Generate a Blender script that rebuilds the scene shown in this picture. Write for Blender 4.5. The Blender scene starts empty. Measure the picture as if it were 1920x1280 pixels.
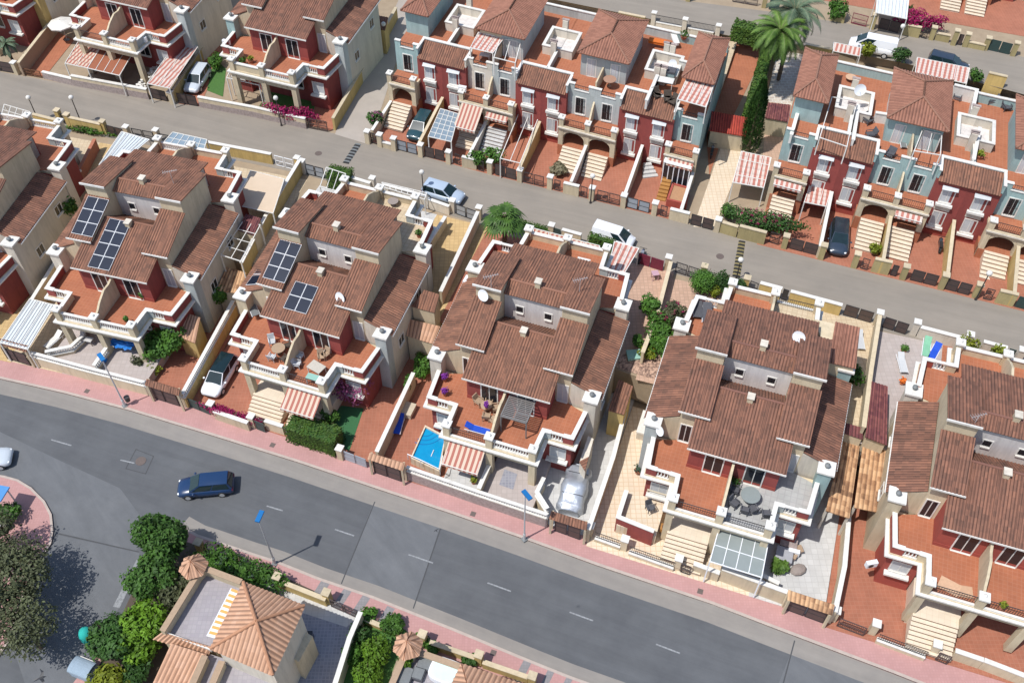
import bpy, math, random
from mathutils import Matrix, Vector
random.seed(7)
S_ = bpy.context.scene
# ------------------------------------------------------------------ camera
W_, H_ = 1920, 1280
FOC = 1849.98; TH = math.radians(40.4232); ROLL = math.radians(-0.1287); CAMZ = 66.0
cd = bpy.data.cameras.new('camera'); cam = bpy.data.objects.new('camera', cd)
S_.collection.objects.link(cam); S_.camera = cam
cd.sensor_width = 36; cd.lens = FOC / W_ * 36; cd.clip_end = 2000; cd.clip_start = 0.5
cam.matrix_world = Matrix.Translation((0, 0, CAMZ)) @ Matrix.Rotation(TH, 4, 'X') @ Matrix.Rotation(-ROLL, 4, 'Z')
# ------------------------------------------------------------------ world and sun
SUN_EL = math.radians(63); SUN_AZ = math.radians(31)       # shadows fall towards SUN_AZ (from +x)
w = bpy.data.worlds.new("World"); S_.world = w; w.use_nodes = True
nt = w.node_tree; bg = nt.nodes['Background']; sky = nt.nodes.new('ShaderNodeTexSky')
sky.sky_type = 'NISHITA'; sky.sun_disc = False; sky.sun_elevation = SUN_EL
sky.sun_rotation = math.radians(90) - (SUN_AZ + math.pi)
nt.links.new(sky.outputs[0], bg.inputs[0]); bg.inputs[1].default_value = 0.15
sl = bpy.data.lights.new('sun', 'SUN'); sl.energy = 4.0; sl.angle = math.radians(0.5); sl.color = (1, .98, .945)
so = bpy.data.objects.new('sun', sl); S_.collection.objects.link(so)
sd = Vector((math.cos(SUN_AZ) * math.cos(SUN_EL), math.sin(SUN_AZ) * math.cos(SUN_EL), -math.sin(SUN_EL)))
so.rotation_euler = sd.to_track_quat('-Z', 'Y').to_euler(); so.location = (0, 0, 80)
vs = S_.view_settings; vs.view_transform = 'Standard'; vs.look = 'None'; vs.exposure = 0.10; vs.gamma = 1
# ------------------------------------------------------------------ helpers
C = S_.collection
def at(px, py, z=0.0):
    "point at height z seen at a pixel of the 1920x1280 survey photograph"
    x = (px - 960) / FOC; y = (640 - py) / FOC; c, s = math.cos(ROLL), math.sin(ROLL)
    x, y = c * x + s * y, -s * x + c * y
    v = (x, y * math.cos(TH) + math.sin(TH), y * math.sin(TH) - math.cos(TH))
    t = (z - CAMZ) / v[2]
    return Vector((v[0] * t, v[1] * t, z))
def sz(x): return 3.0 + max(0.0, x + 3) * 0.034            # the upper street climbs gently to the east
def atu(px, py, h=0.0):
    p = at(px, py, 3 + h)
    for _ in range(4): p = at(px, py, sz(p.x) + h)
    return p
def att(px, py, h=0.0):
    p = at(px, py, 4.3 + h)
    for _ in range(4): p = at(px, py, sz(p.x) + 1.3 + h)
    return p
class MB:
    def __init__(s): s.v = []; s.f = []; s.uv = None
    def add(s, vs_, fs):
        n = len(s.v); s.v += [tuple(q) for q in vs_]; s.f += [tuple(i + n for i in f) for f in fs]; return s
    def box(s, x0, y0, z0, x1, y1, z1):
        s.add([(x0,y0,z0),(x1,y0,z0),(x1,y1,z0),(x0,y1,z0),(x0,y0,z1),(x1,y0,z1),(x1,y1,z1),(x0,y1,z1)],
              [(0,3,2,1),(4,5,6,7),(0,1,5,4),(1,2,6,5),(2,3,7,6),(3,0,4,7)]); return s
    def cbox(s, cx, cy, z0, wx, wy, h): return s.box(cx-wx/2, cy-wy/2, z0, cx+wx/2, cy+wy/2, z0+h)
    def obox(s, cx, cy, z0, wx, wy, h, a):
        c, n = math.cos(a), math.sin(a); P = []
        for z in (z0, z0+h):
            for x, y in ((-1,-1),(1,-1),(1,1),(-1,1)):
                X, Y = x*wx/2, y*wy/2; P.append((cx+c*X-n*Y, cy+n*X+c*Y, z))
        return s.add(P, [(0,3,2,1),(4,5,6,7),(0,1,5,4),(1,2,6,5),(2,3,7,6),(3,0,4,7)])
    def prism(s, poly, z0, z1):
        n = len(poly); g = (lambda q, z: (q[0], q[1], z(q[0], q[1]) if callable(z) else z))
        s.add([g(q, z0) for q in poly] + [g(q, z1) for q in poly],
              [tuple(range(n-1, -1, -1)), tuple(range(n, 2*n))] + [(i, (i+1) % n, n+(i+1) % n, n+i) for i in range(n)]); return s
    def extx(s, prof, x0, x1):
        n = len(prof)
        s.add([(x0, y, z) for y, z in prof] + [(x1, y, z) for y, z in prof],
              [tuple(range(n)), tuple(range(2*n-1, n-1, -1))] + [(i, n+i, n+(i+1) % n, (i+1) % n) for i in range(n)]); return s
    def exty(s, prof, y0, y1):
        n = len(prof)
        s.add([(x, y0, z) for x, z in prof] + [(x, y1, z) for x, z in prof],
              [tuple(range(n)), tuple(range(2*n-1, n-1, -1))] + [(i, n+i, n+(i+1) % n, (i+1) % n) for i in range(n)]); return s
    def quad(s, *p): return s.add(p, [tuple(range(len(p)))])
    def tube(s, p0, p1, r0, r1=None, n=8, cap=True):
        p0, p1 = Vector(p0), Vector(p1); r1 = r0 if r1 is None else r1
        d = (p1-p0).normalized(); a = d.orthogonal().normalized(); b = d.cross(a); P = []
        for p, r in ((p0, r0), (p1, r1)):
            P += [p + (a*math.cos(2*math.pi*i/n) + b*math.sin(2*math.pi*i/n))*r for i in range(n)]
        fs = [(i, (i+1) % n, n+(i+1) % n, n+i) for i in range(n)]
        if cap: fs += [tuple(range(n-1, -1, -1)), tuple(range(n, 2*n))]
        return s.add(P, fs)
    def lathe(s, prof, n=12, c=(0, 0, 0)):
        P = [(c[0]+r*math.cos(2*math.pi*i/n), c[1]+r*math.sin(2*math.pi*i/n), c[2]+z) for r, z in prof for i in range(n)]
        m = len(prof)
        fs = [(k*n+i, k*n+(i+1) % n, (k+1)*n+(i+1) % n, (k+1)*n+i) for k in range(m-1) for i in range(n)]
        fs += [tuple(range(n-1, -1, -1)), tuple(range((m-1)*n, m*n))]
        return s.add(P, fs)
    def ball(s, c, r, n=10, sq=1.0):
        return s.lathe([(r*math.sin(math.pi*k/6), -r*sq*math.cos(math.pi*k/6)) for k in range(1, 6)], n, c)
    def strip(s, pts, th, z0, z1):
        "a mitred wall along a polyline"
        n = len(pts); L = []; R = []
        for i, p in enumerate(pts):
            ds = []
            if i > 0: ds.append((Vector(p[:2])-Vector(pts[i-1][:2])).normalized())
            if i < n-1: ds.append((Vector(pts[i+1][:2])-Vector(p[:2])).normalized())
            d = sum(ds, Vector((0, 0))).normalized(); nn = Vector((-d.y, d.x)); k = th/2/max(.4, nn.dot(Vector((-ds[0].y, ds[0].x))))
            L.append((p[0]+nn.x*k, p[1]+nn.y*k)); R.append((p[0]-nn.x*k, p[1]-nn.y*k))
        zz = lambda z, q: z(q[0], q[1]) if callable(z) else z
        for i in range(n-1):
            q = [L[i], R[i], R[i+1], L[i+1]]
            b = [(x, y, zz(z0, (x, y))) for x, y in q]; t = [(x, y, zz(z1, (x, y))) for x, y in q]
            fs = [(0,1,2,3), (4,7,6,5), (1,5,6,2), (3,7,4,0)]
            if i == 0: fs.append((0,4,5,1))
            if i == n-2: fs.append((2,6,7,3))
            s.add(b+t, fs)
        return s
    def map(s, fn): s.v = [fn(*q) for q in s.v]; return s
    def build(s, name, m, parent=None, smooth=False, loc=None, rz=0):
        me = bpy.data.meshes.new(name); me.from_pydata(s.v, [], s.f); me.materials.append(m)
        if s.uv:
            ul = me.uv_layers.new(name='tiles'); k = 0
            for p in me.polygons:
                for li in p.loop_indices: ul.data[li].uv = s.uv[me.loops[li].vertex_index]
        if smooth:
            for p in me.polygons: p.use_smooth = True
        o = bpy.data.objects.new(name, me); C.objects.link(o)
        if parent: o.parent = parent
        if loc is not None: o.location = loc; o.rotation_euler = (0, 0, rz)
        return o
def tag(o, label=None, cat=None, group=None, kind=None):
    for k, v in (('label', label), ('category', cat), ('group', group), ('kind', kind)):
        if v: o[k] = v
    return o
def thing(name, label, cat, loc=(0,0,0), rz=0, group=None):
    o = bpy.data.objects.new(name, None); C.objects.link(o); o.location = loc; o.rotation_euler = (0, 0, rz)
    o.empty_display_size = .3
    return tag(o, label, cat, group)
def rebase(pts):
    c = sum((Vector((p[0], p[1], 0)) for p in pts), Vector()) / len(pts); return c
# ------------------------------------------------------------------ materials
MT = {}
def nmat(name, col, col2=None, sc=3.0, amt=.5, rough=.85, metal=0, bump=0, detail=6, obj=.06, alpha=None, coords='Object', bsc=None):
    m = bpy.data.materials.new(name); m.use_nodes = True; N = m.node_tree; b = N.nodes['Principled BSDF']
    b.inputs['Roughness'].default_value = rough; b.inputs['Metallic'].default_value = metal
    if col2 is None: col2 = tuple(c*.78 for c in col)
    tc = N.nodes.new('ShaderNodeTexCoord'); nz = N.nodes.new('ShaderNodeTexNoise')
    nz.inputs['Scale'].default_value = sc; nz.inputs['Detail'].default_value = detail; nz.inputs['Roughness'].default_value = .65
    N.links.new(tc.outputs[coords], nz.inputs['Vector'])
    r = N.nodes.new('ShaderNodeValToRGB'); r.color_ramp.elements[0].position = .5-amt/2; r.color_ramp.elements[1].position = .5+amt/2
    r.color_ramp.elements[0].color = (*col2, 1); r.color_ramp.elements[1].color = (*col, 1)
    N.links.new(nz.outputs['Fac'], r.inputs['Fac']); out = r.outputs['Color']
    if obj:
        oi = N.nodes.new('ShaderNodeObjectInfo'); h = N.nodes.new('ShaderNodeHueSaturation')
        mr = N.nodes.new('ShaderNodeMapRange'); mr.inputs['To Min'].default_value = 1-obj*2; mr.inputs['To Max'].default_value = 1+obj
        N.links.new(oi.outputs['Random'], mr.inputs['Value']); N.links.new(mr.outputs['Result'], h.inputs['Value'])
        N.links.new(out, h.inputs['Color']); out = h.outputs['Color']
    N.links.new(out, b.inputs['Base Color'])
    if bump:
        n2 = N.nodes.new('ShaderNodeTexNoise'); n2.inputs['Scale'].default_value = bsc or sc*8; n2.inputs['Detail'].default_value = 4
        N.links.new(tc.outputs[coords], n2.inputs['Vector'])
        bp = N.nodes.new('ShaderNodeBump'); bp.inputs['Strength'].default_value = bump; bp.inputs['Distance'].default_value = .05
        N.links.new(n2.outputs['Fac'], bp.inputs['Height']); N.links.new(bp.outputs['Normal'], b.inputs['Normal'])
    MT[name] = m; return m
def streak(name, ang, lo=.86, hi=1.1, sc=(.05, .9)):
    "tyre-polished and patched streaks along a carriageway"
    m = MT[name]; N = m.node_tree; b = N.nodes['Principled BSDF']; src = b.inputs['Base Color'].links[0].from_socket
    tc = N.nodes.new('ShaderNodeTexCoord'); mp = N.nodes.new('ShaderNodeMapping'); mp.vector_type = 'TEXTURE'; mp.inputs['Rotation'].default_value[2] = ang; mp.inputs['Scale'].default_value = (1/sc[0], 1/sc[1], 1)
    nz = N.nodes.new('ShaderNodeTexNoise'); nz.inputs['Scale'].default_value = 1; nz.inputs['Detail'].default_value = 9; nz.inputs['Roughness'].default_value = .72; nz.inputs['Distortion'].default_value = .4
    N.links.new(tc.outputs['Object'], mp.inputs['Vector']); N.links.new(mp.outputs['Vector'], nz.inputs['Vector'])
    mr = N.nodes.new('ShaderNodeMapRange'); mr.inputs['From Min'].default_value = .3; mr.inputs['From Max'].default_value = .7; mr.inputs['To Min'].default_value = lo; mr.inputs['To Max'].default_value = hi
    N.links.new(nz.outputs['Fac'], mr.inputs['Value']); h = N.nodes.new('ShaderNodeHueSaturation'); N.links.new(mr.outputs['Result'], h.inputs['Value']); N.links.new(src, h.inputs['Color']); N.links.new(h.outputs['Color'], b.inputs['Base Color'])
def pave(name, c1, c2, mortar, w=.33, h=.33, msize=.02, stain=.25, off=0.0, rough=.8, rot=0.0, blotch=.7, blotch_col=None):
    m = bpy.data.materials.new(name); m.use_nodes = True; N = m.node_tree; b = N.nodes['Principled BSDF']; b.inputs['Roughness'].default_value = rough
    tc = N.nodes.new('ShaderNodeTexCoord'); mp = N.nodes.new('ShaderNodeMapping'); mp.inputs['Rotation'].default_value[2] = rot
    br = N.nodes.new('ShaderNodeTexBrick'); br.offset = off; br.inputs['Scale'].default_value = 1
    br.inputs['Brick Width'].default_value = w; br.inputs['Row Height'].default_value = h; br.inputs['Mortar Size'].default_value = msize
    br.inputs['Color1'].default_value = (*c1, 1); br.inputs['Color2'].default_value = (*c2, 1); br.inputs['Mortar'].default_value = (*mortar, 1)
    N.links.new(tc.outputs['Object'], mp.inputs['Vector']); N.links.new(mp.outputs['Vector'], br.inputs['Vector'])
    nz = N.nodes.new('ShaderNodeTexNoise'); nz.inputs['Scale'].default_value = blotch; nz.inputs['Detail'].default_value = 8; nz.inputs['Roughness'].default_value = .7
    N.links.new(tc.outputs['Object'], nz.inputs['Vector'])
    r = N.nodes.new('ShaderNodeValToRGB'); r.color_ramp.elements[0].position = .3; r.color_ramp.elements[1].position = .65
    k = 1-stain; bc = blotch_col or (k, k, k); r.color_ramp.elements[0].color = (*bc, 1); r.color_ramp.elements[1].color = (1, 1, 1, 1)
    N.links.new(nz.outputs['Fac'], r.inputs['Fac'])
    mx = N.nodes.new('ShaderNodeMix'); mx.data_type = 'RGBA'; mx.blend_type = 'MULTIPLY'; mx.inputs['Factor'].default_value = 1
    N.links.new(br.outputs['Color'], mx.inputs['A']); N.links.new(r.outputs['Color'], mx.inputs['B']); N.links.new(mx.outputs['Result'], b.inputs['Base Color'])
    MT[name] = m; return m
def tiles(name, cols, pitch=.24, row=.42):
    m = bpy.data.materials.new(name); m.use_nodes = True; N = m.node_tree; b = N.nodes['Principled BSDF']; b.inputs['Roughness'].default_value = .85
    uv = N.nodes.new('ShaderNodeUVMap'); uv.uv_map = 'tiles'; sp = N.nodes.new('ShaderNodeSeparateXYZ'); N.links.new(uv.outputs[0], sp.inputs[0])
    def mth(op, a, bb=None):
        n = N.nodes.new('ShaderNodeMath'); n.operation = op
        for i, q in enumerate((a, bb)):
            if q is None: continue
            if isinstance(q, (int, float)): n.inputs[i].default_value = q
            else: N.links.new(q, n.inputs[i])
        return n.outputs[0]
    cu = mth('FLOOR', mth('DIVIDE', sp.outputs[0], pitch)); cv = mth('FLOOR', mth('DIVIDE', sp.outputs[1], row))
    cb = N.nodes.new('ShaderNodeCombineXYZ'); N.links.new(cu, cb.inputs[0]); N.links.new(cv, cb.inputs[1])
    oi = N.nodes.new('ShaderNodeObjectInfo'); N.links.new(oi.outputs['Random'], cb.inputs[2])
    wn = N.nodes.new('ShaderNodeTexWhiteNoise'); N.links.new(cb.outputs[0], wn.inputs['Vector'])
    nz = N.nodes.new('ShaderNodeTexNoise'); nz.inputs['Scale'].default_value = .8; nz.inputs['Detail'].default_value = 9; nz.inputs['Roughness'].default_value = .7
    tc = N.nodes.new('ShaderNodeTexCoord'); N.links.new(tc.outputs['Object'], nz.inputs['Vector'])
    f = mth('ADD', mth('MULTIPLY', wn.outputs['Value'], .42), mth('MULTIPLY', mth('SUBTRACT', nz.outputs['Fac'], .15), .85))
    r = N.nodes.new('ShaderNodeValToRGB'); e = r.color_ramp.elements
    e[0].position = .1; e[0].color = (*cols[0], 1); e[1].position = .9; e[1].color = (*cols[-1], 1)
    for i, c in enumerate(cols[1:-1]):
        q = e.new(.1+.8*(i+1)/(len(cols)-1)); q.color = (*c, 1)
    N.links.new(f, r.inputs['Fac'])
    # darker tint along the channels between the cover tiles
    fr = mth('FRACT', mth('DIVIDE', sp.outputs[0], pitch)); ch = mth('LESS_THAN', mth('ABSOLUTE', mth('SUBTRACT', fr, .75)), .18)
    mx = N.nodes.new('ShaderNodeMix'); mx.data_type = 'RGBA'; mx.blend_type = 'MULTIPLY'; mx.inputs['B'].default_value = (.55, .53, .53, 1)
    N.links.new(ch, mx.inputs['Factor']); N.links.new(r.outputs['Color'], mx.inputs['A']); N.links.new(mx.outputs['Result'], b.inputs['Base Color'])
    MT[name] = m; return m
nmat('cream', (.62, .52, .36), (.55, .45, .30), 1.2, bump=.1)
nmat('pale', (.66, .60, .50), (.60, .54, .45), 1.2, bump=.1)
nmat('yellow', (.60, .44, .17), (.50, .36, .14), 1.2, bump=.1)
nmat('olive', (.44, .36, .17), (.38, .31, .15), 1.5, bump=.1)
nmat('red', (.30, .062, .05), (.25, .052, .045), 1.5, bump=.08)
nmat('redb', (.36, .075, .05), (.30, .06, .045), 1.5, bump=.08)
nmat('teal', (.35, .48, .46), (.30, .42, .41), 1.5, bump=.08)
nmat('greyg', (.47, .50, .48), (.42, .45, .43), 1.5, bump=.08)
nmat('pinkw', (.68, .64, .61), (.62, .58, .55), 1.0, bump=.08)
nmat('white', (.76, .735, .68), (.68, .655, .60), 2.5, rough=.6, obj=.03)
nmat('whitem', (.82, .83, .84), (.74, .75, .76), 1.5, rough=.4, obj=.0)
nmat('stone', (.42, .34, .31), (.30, .24, .22), 5, amt=.2, bump=.2)
nmat('dark', (.03, .03, .035), (.02, .02, .02), 4, rough=.5)
nmat('iron', (.05, .045, .045), (.035, .03, .03), 4, rough=.5)
nmat('gatebrown', (.09, .06, .055), (.07, .05, .045), 4, rough=.5)
nmat('gategreen', (.035, .07, .065), (.03, .055, .05), 3, rough=.5)
nmat('gategrey', (.33, .36, .39), (.29, .31, .34), 3, rough=.5)
nmat('winered', (.20, .02, .05), (.15, .02, .04), 3, rough=.6)
nmat('wood', (.20, .09, .04), (.13, .06, .03), 6, rough=.6)
nmat('honey', (.45, .22, .06), (.32, .15, .04), 6, rough=.6)
nmat('steel', (.45, .45, .45), (.35, .35, .36), 5, rough=.35, metal=.8)
nmat('capgrey', (.20, .21, .21), (.15, .16, .16), 5, rough=.6)
nmat('asphalt', (.118, .122, .127), (.084, .087, .093), .35, amt=.45, rough=.9, bump=.15, bsc=40, obj=0, detail=12)
nmat('asphalt_old', (.275, .238, .195), (.225, .198, .165), .3, amt=.5, rough=.9, bump=.15, bsc=40, obj=0, detail=12)
nmat('asphalt_pale', (.150, .154, .159), (.112, .117, .124), .4, amt=.5, rough=.9, bump=.15, bsc=40, obj=0, detail=12)
nmat('gutter', (.27, .245, .215), (.225, .205, .185), .8, rough=.9, obj=0, detail=10)
streak('asphalt', -.36); streak('asphalt_old', -.36, .88, 1.09); streak('asphalt_pale', -.9, .84, 1.12, (.15, .7)); streak('gutter', -.36, .88, 1.08)
nmat('crack', (.075, .077, .08), (.06, .06, .062), 3, rough=.9, obj=0)
nmat('roadpaint', (.31, .32, .325), (.17, .175, .18), 6, amt=.3, rough=.8, obj=0)
nmat('kerb', (.48, .40, .34), (.38, .31, .27), 2, rough=.85, obj=0)
nmat('covermetal', (.15, .11, .095), (.10, .08, .07), 6, rough=.7, obj=0)
nmat('sheetmetal', (.70, .75, .76), (.62, .67, .68), 1.2, rough=.45)
nmat('terracloth', (.34, .12, .06), (.30, .10, .05), 2)
nmat('sail', (.66, .52, .38), (.60, .47, .34), 1.0)
nmat('earth', (.36, .28, .19), (.28, .21, .14), 1, bump=.2, obj=0)
nmat('darksoil', (.10, .075, .05), (.07, .05, .035), 2, bump=.2, obj=0)
nmat('alley', (.40, .35, .30), (.33, .29, .25), .6, rough=.9, obj=0, detail=10)
nmat('turf', (.035, .14, .05), (.03, .11, .04), 20, bump=.3, obj=0)
nmat('lawn', (.07, .17, .03), (.045, .12, .025), 10, bump=.4, obj=0)
nmat('pebble', (.55, .36, .26), (.16, .10, .08), 5, amt=.15, bump=.5, obj=0)
nmat('water', (.006, .29, .53), (.006, .23, .47), 1.2, rough=.08, obj=0)
nmat('poolstep', (.01, .16, .38), (.01, .13, .33), 2, rough=.2, obj=0)
nmat('glassdark', (.012, .014, .018), (.02, .022, .028), 2, rough=.12)
nmat('carglass', (.008, .02, .025), (.012, .03, .035), 2, rough=.05)
nmat('shutter', (.55, .56, .56), (.48, .49, .50), 3, rough=.6)
nmat('frostglass', (.29, .32, .31), (.25, .28, .27), 1.2, rough=.25)
nmat('poly', (.26, .33, .38), (.20, .26, .31), 1.2, rough=.3)
nmat('panel', (.008, .014, .032), (.006, .011, .025), 2, rough=.3)
nmat('alu', (.6, .6, .6), (.55, .55, .55), 4, rough=.4, metal=.3)
nmat('rubber', (.02, .02, .02), (.03, .03, .03), 5, rough=.9)
nmat('rubber_yellow', (.26, .21, .09), (.20, .16, .07), 5, rough=.8)
nmat('bluecloth', (.01, .08, .55), (.01, .06, .42), 4, rough=.8)
nmat('bluelamp', (.01, .16, .42), (.01, .13, .35), 4, rough=.4)
nmat('tarp', (.02, .22, .62), (.02, .15, .5), 6, rough=.5, bump=.5, bsc=5)
nmat('greencloth', (.25, .55, .35), (.2, .45, .28), 4)
nmat('mint', (.30, .52, .44), (.26, .46, .38), 4)
nmat('orange', (.75, .18, .02), (.6, .14, .02), 4)
nmat('greycloth', (.10, .10, .11), (.07, .07, .08), 4)
nmat('beigecloth', (.55, .48, .36), (.45, .38, .28), 4)
nmat('rattan', (.10, .075, .055), (.06, .045, .035), 8)
nmat('tan', (.42, .30, .20), (.33, .23, .15), 8)
nmat('silver', (.52, .56, .62), (.44, .47, .52), 3, rough=.33, metal=.4, bump=.5, bsc=2.2)
nmat('redroof', (.40, .05, .03), (.33, .04, .025), 3, rough=.7)
nmat('clay', (.42, .16, .09), (.33, .12, .07), 4)
nmat('trunk', (.16, .11, .07), (.09, .06, .04), 8, bump=.4)
nmat('purple', (.22, .03, .30), (.15, .02, .22), 9)
nmat('pink', (.55, .35, .40), (.45, .28, .33), 9)
def grime(name, lo=.8):
    "rain streaks and dust that run down the plaster"
    m = MT[name]; N = m.node_tree; b = N.nodes['Principled BSDF']; src = b.inputs['Base Color'].links[0].from_socket
    tc = N.nodes.new('ShaderNodeTexCoord'); mp = N.nodes.new('ShaderNodeMapping'); mp.inputs['Scale'].default_value = (2.6, 2.6, .35)
    nz = N.nodes.new('ShaderNodeTexNoise'); nz.inputs['Scale'].default_value = 1; nz.inputs['Detail'].default_value = 7; nz.inputs['Roughness'].default_value = .7
    N.links.new(tc.outputs['Object'], mp.inputs['Vector']); N.links.new(mp.outputs['Vector'], nz.inputs['Vector'])
    mr = N.nodes.new('ShaderNodeMapRange'); mr.inputs['From Min'].default_value = .32; mr.inputs['From Max'].default_value = .55; mr.inputs['To Min'].default_value = lo; mr.inputs['To Max'].default_value = 1.0
    N.links.new(nz.outputs['Fac'], mr.inputs['Value']); h = N.nodes.new('ShaderNodeHueSaturation'); N.links.new(mr.outputs['Result'], h.inputs['Value']); N.links.new(src, h.inputs['Color']); N.links.new(h.outputs['Color'], b.inputs['Base Color'])
for n_ in ('cream', 'pale', 'yellow', 'olive', 'red', 'teal', 'greyg', 'pinkw'): grime(n_)
grime('white', .84)
pave('terracotta', (.41, .145, .07), (.37, .125, .06), (.42, .17, .095), .3, .3, .02, .2)
pave('terracotta2', (.39, .145, .085), (.355, .13, .075), (.40, .17, .105), .3, .3, .02, .22)
pave('tilepink', (.55, .36, .26), (.48, .31, .22), (.42, .28, .20), .35, .35, .03, .15)
pave('tilebeige', (.62, .50, .34), (.56, .45, .30), (.50, .38, .25), .4, .4, .03, .2)
pave('tilecream', (.72, .60, .45), (.66, .55, .41), (.60, .45, .30), .4, .4, .03, .12)
pave('tileyellow', (.60, .42, .20), (.53, .37, .17), (.48, .32, .15), .4, .4, .03, .2)
pave('tilegrey', (.44, .43, .41), (.39, .39, .37), (.36, .35, .34), .45, .45, .03, .2)
pave('tilelight', (.56, .55, .53), (.50, .49, .47), (.45, .44, .42), .45, .45, .02, .15)
pave('tilerose', (.46, .40, .37), (.42, .36, .33), (.38, .33, .30), .4, .4, .02, .12)
pave('tilecheck', (.30, .30, .34), (.24, .24, .28), (.33, .33, .36), .25, .25, .03, .15)
pave('pavement_pink', (.49, .27, .25), (.455, .245, .225), (.44, .24, .22), .2, .2, .02, .14, blotch=.35)
pave('pavement_grey', (.27, .25, .25), (.23, .22, .22), (.22, .21, .21), .2, .2, .02, .15)
pave('stair', (.72, .61, .47), (.68, .575, .44), (.6, .50, .37), .4, .4, .01, .1)
pave('crazy', (.50, .42, .36), (.60, .52, .42), (.66, .62, .55), .6, .45, .05, .25, off=.5)
tiles('roof', [(.13,.068,.045), (.20,.095,.06), (.26,.12,.073), (.33,.15,.09)], .21)
tiles('roof_dark', [(.11,.058,.04), (.18,.085,.056), (.24,.11,.07), (.30,.135,.083)], .21)
tiles('roof_brown', [(.22,.10,.066), (.27,.12,.078), (.32,.145,.095), (.37,.17,.11)])
tiles('roof_orange', [(.45,.25,.15), (.51,.29,.18), (.56,.33,.21), (.61,.37,.25)], .3, .45)
tiles('roof_old', [(.05,.03,.022), (.38,.20,.10), (.60,.36,.19), (.68,.46,.27)], .3, .42)
tiles('roof_plum', [(.08,.025,.03), (.14,.04,.045), (.20,.065,.06), (.26,.09,.08)], .2, .3)
tiles('redroof_t', [(.25,.03,.02),(.36,.045,.03),(.42,.06,.035),(.48,.08,.05)])
def stripes(name, c1, c2, w=.32, axis=0):
    m = bpy.data.materials.new(name); m.use_nodes = True; N = m.node_tree; b = N.nodes['Principled BSDF']; b.inputs['Roughness'].default_value = .8
    tc = N.nodes.new('ShaderNodeTexCoord'); sp = N.nodes.new('ShaderNodeSeparateXYZ'); N.links.new(tc.outputs['Object'], sp.inputs[0])
    d = N.nodes.new('ShaderNodeMath'); d.operation = 'DIVIDE'; d.inputs[1].default_value = w; N.links.new(sp.outputs[axis], d.inputs[0])
    f = N.nodes.new('ShaderNodeMath'); f.operation = 'FRACT'; N.links.new(d.outputs[0], f.inputs[0])
    l = N.nodes.new('ShaderNodeMath'); l.operation = 'GREATER_THAN'; l.inputs[1].default_value = .5; N.links.new(f.outputs[0], l.inputs[0])
    mx = N.nodes.new('ShaderNodeMix'); mx.data_type = 'RGBA'; mx.inputs['A'].default_value = (*c1, 1); mx.inputs['B'].default_value = (*c2, 1)
    N.links.new(l.outputs[0], mx.inputs['Factor']); N.links.new(mx.outputs['Result'], b.inputs['Base Color']); MT[name] = m
stripes('awn', (.56, .44, .34), (.36, .125, .09), .42)
stripes('awnpink', (.58, .48, .42), (.42, .16, .12), .46)
stripes('awnyellow', (.78, .70, .60), (.72, .38, .10), .5, 1)
stripes('awnterra', (.40, .12, .06), (.36, .10, .05), .3)
def leafmat(name, dark, mid, light):
    m = nmat(name, mid, dark, 1.1, amt=.3, rough=.6, obj=.08, detail=3)
    N = m.node_tree; r = [n for n in N.nodes if n.type == 'VALTORGB'][0]; e = r.color_ramp.elements.new(.8); e.color = (*light, 1)
    b = N.nodes['Principled BSDF']; b.inputs['Specular IOR Level'].default_value = .25
    return m
leafmat('leaf', (.035, .085, .014), (.08, .19, .022), (.17, .31, .04))
leafmat('leafdark', (.025, .06, .014), (.05, .12, .02), (.10, .19, .035))
leafmat('leafolive', (.055, .062, .03), (.105, .12, .055), (.19, .205, .11))
leafmat('leaflime', (.05, .10, .008), (.12, .24, .015), (.27, .40, .03))
leafmat('leafyellow', (.10, .13, .01), (.24, .27, .02), (.42, .42, .05))
leafmat('leafblue', (.04, .07, .045), (.09, .14, .09), (.18, .24, .16))
leafmat('bougain', (.20, .006, .05), (.36, .012, .11), (.50, .05, .20))
leafmat('bougainpink', (.22, .05, .12), (.42, .12, .26), (.60, .24, .42))
leafmat('drygrass', (.14, .12, .07), (.25, .22, .13), (.36, .32, .22))
leafmat('palmleaf', (.05, .10, .02), (.12, .21, .035), (.24, .33, .08))
leafmat('fanleaf', (.04, .09, .018), (.085, .17, .028), (.18, .28, .05))
leafmat('palmgrey', (.09, .14, .08), (.18, .25, .15), (.32, .40, .26))
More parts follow.
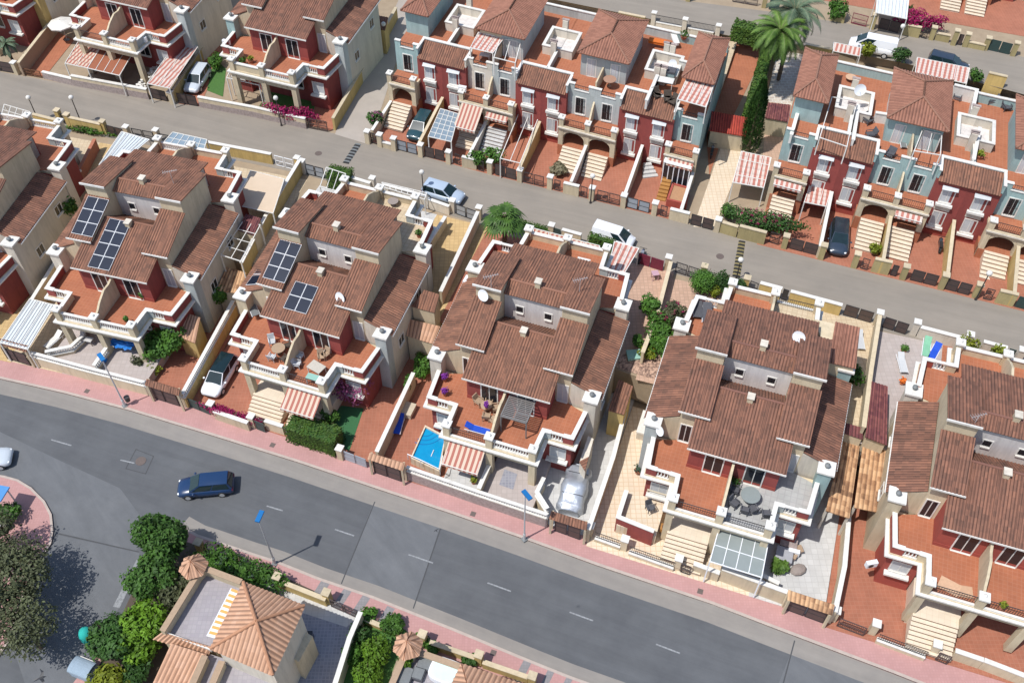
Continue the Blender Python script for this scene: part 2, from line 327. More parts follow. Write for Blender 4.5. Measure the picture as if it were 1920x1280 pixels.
# ------------------------------------------------------------------ tiled roof planes
def roofplane(e0, e1, r0, r1, wd=None, pitch=.24, th=.1):
    """real corrugated tiles: eave e0-e1, upper edge r0-r1 (may meet in a point); tiles run up the slope"""
    e0, e1, r0, r1 = map(Vector, (e0, e1, r0, r1)); X = (e1-e0); Ln = X.length; X.normalize()
    w2 = Vector(wd) if wd else Vector((-X.y, X.x)); cr = lambda p: p.x*w2.y-p.y*w2.x
    s0 = cr(r0-e0)/cr(X); s1 = cr(r1-e0)/cr(X); up = (r0-e0)-X*s0; L = up.length; U = up.normalized(); L1 = ((r1-e0)-X*s1).length; Nn = X.cross(U).normalized()
    if Nn.z < 0: Nn = -Nn
    full = (r1-r0).length > .6*Ln and abs((r1-r0).length-Ln) < .35*Ln
    nc = max(2, int(Ln/pitch)); k = 6; mb = MB(); mb.uv = []; n = nc*k
    for i in range(n+1):
        s = Ln*i/n
        if s < s0-1e-6: l = L*s/s0
        elif s > s1+1e-6: l = L1*(Ln-s)/(Ln-s1)
        else: l = L + (L1-L)*((s-s0)/(s1-s0) if s1 > s0+1e-6 else 0)
        h = .036*math.cos(2*math.pi*(i/k-.25)); h = h if h > -.02 else -.02
        b0 = e0 + X*s; t0 = b0 + U*max(l, .01)
        if full: t0 = r0.lerp(r1, i/n); b0 = e0.lerp(e1, i/n); l = (t0-b0).length
        for p, q in ((b0+Nn*(h+th), 0), (t0+Nn*(h+th), l), (b0-Nn*.0, 0), (t0-Nn*.0, l)):
            mb.v.append(tuple(p)); mb.uv.append((s*nc*pitch/Ln, q))
    for i in range(n):
        a = 4*i; c = a+4
        mb.f += [(a, c, c+1, a+1), (a+2, a+3, c+3, c+2), (a, a+2, c+2, c), (a+1, c+1, c+3, a+3)]
    mb.f += [(0, 1, 3, 2), (4*n, 4*n+2, 4*n+3, 4*n+1)]
    return mb
def roofmb(planes, **k):
    o = MB(); o.uv = []
    for p in planes:
        q = roofplane(*p, **k); n = len(o.v); o.v += q.v; o.uv += q.uv; o.f += [tuple(i+n for i in f) for f in q.f]
    return o
# ------------------------------------------------------------------ building parts
def part(name, mb, m, parent, T=None, smooth=False):
    if T: mb.map(T)
    return mb.build(name, MT[m] if isinstance(m, str) else m, parent, smooth)
def window(par, x, y, z, w, h, T=None, side='f', glass='glassdark', frame='white', kind='window', mull=1, hood=None, bars=0):
    "x,y = centre of the opening on the wall plane; the frame stands proud, the pane sits inside it"
    def R(X, Y, Z):                      # X along wall, Y outwards
        if side == 'f': q = (x+X, y-Y, Z)
        elif side == 'b': q = (x-X, y+Y, Z)
        elif side == 'l': q = (x-Y, y-X, Z)
        else: q = (x+Y, y+X, Z)
        return T(*q) if T else q
    t = .09; m = MB()
    m.box(-w/2-t, -.05, z-t, -w/2, .05, z+h+t); m.box(w/2, -.05, z-t, w/2+t, .05, z+h+t)
    m.box(-w/2, -.05, z+h, w/2, .05, z+h+t); m.box(-w/2-.04, -.05, z-.1-t, w/2+.04, .12, z-t+.02) ; m.box(-w/2, -.05, z-t, w/2, .05, z)
    for i in range(mull): 
        c = -w/2 + w*(i+1)/(mull+1); m.box(c-.03, -.05, z, c+.03, .04, z+h)
    fr = part(kind, m, frame, par, R)
    part('pane', MB().box(-w/2, -.05, z, w/2, .02, z+h), glass, fr, R)
    if bars:
        b = MB()
        for i in range(bars): c = -w/2+w*(i+.5)/bars; b.box(c-.012, .07, z, c+.012, .095, z+h)
        for zz in (z+.2, z+h*.5, z+h-.2): b.box(-w/2, .072, zz-.012, w/2, .09, zz+.012)
        part('grille', b, 'iron', fr, R)
    if hood: part('hood', MB().extx([(-.0, z+h+.12), (-.34, z+h+.12), (0, z+h+.34)], -w/2-.18, w/2+.18), hood, fr, (lambda X, Y, Z: R(X, -Y, Z)))
    return fr
def baluster_rail(par, p0, p1, z0, h, T=None, name='balustrade', mat='white', step=.2, th=.16, solid=False):
    "white rail with turned balusters between two points"
    a, b = Vector(p0[:2]), Vector(p1[:2]); d = b-a; L = d.length; ang = math.atan2(d.y, d.x); c = (a+b)/2
    m = MB(); m.obox(c.x, c.y, z0+h-.1, L, th+.06, .1, ang); m.obox(c.x, c.y, z0, L, th, .08, ang)
    n = max(2, int(L/step))
    for i in range(n):
        q = a + d*((i+.5)/n); m.lathe([(.04, .08), (.065, .25*h+.05), (.03, .6*h), (.045, h-.1)], 6, (q.x, q.y, z0))
    return part(name, m, mat, par, T)
def iron_rail(par, p0, p1, z0, h, T=None, name='railing', mat='iron', step=.16):
    a, b = Vector(p0[:2]), Vector(p1[:2]); d = b-a; L = d.length; ang = math.atan2(d.y, d.x); c = (a+b)/2
    m = MB(); m.obox(c.x, c.y, z0+h-.05, L, .05, .04, ang); m.obox(c.x, c.y, z0+.05, L, .03, .03, ang)
    n = max(2, int(L/step))
    for i in range(n+1):
        q = a + d*(i/n); m.cbox(q.x, q.y, z0, .022, .022, h-.04)
    return part(name, m, mat, par, T)
def capped(par, pts, z0, z1, th, T=None, wall='cream', cap='white', name='parapet', over=.07, ch=.08):
    o = part(name, MB().strip(pts, th, z0, z1-ch), wall, par, T)
    part('coping', MB().strip(pts, th+over*2, (lambda x, y: z1(x, y)-ch) if callable(z1) else z1-ch, z1), cap, o, T); return o
def tower(par, x, y, z0, z1, wall, T=None, w=.95):
    "square chimney stack with a wide white cap and grey cowl"
    c = part('chimney', MB().cbox(x, y, z0, w, w, z1-z0-.16), wall, par, T)
    m = MB().cbox(x, y, z1-.16, w+.28, w+.28, .16); part('chimney_cap', m, 'white', c, T)
    m = MB().lathe([(.12, 0), (.12, .16), (.2, .18), (.2, .3), (.05, .42)], 10, (x, y, z1)); part('cowl', m, 'capgrey', c, T)
    return c
def pillar(par, x, y, z0, z1, T=None, wall='cream', w=.52):
    c = part('pillar', MB().cbox(x, y, z0, w, w, z1-z0-.14), wall, par, T)
    m = MB().cbox(x, y, z1-.14, w+.18, w+.18, .14); m.lathe([(.16, 0), (.12, .07), (.13, .12), (.03, .2)], 6, (x, y, z1))
    part('pillar_cap', m, 'white', c, T); return c
def steps(par, x0, x1, y0, y1, ztop, n, T=None, mat='stair', z0=0):
    "n risers rising from y0 (foot) to y1 (top)"
    m = MB(); d = (y1-y0)/n
    for i in range(n):
        h = (ztop-z0)*(i+1)/n; m.box(x0+.001*i, y0+d*i, z0, x1-.001*i, y0+d*(i+1), z0+h)
    s = part('stairs', m, mat, par, T)
    e = MB()
    for i in range(n):
        h = (ztop-z0)*(i+1)/n; e.box(x0, y0+d*i-.035, z0+h-.032, x1, y0+d*i-.002, z0+h-.006)
    part('stair_nosing', e, 'wood', s, T); return s
def awning(par, x0, x1, y1, z1, y0, z0, mat='awn', T=None, drop=.22, name='awning'):
    "cloth from the wall (y1,z1) out to its front bar (y0,z0)"
    w = x1-x0; nn = max(6, int(w/.42)*2); m = MB()
    for i in range(nn+1):
        x = x0+w*i/nn; sag = .0
        m.v += [(x, y1, z1), (x, (y0+y1)/2, (z0+z1)/2-.05), (x, y0, z0), (x, y0-.02, z0-drop)]
    for i in range(nn):
        for k in range(3): m.f.append((4*i+k, 4*i+k+1, 4*i+k+5, 4*i+k+4))
    a = part(name, m, mat, par, T)
    part('awning_bar', MB().tube((x0, y0, z0+.03), (x1, y0, z0+.03), .035), 'white', a, T)
    b = MB()
    for x in (x0+.15, x1-.15): b.tube((x, y1, z1-.1), (x, y0, z0-.02), .025)
    part('awning_arm', b, 'white', a, T); return a
def FB(x, y, z): return (x, 19.05-y, z+3.2)             # the rear half mirrors the front, one level up the slope
# ------------------------------------------------------------------ the semi-detached villas
def villa(label, O, yaw, z0=0.0, roof='roof', rail=('bal', 'bal'), back=('bal', 'bal'), floorm=('terracotta', 'terracotta'),
          porch=('patio', 'patio'), tow=('greyg', 'pale', 'greyg', 'pale'), red='red', backfloor=('terracotta', 'terracotta'), aw=None, backon=True, party=True):
    H = thing('villa', label, 'house', (O[0], O[1], z0), yaw)
    # --- lower storey
    for T, ff, nm in ((None, floorm, 0), (FB, backfloor, 1)):
        if nm and not backon: continue
        zb = -.6 if nm == 0 else -3.3; yb = 9.4 if nm == 0 else 8.3
        part('wall', MB().prism([(-5.75, 2.35), (-3.5, 2.35), (-3.5, 3.0), (3.5, 3.0), (3.5, 2.35), (5.75, 2.35), (5.9, 5.7), (4.4, 5.7), (4.4, yb), (-4.4, yb), (-4.4, 5.7), (-5.9, 5.7)], zb, 4.05), red, H, T)
        outl = [(-3.7, -.25), (3.7, -.25), (3.7, 2.0), (5.95, 2.0), (6.15, 5.0), (6.15, 5.6), (4.45, 5.6), (4.45, yb), (-4.45, yb), (-4.45, 5.6), (-6.15, 5.6), (-6.15, 5.0), (-5.95, 2.0), (-3.7, 2.0)]
        part('floor_slab', MB().prism(outl, 4.05, 4.33), 'cream', H, T)
        big = [(q[0]*1.0 + (.28 if q[0] > 0 else -.28), q[1]-.22 if q[1] < 4.9 else q[1]) for q in outl[:3]] + [(6.2, 1.76), (6.4, 5.0), (6.4, 5.5), (-6.4, 5.5), (-6.4, 5.0), (-6.2, 1.76), (-3.98, 1.78)]
        big[2] = (3.98, 1.78)
        part('cornice', MB().prism(big, 4.1, 4.24), 'white', H, T)
        for s, fm in ((-1, ff[0]), (1, ff[1])):
            pl = [(0, -.02), (s*3.45, -.02), (s*3.45, 2.2), (s*5.75, 2.2), (s*5.95, 5.2), (s*4.7, 5.6), (s*4.4, 5.7), (s*4.4, yb-.1), (0, yb-.1)]
            part('terrace_floor', MB().prism(pl, 4.33, 4.40), fm, H, T)
            # parapets: inner return, balustraded front of the side terrace, outer flank
            p0, p1, p2, p3 = (s*3.45, .15), (s*3.55, 2.12), (s*5.8, 2.18), (s*6.05, 5.0)
            capped(H, [p0, p1, (s*4.15, 2.14)], 4.33, 5.22, .2, T, 'cream' if s < 0 else 'greyg')
            capped(H, [(s*5.1, 2.16), p2, p3], 4.33, 5.22, .2, T, red)
            rl = (rail if nm == 0 else back)[0 if s < 0 else 1]
            baluster_rail(H, (s*4.15, 2.15), (s*5.1, 2.15), 4.36, .84, T)
            if rl == 'bal':
                part('parapet', MB().box(min(.28*s, 3.2*s), -.1, 4.33, max(.28*s, 3.2*s), .1, 4.42), 'white', H, T)
                baluster_rail(H, (s*.28, 0), (s*3.2, 0), 4.42, .72, T)
            elif rl == 'iron':
                iron_rail(H, (s*.28, .05), (s*3.2, .05), 4.34, .85, T)
                part('parapet', MB().box(min(.28*s, 3.2*s), -.2, 4.33, max(.28*s, 3.2*s), -.04, 4.47), 'white', H, T)
            else:
                capped(H, [(s*.28, 0), (s*3.2, 0)], 4.33, 5.15, .18, T, 'cream')
            pillar(H, s*3.42, 0, .0 if nm == 0 else .0, 5.62, T, 'cream')
            # window of the side room below
            window(H, s*4.7, 2.35, 1.9, 1.15, 1.15, T, glass='shutter', bars=0)
            part('window_ledge', MB().box(s*4.7-.85, 1.95, 1.5, s*4.7+.85, 2.35, 1.68), 'white', H, T)
            # porch columns' lintel
        pillar(H, 0, 0, 0, 5.62, T)
        part('beam', MB().prism([(-3.6, -.2), (3.6, -.2), (3.6, .25), (-3.6, .25)], 3.45, 4.05), 'cream', H, T)
        if party:
            pr = [(.2, 4.38), (3.6, 4.38), (3.6, 6.7), (2.9, 6.45), (2.2, 6.5), (1.2, 6.0), (.7, 5.6), (.2, 5.35)]
            part('party_wall', MB().extx(pr, -.09, .09), 'cream', H, T)
        # upper storey of the main block: red with french windows
        ztop = lambda y: 7.22+.32*(y-3.3)
        e = 9.5
        part('wall', MB().extx([(3.65, 4.4), (e, 4.4), (e, 6.9), (8.0, ztop(8.0)-.05), (3.65, ztop(3.65)-.05)] if nm == 0 else [(3.65, 4.4), (7.5, 4.4), (7.5, 6.3), (3.65, 6.3)], -3.2 if nm == 0 else -3.35, 3.3 if nm == 0 else 3.35), red, H, T)
        for s in (-1, 1):
            window(H, s*1.5+(.15 if s < 0 else .1), 3.65, 4.5, 1.25, 2.05, T, kind='french_window', mull=1, bars=0)
        # skirting under the red walls
        part('skirting', MB().box(-3.22, 3.62, 4.4, 3.32, 3.66, 4.75) if nm == 0 else MB().box(-3.37, 3.62, 4.4, 3.37, 3.66, 4.75), 'redb', H, T)
    for s in (-1, 1):
        # side annexe under its own outward-sloping roof
        zi0, zi1, zo0, zo1 = (7.3, 8.3, 6.22, 6.95) if s < 0 else (6.95, 7.6, 6.22, 6.85)
        part('wall', MB().add([(s*4.5, 5.75, -.6), (s*6.75, 5.75, -.6), (s*6.75, 13.2, -.6), (s*4.5, 13.2, -.6), (s*4.5, 5.75, zi0-.12), (s*6.75, 5.75, zo0), (s*6.75, 13.2, zo1-.1), (s*4.5, 13.2, zo1+zi0-zo0-.2)], [(0,1,2,3), (4,5,6,7), (0,1,5,4), (1,2,6,5), (2,3,7,6), (3,0,4,7)]), 'cream' if s < 0 else 'pale', H)
        window(H, s*6.75, 7.4, 3.2, .9, .9, side='l' if s < 0 else 'r'); window(H, s*6.75, 11.3, 4.7, .9, .9, side='l' if s < 0 else 'r')
        r = roofmb([((s*7.02, 5.55, zo0), (s*7.02, 13.3, zo1), (s*4.52, 5.75, zi0), (s*4.52, 13.0, zi1))])
        part('roof', r, roof, H)
        part('gutter', MB().tube((s*7.06, 5.55, zo0-.05), (s*7.06, 13.3, zo1-.05), .06), 'white', H)
        # tall cream flank walls of the upper block with its two stepped wings
        part('wall', MB().extx([(5.75, 4.4), (9.4, 4.4), (9.4, 9.72), (5.75, 8.42)], s*2.5, s*4.5), 'cream', H)
        part('wall', MB().extx([(9.4, 4.4), (13.6, 4.4), (13.6, 10.42), (9.6, 11.06), (9.4, 11.08)], s*2.5, s*4.5), 'cream', H)
        part('roof', roofmb([((s*2.38 if s > 0 else -4.66, 5.4, 8.3), (4.66 if s > 0 else -2.38, 5.4, 8.3), (s*2.38 if s > 0 else -4.66, 9.4, 9.74), (4.66 if s > 0 else -2.38, 9.4, 9.74))]), roof, H)
        part('roof', roofmb([((4.66 if s > 0 else -2.38, 13.8, 10.42), (s*2.38 if s > 0 else -4.66, 13.8, 10.42), (4.66 if s > 0 else -2.38, 9.25, 11.1), (s*2.38 if s > 0 else -4.66, 9.25, 11.1))]), roof, H)
        part('eave_trim', MB().box(min(s*2.36, s*4.7), 5.31, 8.26, max(s*2.36, s*4.7), 5.39, 8.4), 'white', H)
        part('eave_trim', MB().box(min(s*2.36, s*4.7), 9.15, 11.04, max(s*2.36, s*4.7), 9.24, 11.22), 'white', H)
        pr_ = [(3.66, 4.4), (5.74, 4.4), (5.74, 7.6), (3.66, 7.0)]
        if s > 0 or True:
            window(H, s*3.9, 5.74, 4.5, .75, 1.95, kind='door', glass='shutter' if s > 0 else 'glassdark')
    # white light-well wall
    part('wall', MB().box(-2.48, 10.3, 6.5, 2.48, 10.5, 9.92), 'pinkw', H)
    part('wall', MB().extx([(10.5, 6.5), (15.3, 6.5), (15.3, 9.86), (11.2, 10.42), (10.5, 10.16)], -3.35, 3.35), 'pale', H)
    part('wall', MB().box(-2.49, 9.5, 4.4, 2.49, 10.3, 7.0), 'pale', H)
    for x in (-1.2, 1.15): window(H, x, 10.3, 8.15, .55, .62, mull=0)
    part('roof', roofmb([((-3.4, 3.25, 7.18), (3.62, 3.25, 7.18), (-3.4, 8.1, 8.76), (3.62, 8.1, 8.76))]), roof, H)
    part('roof', roofmb([((2.45, 10.22, 7.1), (-2.45, 10.22, 7.1), (2.45, 8.12, 8.74), (-2.45, 8.12, 8.74))]), roof, H)
    part('roof', roofmb([((3.6, 15.85, 9.78), (-3.6, 15.85, 9.78), (3.6, 11.25, 10.44), (-3.6, 11.25, 10.44))]), roof, H)
    part('roof', roofmb([((-2.45, 10.12, 9.95), (2.45, 10.12, 9.95), (-2.45, 11.22, 10.45), (2.45, 11.22, 10.45))]), roof, H)
    part('ridge_tiles', MB().tube((-2.4, 11.23, 10.55), (3.5, 11.23, 10.55), .1), roof + '_r', H)
    part('ridge_tiles', MB().tube((-2.4, 8.1, 8.85), (2.4, 8.1, 8.85), .1), roof + '_r', H)
    part('eave_trim', MB().box(-3.42, 3.17, 7.12, 3.64, 3.24, 7.26), 'white', H)
    for x, y, z in ((-.05, 11.3, 9.9), (0, 7.75, 8.0)):
        c = part('roof_vent', MB().cbox(x, y, z, .42, .5, 1.15), 'cream', H); part('vent_cap', MB().cbox(x, y, z+1.15, .54, .62, .08), 'pale', c)
    # stacks
    tower(H, -6.3, 5.3, -.6, 6.65, tow[0]); tower(H, 6.3, 5.3, -.6, 6.65, tow[1])
    if backon: tower(H, -6.3, 13.75, -.3, 8.25, tow[2]); tower(H, 6.3, 13.75, -.3, 8.25, tow[3])
    # front porches
    for s, k in ((-1, porch[0]), (1, porch[1])):
        x0, x1 = (-3.3, -.25) if s < 0 else (.25, 3.3)
        if k == 'stairs':
            part('porch_floor', MB().box(x0-.1, -.2, -.6, x1+.1, 3.0, 1.4), 'stair', H)
            steps(H, x0, x1, -2.3, -.2, 1.4, 8)
        elif k == 'patio': pass
        window(H, s*1.8, 3.0, 1.5, 1.3, 2.0, kind='french_window', glass='glassdark')
        if aw and aw[0 if s < 0 else 1]:
            a_ = aw[0 if s < 0 else 1]
            awning(H, x0+.05, x1-.05, -.22, 3.75, -a_[1], 3.75-a_[1]*.42, a_[0])
    return H
def ridge_mat(n, c): nmat(n, c, tuple(k*.7 for k in c), 6, obj=.05)
for n_, c_ in (('roof_r', (.30,.14,.09)), ('roof_dark_r', (.24,.11,.08)), ('roof_brown_r', (.30,.15,.10)), ('roof_orange_r', (.5,.25,.14))): ridge_mat(n_, c_)
# ------------------------------------------------------------------ the terraced townhouses
def town(label, O, yaw, z0, s, wall='greyg', hip='half', sh=-.073, red='red', u_off=0.0, shut=('shutter','shutter'), aw=None, glassroom=False, group=None, well=True, single=False, stairs=True, floorm='terracotta', party=True, roof='roof_brown', stairm='stair'):
    """one 5.33 m wide house; s mirrors it, u runs from the porch side (0) to the red side (5.33)"""
    T = lambda x, y, z: (s*x, y+sh*s*x, z)
    H = thing('townhouse', label, 'house', (O[0], O[1], z0), yaw)
    P = lambda n, mb, m, par=None: part(n, mb, m, par or H, T)
    P('wall', MB().box(0.001, 1.9, -1, 2.66, 14.2, 6.28), wall); P('wall', MB().box(2.66, 1.35, -1, 5.329, 14.2, 6.2), red)
    P('wall', MB().box(2.661, 14.2, -1, 5.328, 15.6, 5.6), wall)
    P('wall', MB().box(0.002, 14.2, -1, 2.659, 15.6, 5.6), wall)
    P('terrace_floor', MB().box(.0, 2.08, 6.28, 5.33, 14.0, 6.34), floorm)
    P('skirting', MB().box(2.7, 1.30, -.5, 5.3, 1.349, .75), 'redb')
    # facade parapet with merlons, white coping
    for u0, u1, z in ((0, .62, 7.15), (.62, 2.05, 6.5), (2.05, 2.66, 7.15)):
        p = P('parapet', MB().box(u0, 1.9, 6.28, u1, 2.08, z), wall); P('coping', MB().box(u0-.04 if u0 else 0, 1.84, z, u1+.04, 2.14, z+.08), 'white', p)
    iron_rail(H, T(.64, 1.98, 0), T(2.03, 1.98, 0), 6.58, .5)
    p = P('parapet', MB().box(2.66, 3.2, 6.3, 5.33, 3.38, 7.2), 'pale'); P('coping', MB().box(2.6, 3.12, 7.2, 5.33, 3.46, 7.28), 'white', p)
    p = P('parapet', MB().box(2.62, 1.4, 6.3, 2.78, 3.2, 7.12), wall); P('coping', MB().box(2.58, 1.35, 7.12, 2.84, 3.15, 7.2), 'white', p)
    a, b, c, d = T(2.8, 1.15, 6.15), T(5.33, 1.15, 6.15), T(2.8, 3.2, 7.0), T(5.33, 3.2, 7.0)
    if s > 0: rr = roofmb([(a, b, c, d)])
    else: rr = roofmb([(b, a, d, c)])
    part('roof', rr, 'roof', H)
    # stair tower with hipped roof
    if hip == 'half':
        P('wall', MB().box(0.0, 4.75, 6.3, 2.3, 11.7, 9.02), wall if wall != 'pale' else 'cream')
        E0, E1, B0, B1, A1, A2, M0, M1 = [T(*q) for q in ((0, 4.2, 8.98), (2.62, 4.2, 8.98), (0, 12.1, 8.98), (2.62, 12.1, 8.98), (0, 7.0, 9.95), (0, 9.4, 9.95), (0,4.2,0), (0,12.1,0))]
        wx, wy = (1, sh), (0, 1); pl = [((E0, E1, A1, A1, wy) if s > 0 else (E1, E0, A1, A1, wy)), ((E1, B1, A1, A2, wx) if s > 0 else (B1, E1, A2, A1, wx)), ((B1, B0, A2, A2, wy) if s > 0 else (B0, B1, A2, A2, wy))]
        part('roof', roofmb(pl), roof, H)
        r = MB(); r.tube(Vector(E1)+Vector((0,0,.15)), Vector(A1)+Vector((0,0,.16)), .09); r.tube(Vector(B1)+Vector((0,0,.15)), Vector(A2)+Vector((0,0,.16)), .09); r.tube(Vector(A1)+Vector((0,0,.16)), Vector(A2)+Vector((0,0,.16)), .09)
        part('ridge_tiles', r, 'roof_brown_r', H)
        window(H, *T(1.2, 4.75, 0)[:2], 6.4, .8, 1.9, kind='door', glass='shutter')
    else:
        w_ = 2.95; P('wall', MB().box(0.1, 4.75, 6.3, 2.6, 11.7, 9.02), wall)
        q = [T(-.15, 4.2, 8.98), T(w_, 4.2, 8.98), T(w_, 12.1, 8.98), T(-.15, 12.1, 8.98)]; A1, A2 = T(w_/2-.07, 6.3, 9.75), T(w_/2-.07, 10.2, 9.75)
        if s < 0: q = [q[1], q[0], q[3], q[2]]
        part('roof', roofmb([(q[0], q[1], A1, A1, (0, 1)), (q[1], q[2], A1, A2, (1, sh)), (q[2], q[3], A2, A2, (0, 1)), (q[3], q[0], A2, A1, (1, sh))]), roof, H)
        r = MB(); up = Vector((0, 0, .15))
        for i, A in ((0, A1), (1, A1), (2, A2), (3, A2)): r.tube(Vector(q[i])+up, Vector(A)+up, .09)
        r.tube(Vector(A1)+up, Vector(A2)+up, .09); part('ridge_tiles', r, 'roof_brown_r', H)
    if party:
        if hip == 'half' and s > 0: P('party_wall', MB().box(-.07, 2.1, 6.3, .07, 4.75, 7.75), 'cream')
    if s > 0 or single:
        p = P('parapet', MB().box(5.24, 3.4, 6.3, 5.42, 6.5, 7.15), wall); P('coping', MB().box(5.18, 3.48, 7.15, 5.48, 6.4, 7.22), 'white', p)
    # light well / patio enclosure against the party line
    if well:
        m = MB(); m.box(3.75, 6.6, 6.3, 5.33, 6.78, 7.3); m.box(3.75, 6.78, 6.3, 3.93, 10.1, 7.3); m.box(3.93, 9.92, 6.3, 5.33, 10.1, 7.3); P('light_well', m, 'pale')
        m = MB(); m.box(3.69, 6.54, 7.3, 5.33, 6.84, 7.37); m.box(3.69, 6.84, 7.3, 3.99, 9.86, 7.37); m.box(3.69, 9.86, 7.3, 5.33, 10.16, 7.37); P('coping', m, 'white')
        P('light_well_floor', MB().box(3.93, 6.78, 6.34, 5.33, 9.92, 6.40), 'pinkw')
        if s > 0 or single:
            c = P('chimney', MB().box(4.75, 6.1, 6.3, 5.3, 6.6, 8.15), 'pale'); P('chimney_cap', MB().box(4.65, 6.2, 8.15, 5.4, 6.5, 8.25), 'stone', c); P('chimney_cap', MB().box(4.65, 6.27, 8.35, 5.4, 6.43, 8.42), 'stone', c)
            c = P('chimney', MB().box(4.75, 10.2, 6.3, 5.3, 10.7, 8.15), 'pale'); P('chimney_cap', MB().box(4.65, 10.3, 8.15, 5.4, 10.6, 8.25), 'stone', c)
    p = P('parapet', MB().box(.0, 13.9, 6.3, 5.33, 14.08, 7.25), wall); P('coping', MB().box(.0, 13.84, 7.25, 5.33, 14.14, 7.33), 'white', p)
    a, b, c, d = T(5.33, 15.9, 5.75), T(0, 15.9, 5.75), T(5.33, 14.1, 6.5), T(0, 14.1, 6.5)
    part('roof', roofmb([(a, b, c, d)] if s > 0 else [(b, a, d, c)]), roof, H)
    # balcony on columns
    P('floor_slab', MB().box(-.0, -.3, 3.35, 2.85, 1.9, 3.66), 'cream'); P('cornice', MB().box(0, -.42, 3.45, 2.95, -.3, 3.58), 'pale')
    P('terrace_floor', MB().box(0, -.1, 3.66, 2.65, 1.9, 3.70), floorm)
    arch = [(.2, 3.35), (.2, 2.3)] + [(1.3-1.05*math.cos(t*math.pi/8), 2.3+.75*math.sin(t*math.pi/8)) for t in range(1, 8)] + [(2.4, 2.3), (2.4, 3.35)]
    P('arch', MB().exty([(x, z) for x, z in arch], -.2, .15), 'cream') if False else P('arch', archmb(), 'cream')
    cw = 'cream' if wall != 'teal' else 'olive'
    co = P('pillar', MB().box(2.42, -.25, -.6, 2.9, .3, 4.5), 'cream'); m = MB().box(2.34, -.33, 4.5, 2.98, .38, 4.6); m.lathe([(.14, 0), (.1, .07), (.12, .12), (.03, .2)], 6, (2.66, .02, 4.6)); P('pillar_cap', m, 'white', co)
    co = P('pillar', MB().box(0 if not single else -.24, -.24, -.6, .24, .3, 4.5), 'cream'); m = MB().box(0 if not single else -.3, -.32, 4.5, .3, .38, 4.6); 
    if s > 0 or single: m.lathe([(.14, 0), (.1, .07), (.12, .12), (.03, .2)], 6, (0, .02, 4.6))
    P('pillar_cap', m, 'white', co)
    iron_rail(H, T(.26, -.12, 0), T(2.4, -.12, 0), 3.68, .85)
    P('party_wall', MB().extx([(.3, 3.7), (1.9, 3.7), (1.9, 5.7), (1.2, 5.3), (.7, 4.7), (.3, 4.5)], 0, .08), 'cream') if not single else P('wall', MB().box(-.001, .3, -.6, .12, 1.9, 3.35), 'cream')
    P('wall', MB().box(2.55, .3, -.6, 2.7, 1.35, 3.35), 'cream')
    xw = T(1.35, 1.9, 0)
    window(H, xw[0], xw[1], 4.0, .95, 1.75, kind='french_window', bars=5); 
    xw = T(1.35, 1.9, 0); window(H, xw[0], xw[1], 1.45, 1.1, 1.8, kind='door', glass='wood')
    for zz, g, hd in ((4.1, shut[0], 'shutter'), (1.5, shut[1], None)):
        xw = T(4.0, 1.35, 0); window(H, xw[0], xw[1], zz, .98, 1.35, glass=g, hood=hd)
        P('window_ledge', MB().box(3.3, 1.05, zz-.42, 4.7, 1.35, zz-.2), 'white')
    P('wall_panel', MB().box(3.35, 1.29, 3.1, 4.65, 1.349, 3.6), 'pale')
    # porch and its stair
    P('porch_floor', MB().box(.0, -.3, -.6, 2.9, 1.9, 1.4), 'terracotta')
    if stairs: steps(H, .28, 2.35, -3.05, -.3, 1.4, 8, T, stairm)
    if aw:
        for (k, u0, u1, y0, z1) in aw: awning(H, *( (min(s*u0, s*u1), max(s*u0, s*u1))), -.43, z1, y0, z1-(-.43-y0)*.45, k, (lambda x, y, z: (x, y+sh*x, z)))
    if glassroom:
        g = P('glazed_porch', MB().box(.1, -1.0, 3.1, 2.75, -.3, 3.2), 'whitem')
        m = MB()
        for i in range(6): u = .15+i*.5; m.box(u, -.98, .4, u+.08, -.92, 3.1)
        m.box(.15, -.97, .3, 2.73, -.93, .4); P('glazing_bars', m, 'whitem', g); P('pane', MB().box(.15, -.955, .4, 2.7, -.945, 3.1), 'glassdark', g)
    return H
def archmb():
    m = MB(); n = 8; pts = [(1.33-1.09*math.cos(math.pi*t/n), 2.35+.75*math.sin(math.pi*t/n)) for t in range(n+1)]
    for i in range(n):
        (x0, z0), (x1, z1) = pts[i], pts[i+1]
        m.add([(x0, -.2, z0), (x1, -.2, z1), (x1, -.2, 3.35), (x0, -.2, 3.35), (x0, .1, z0), (x1, .1, z1), (x1, .1, 3.35), (x0, .1, 3.35)], [(0,1,2,3), (7,6,5,4), (0,4,5,1)])
    return m
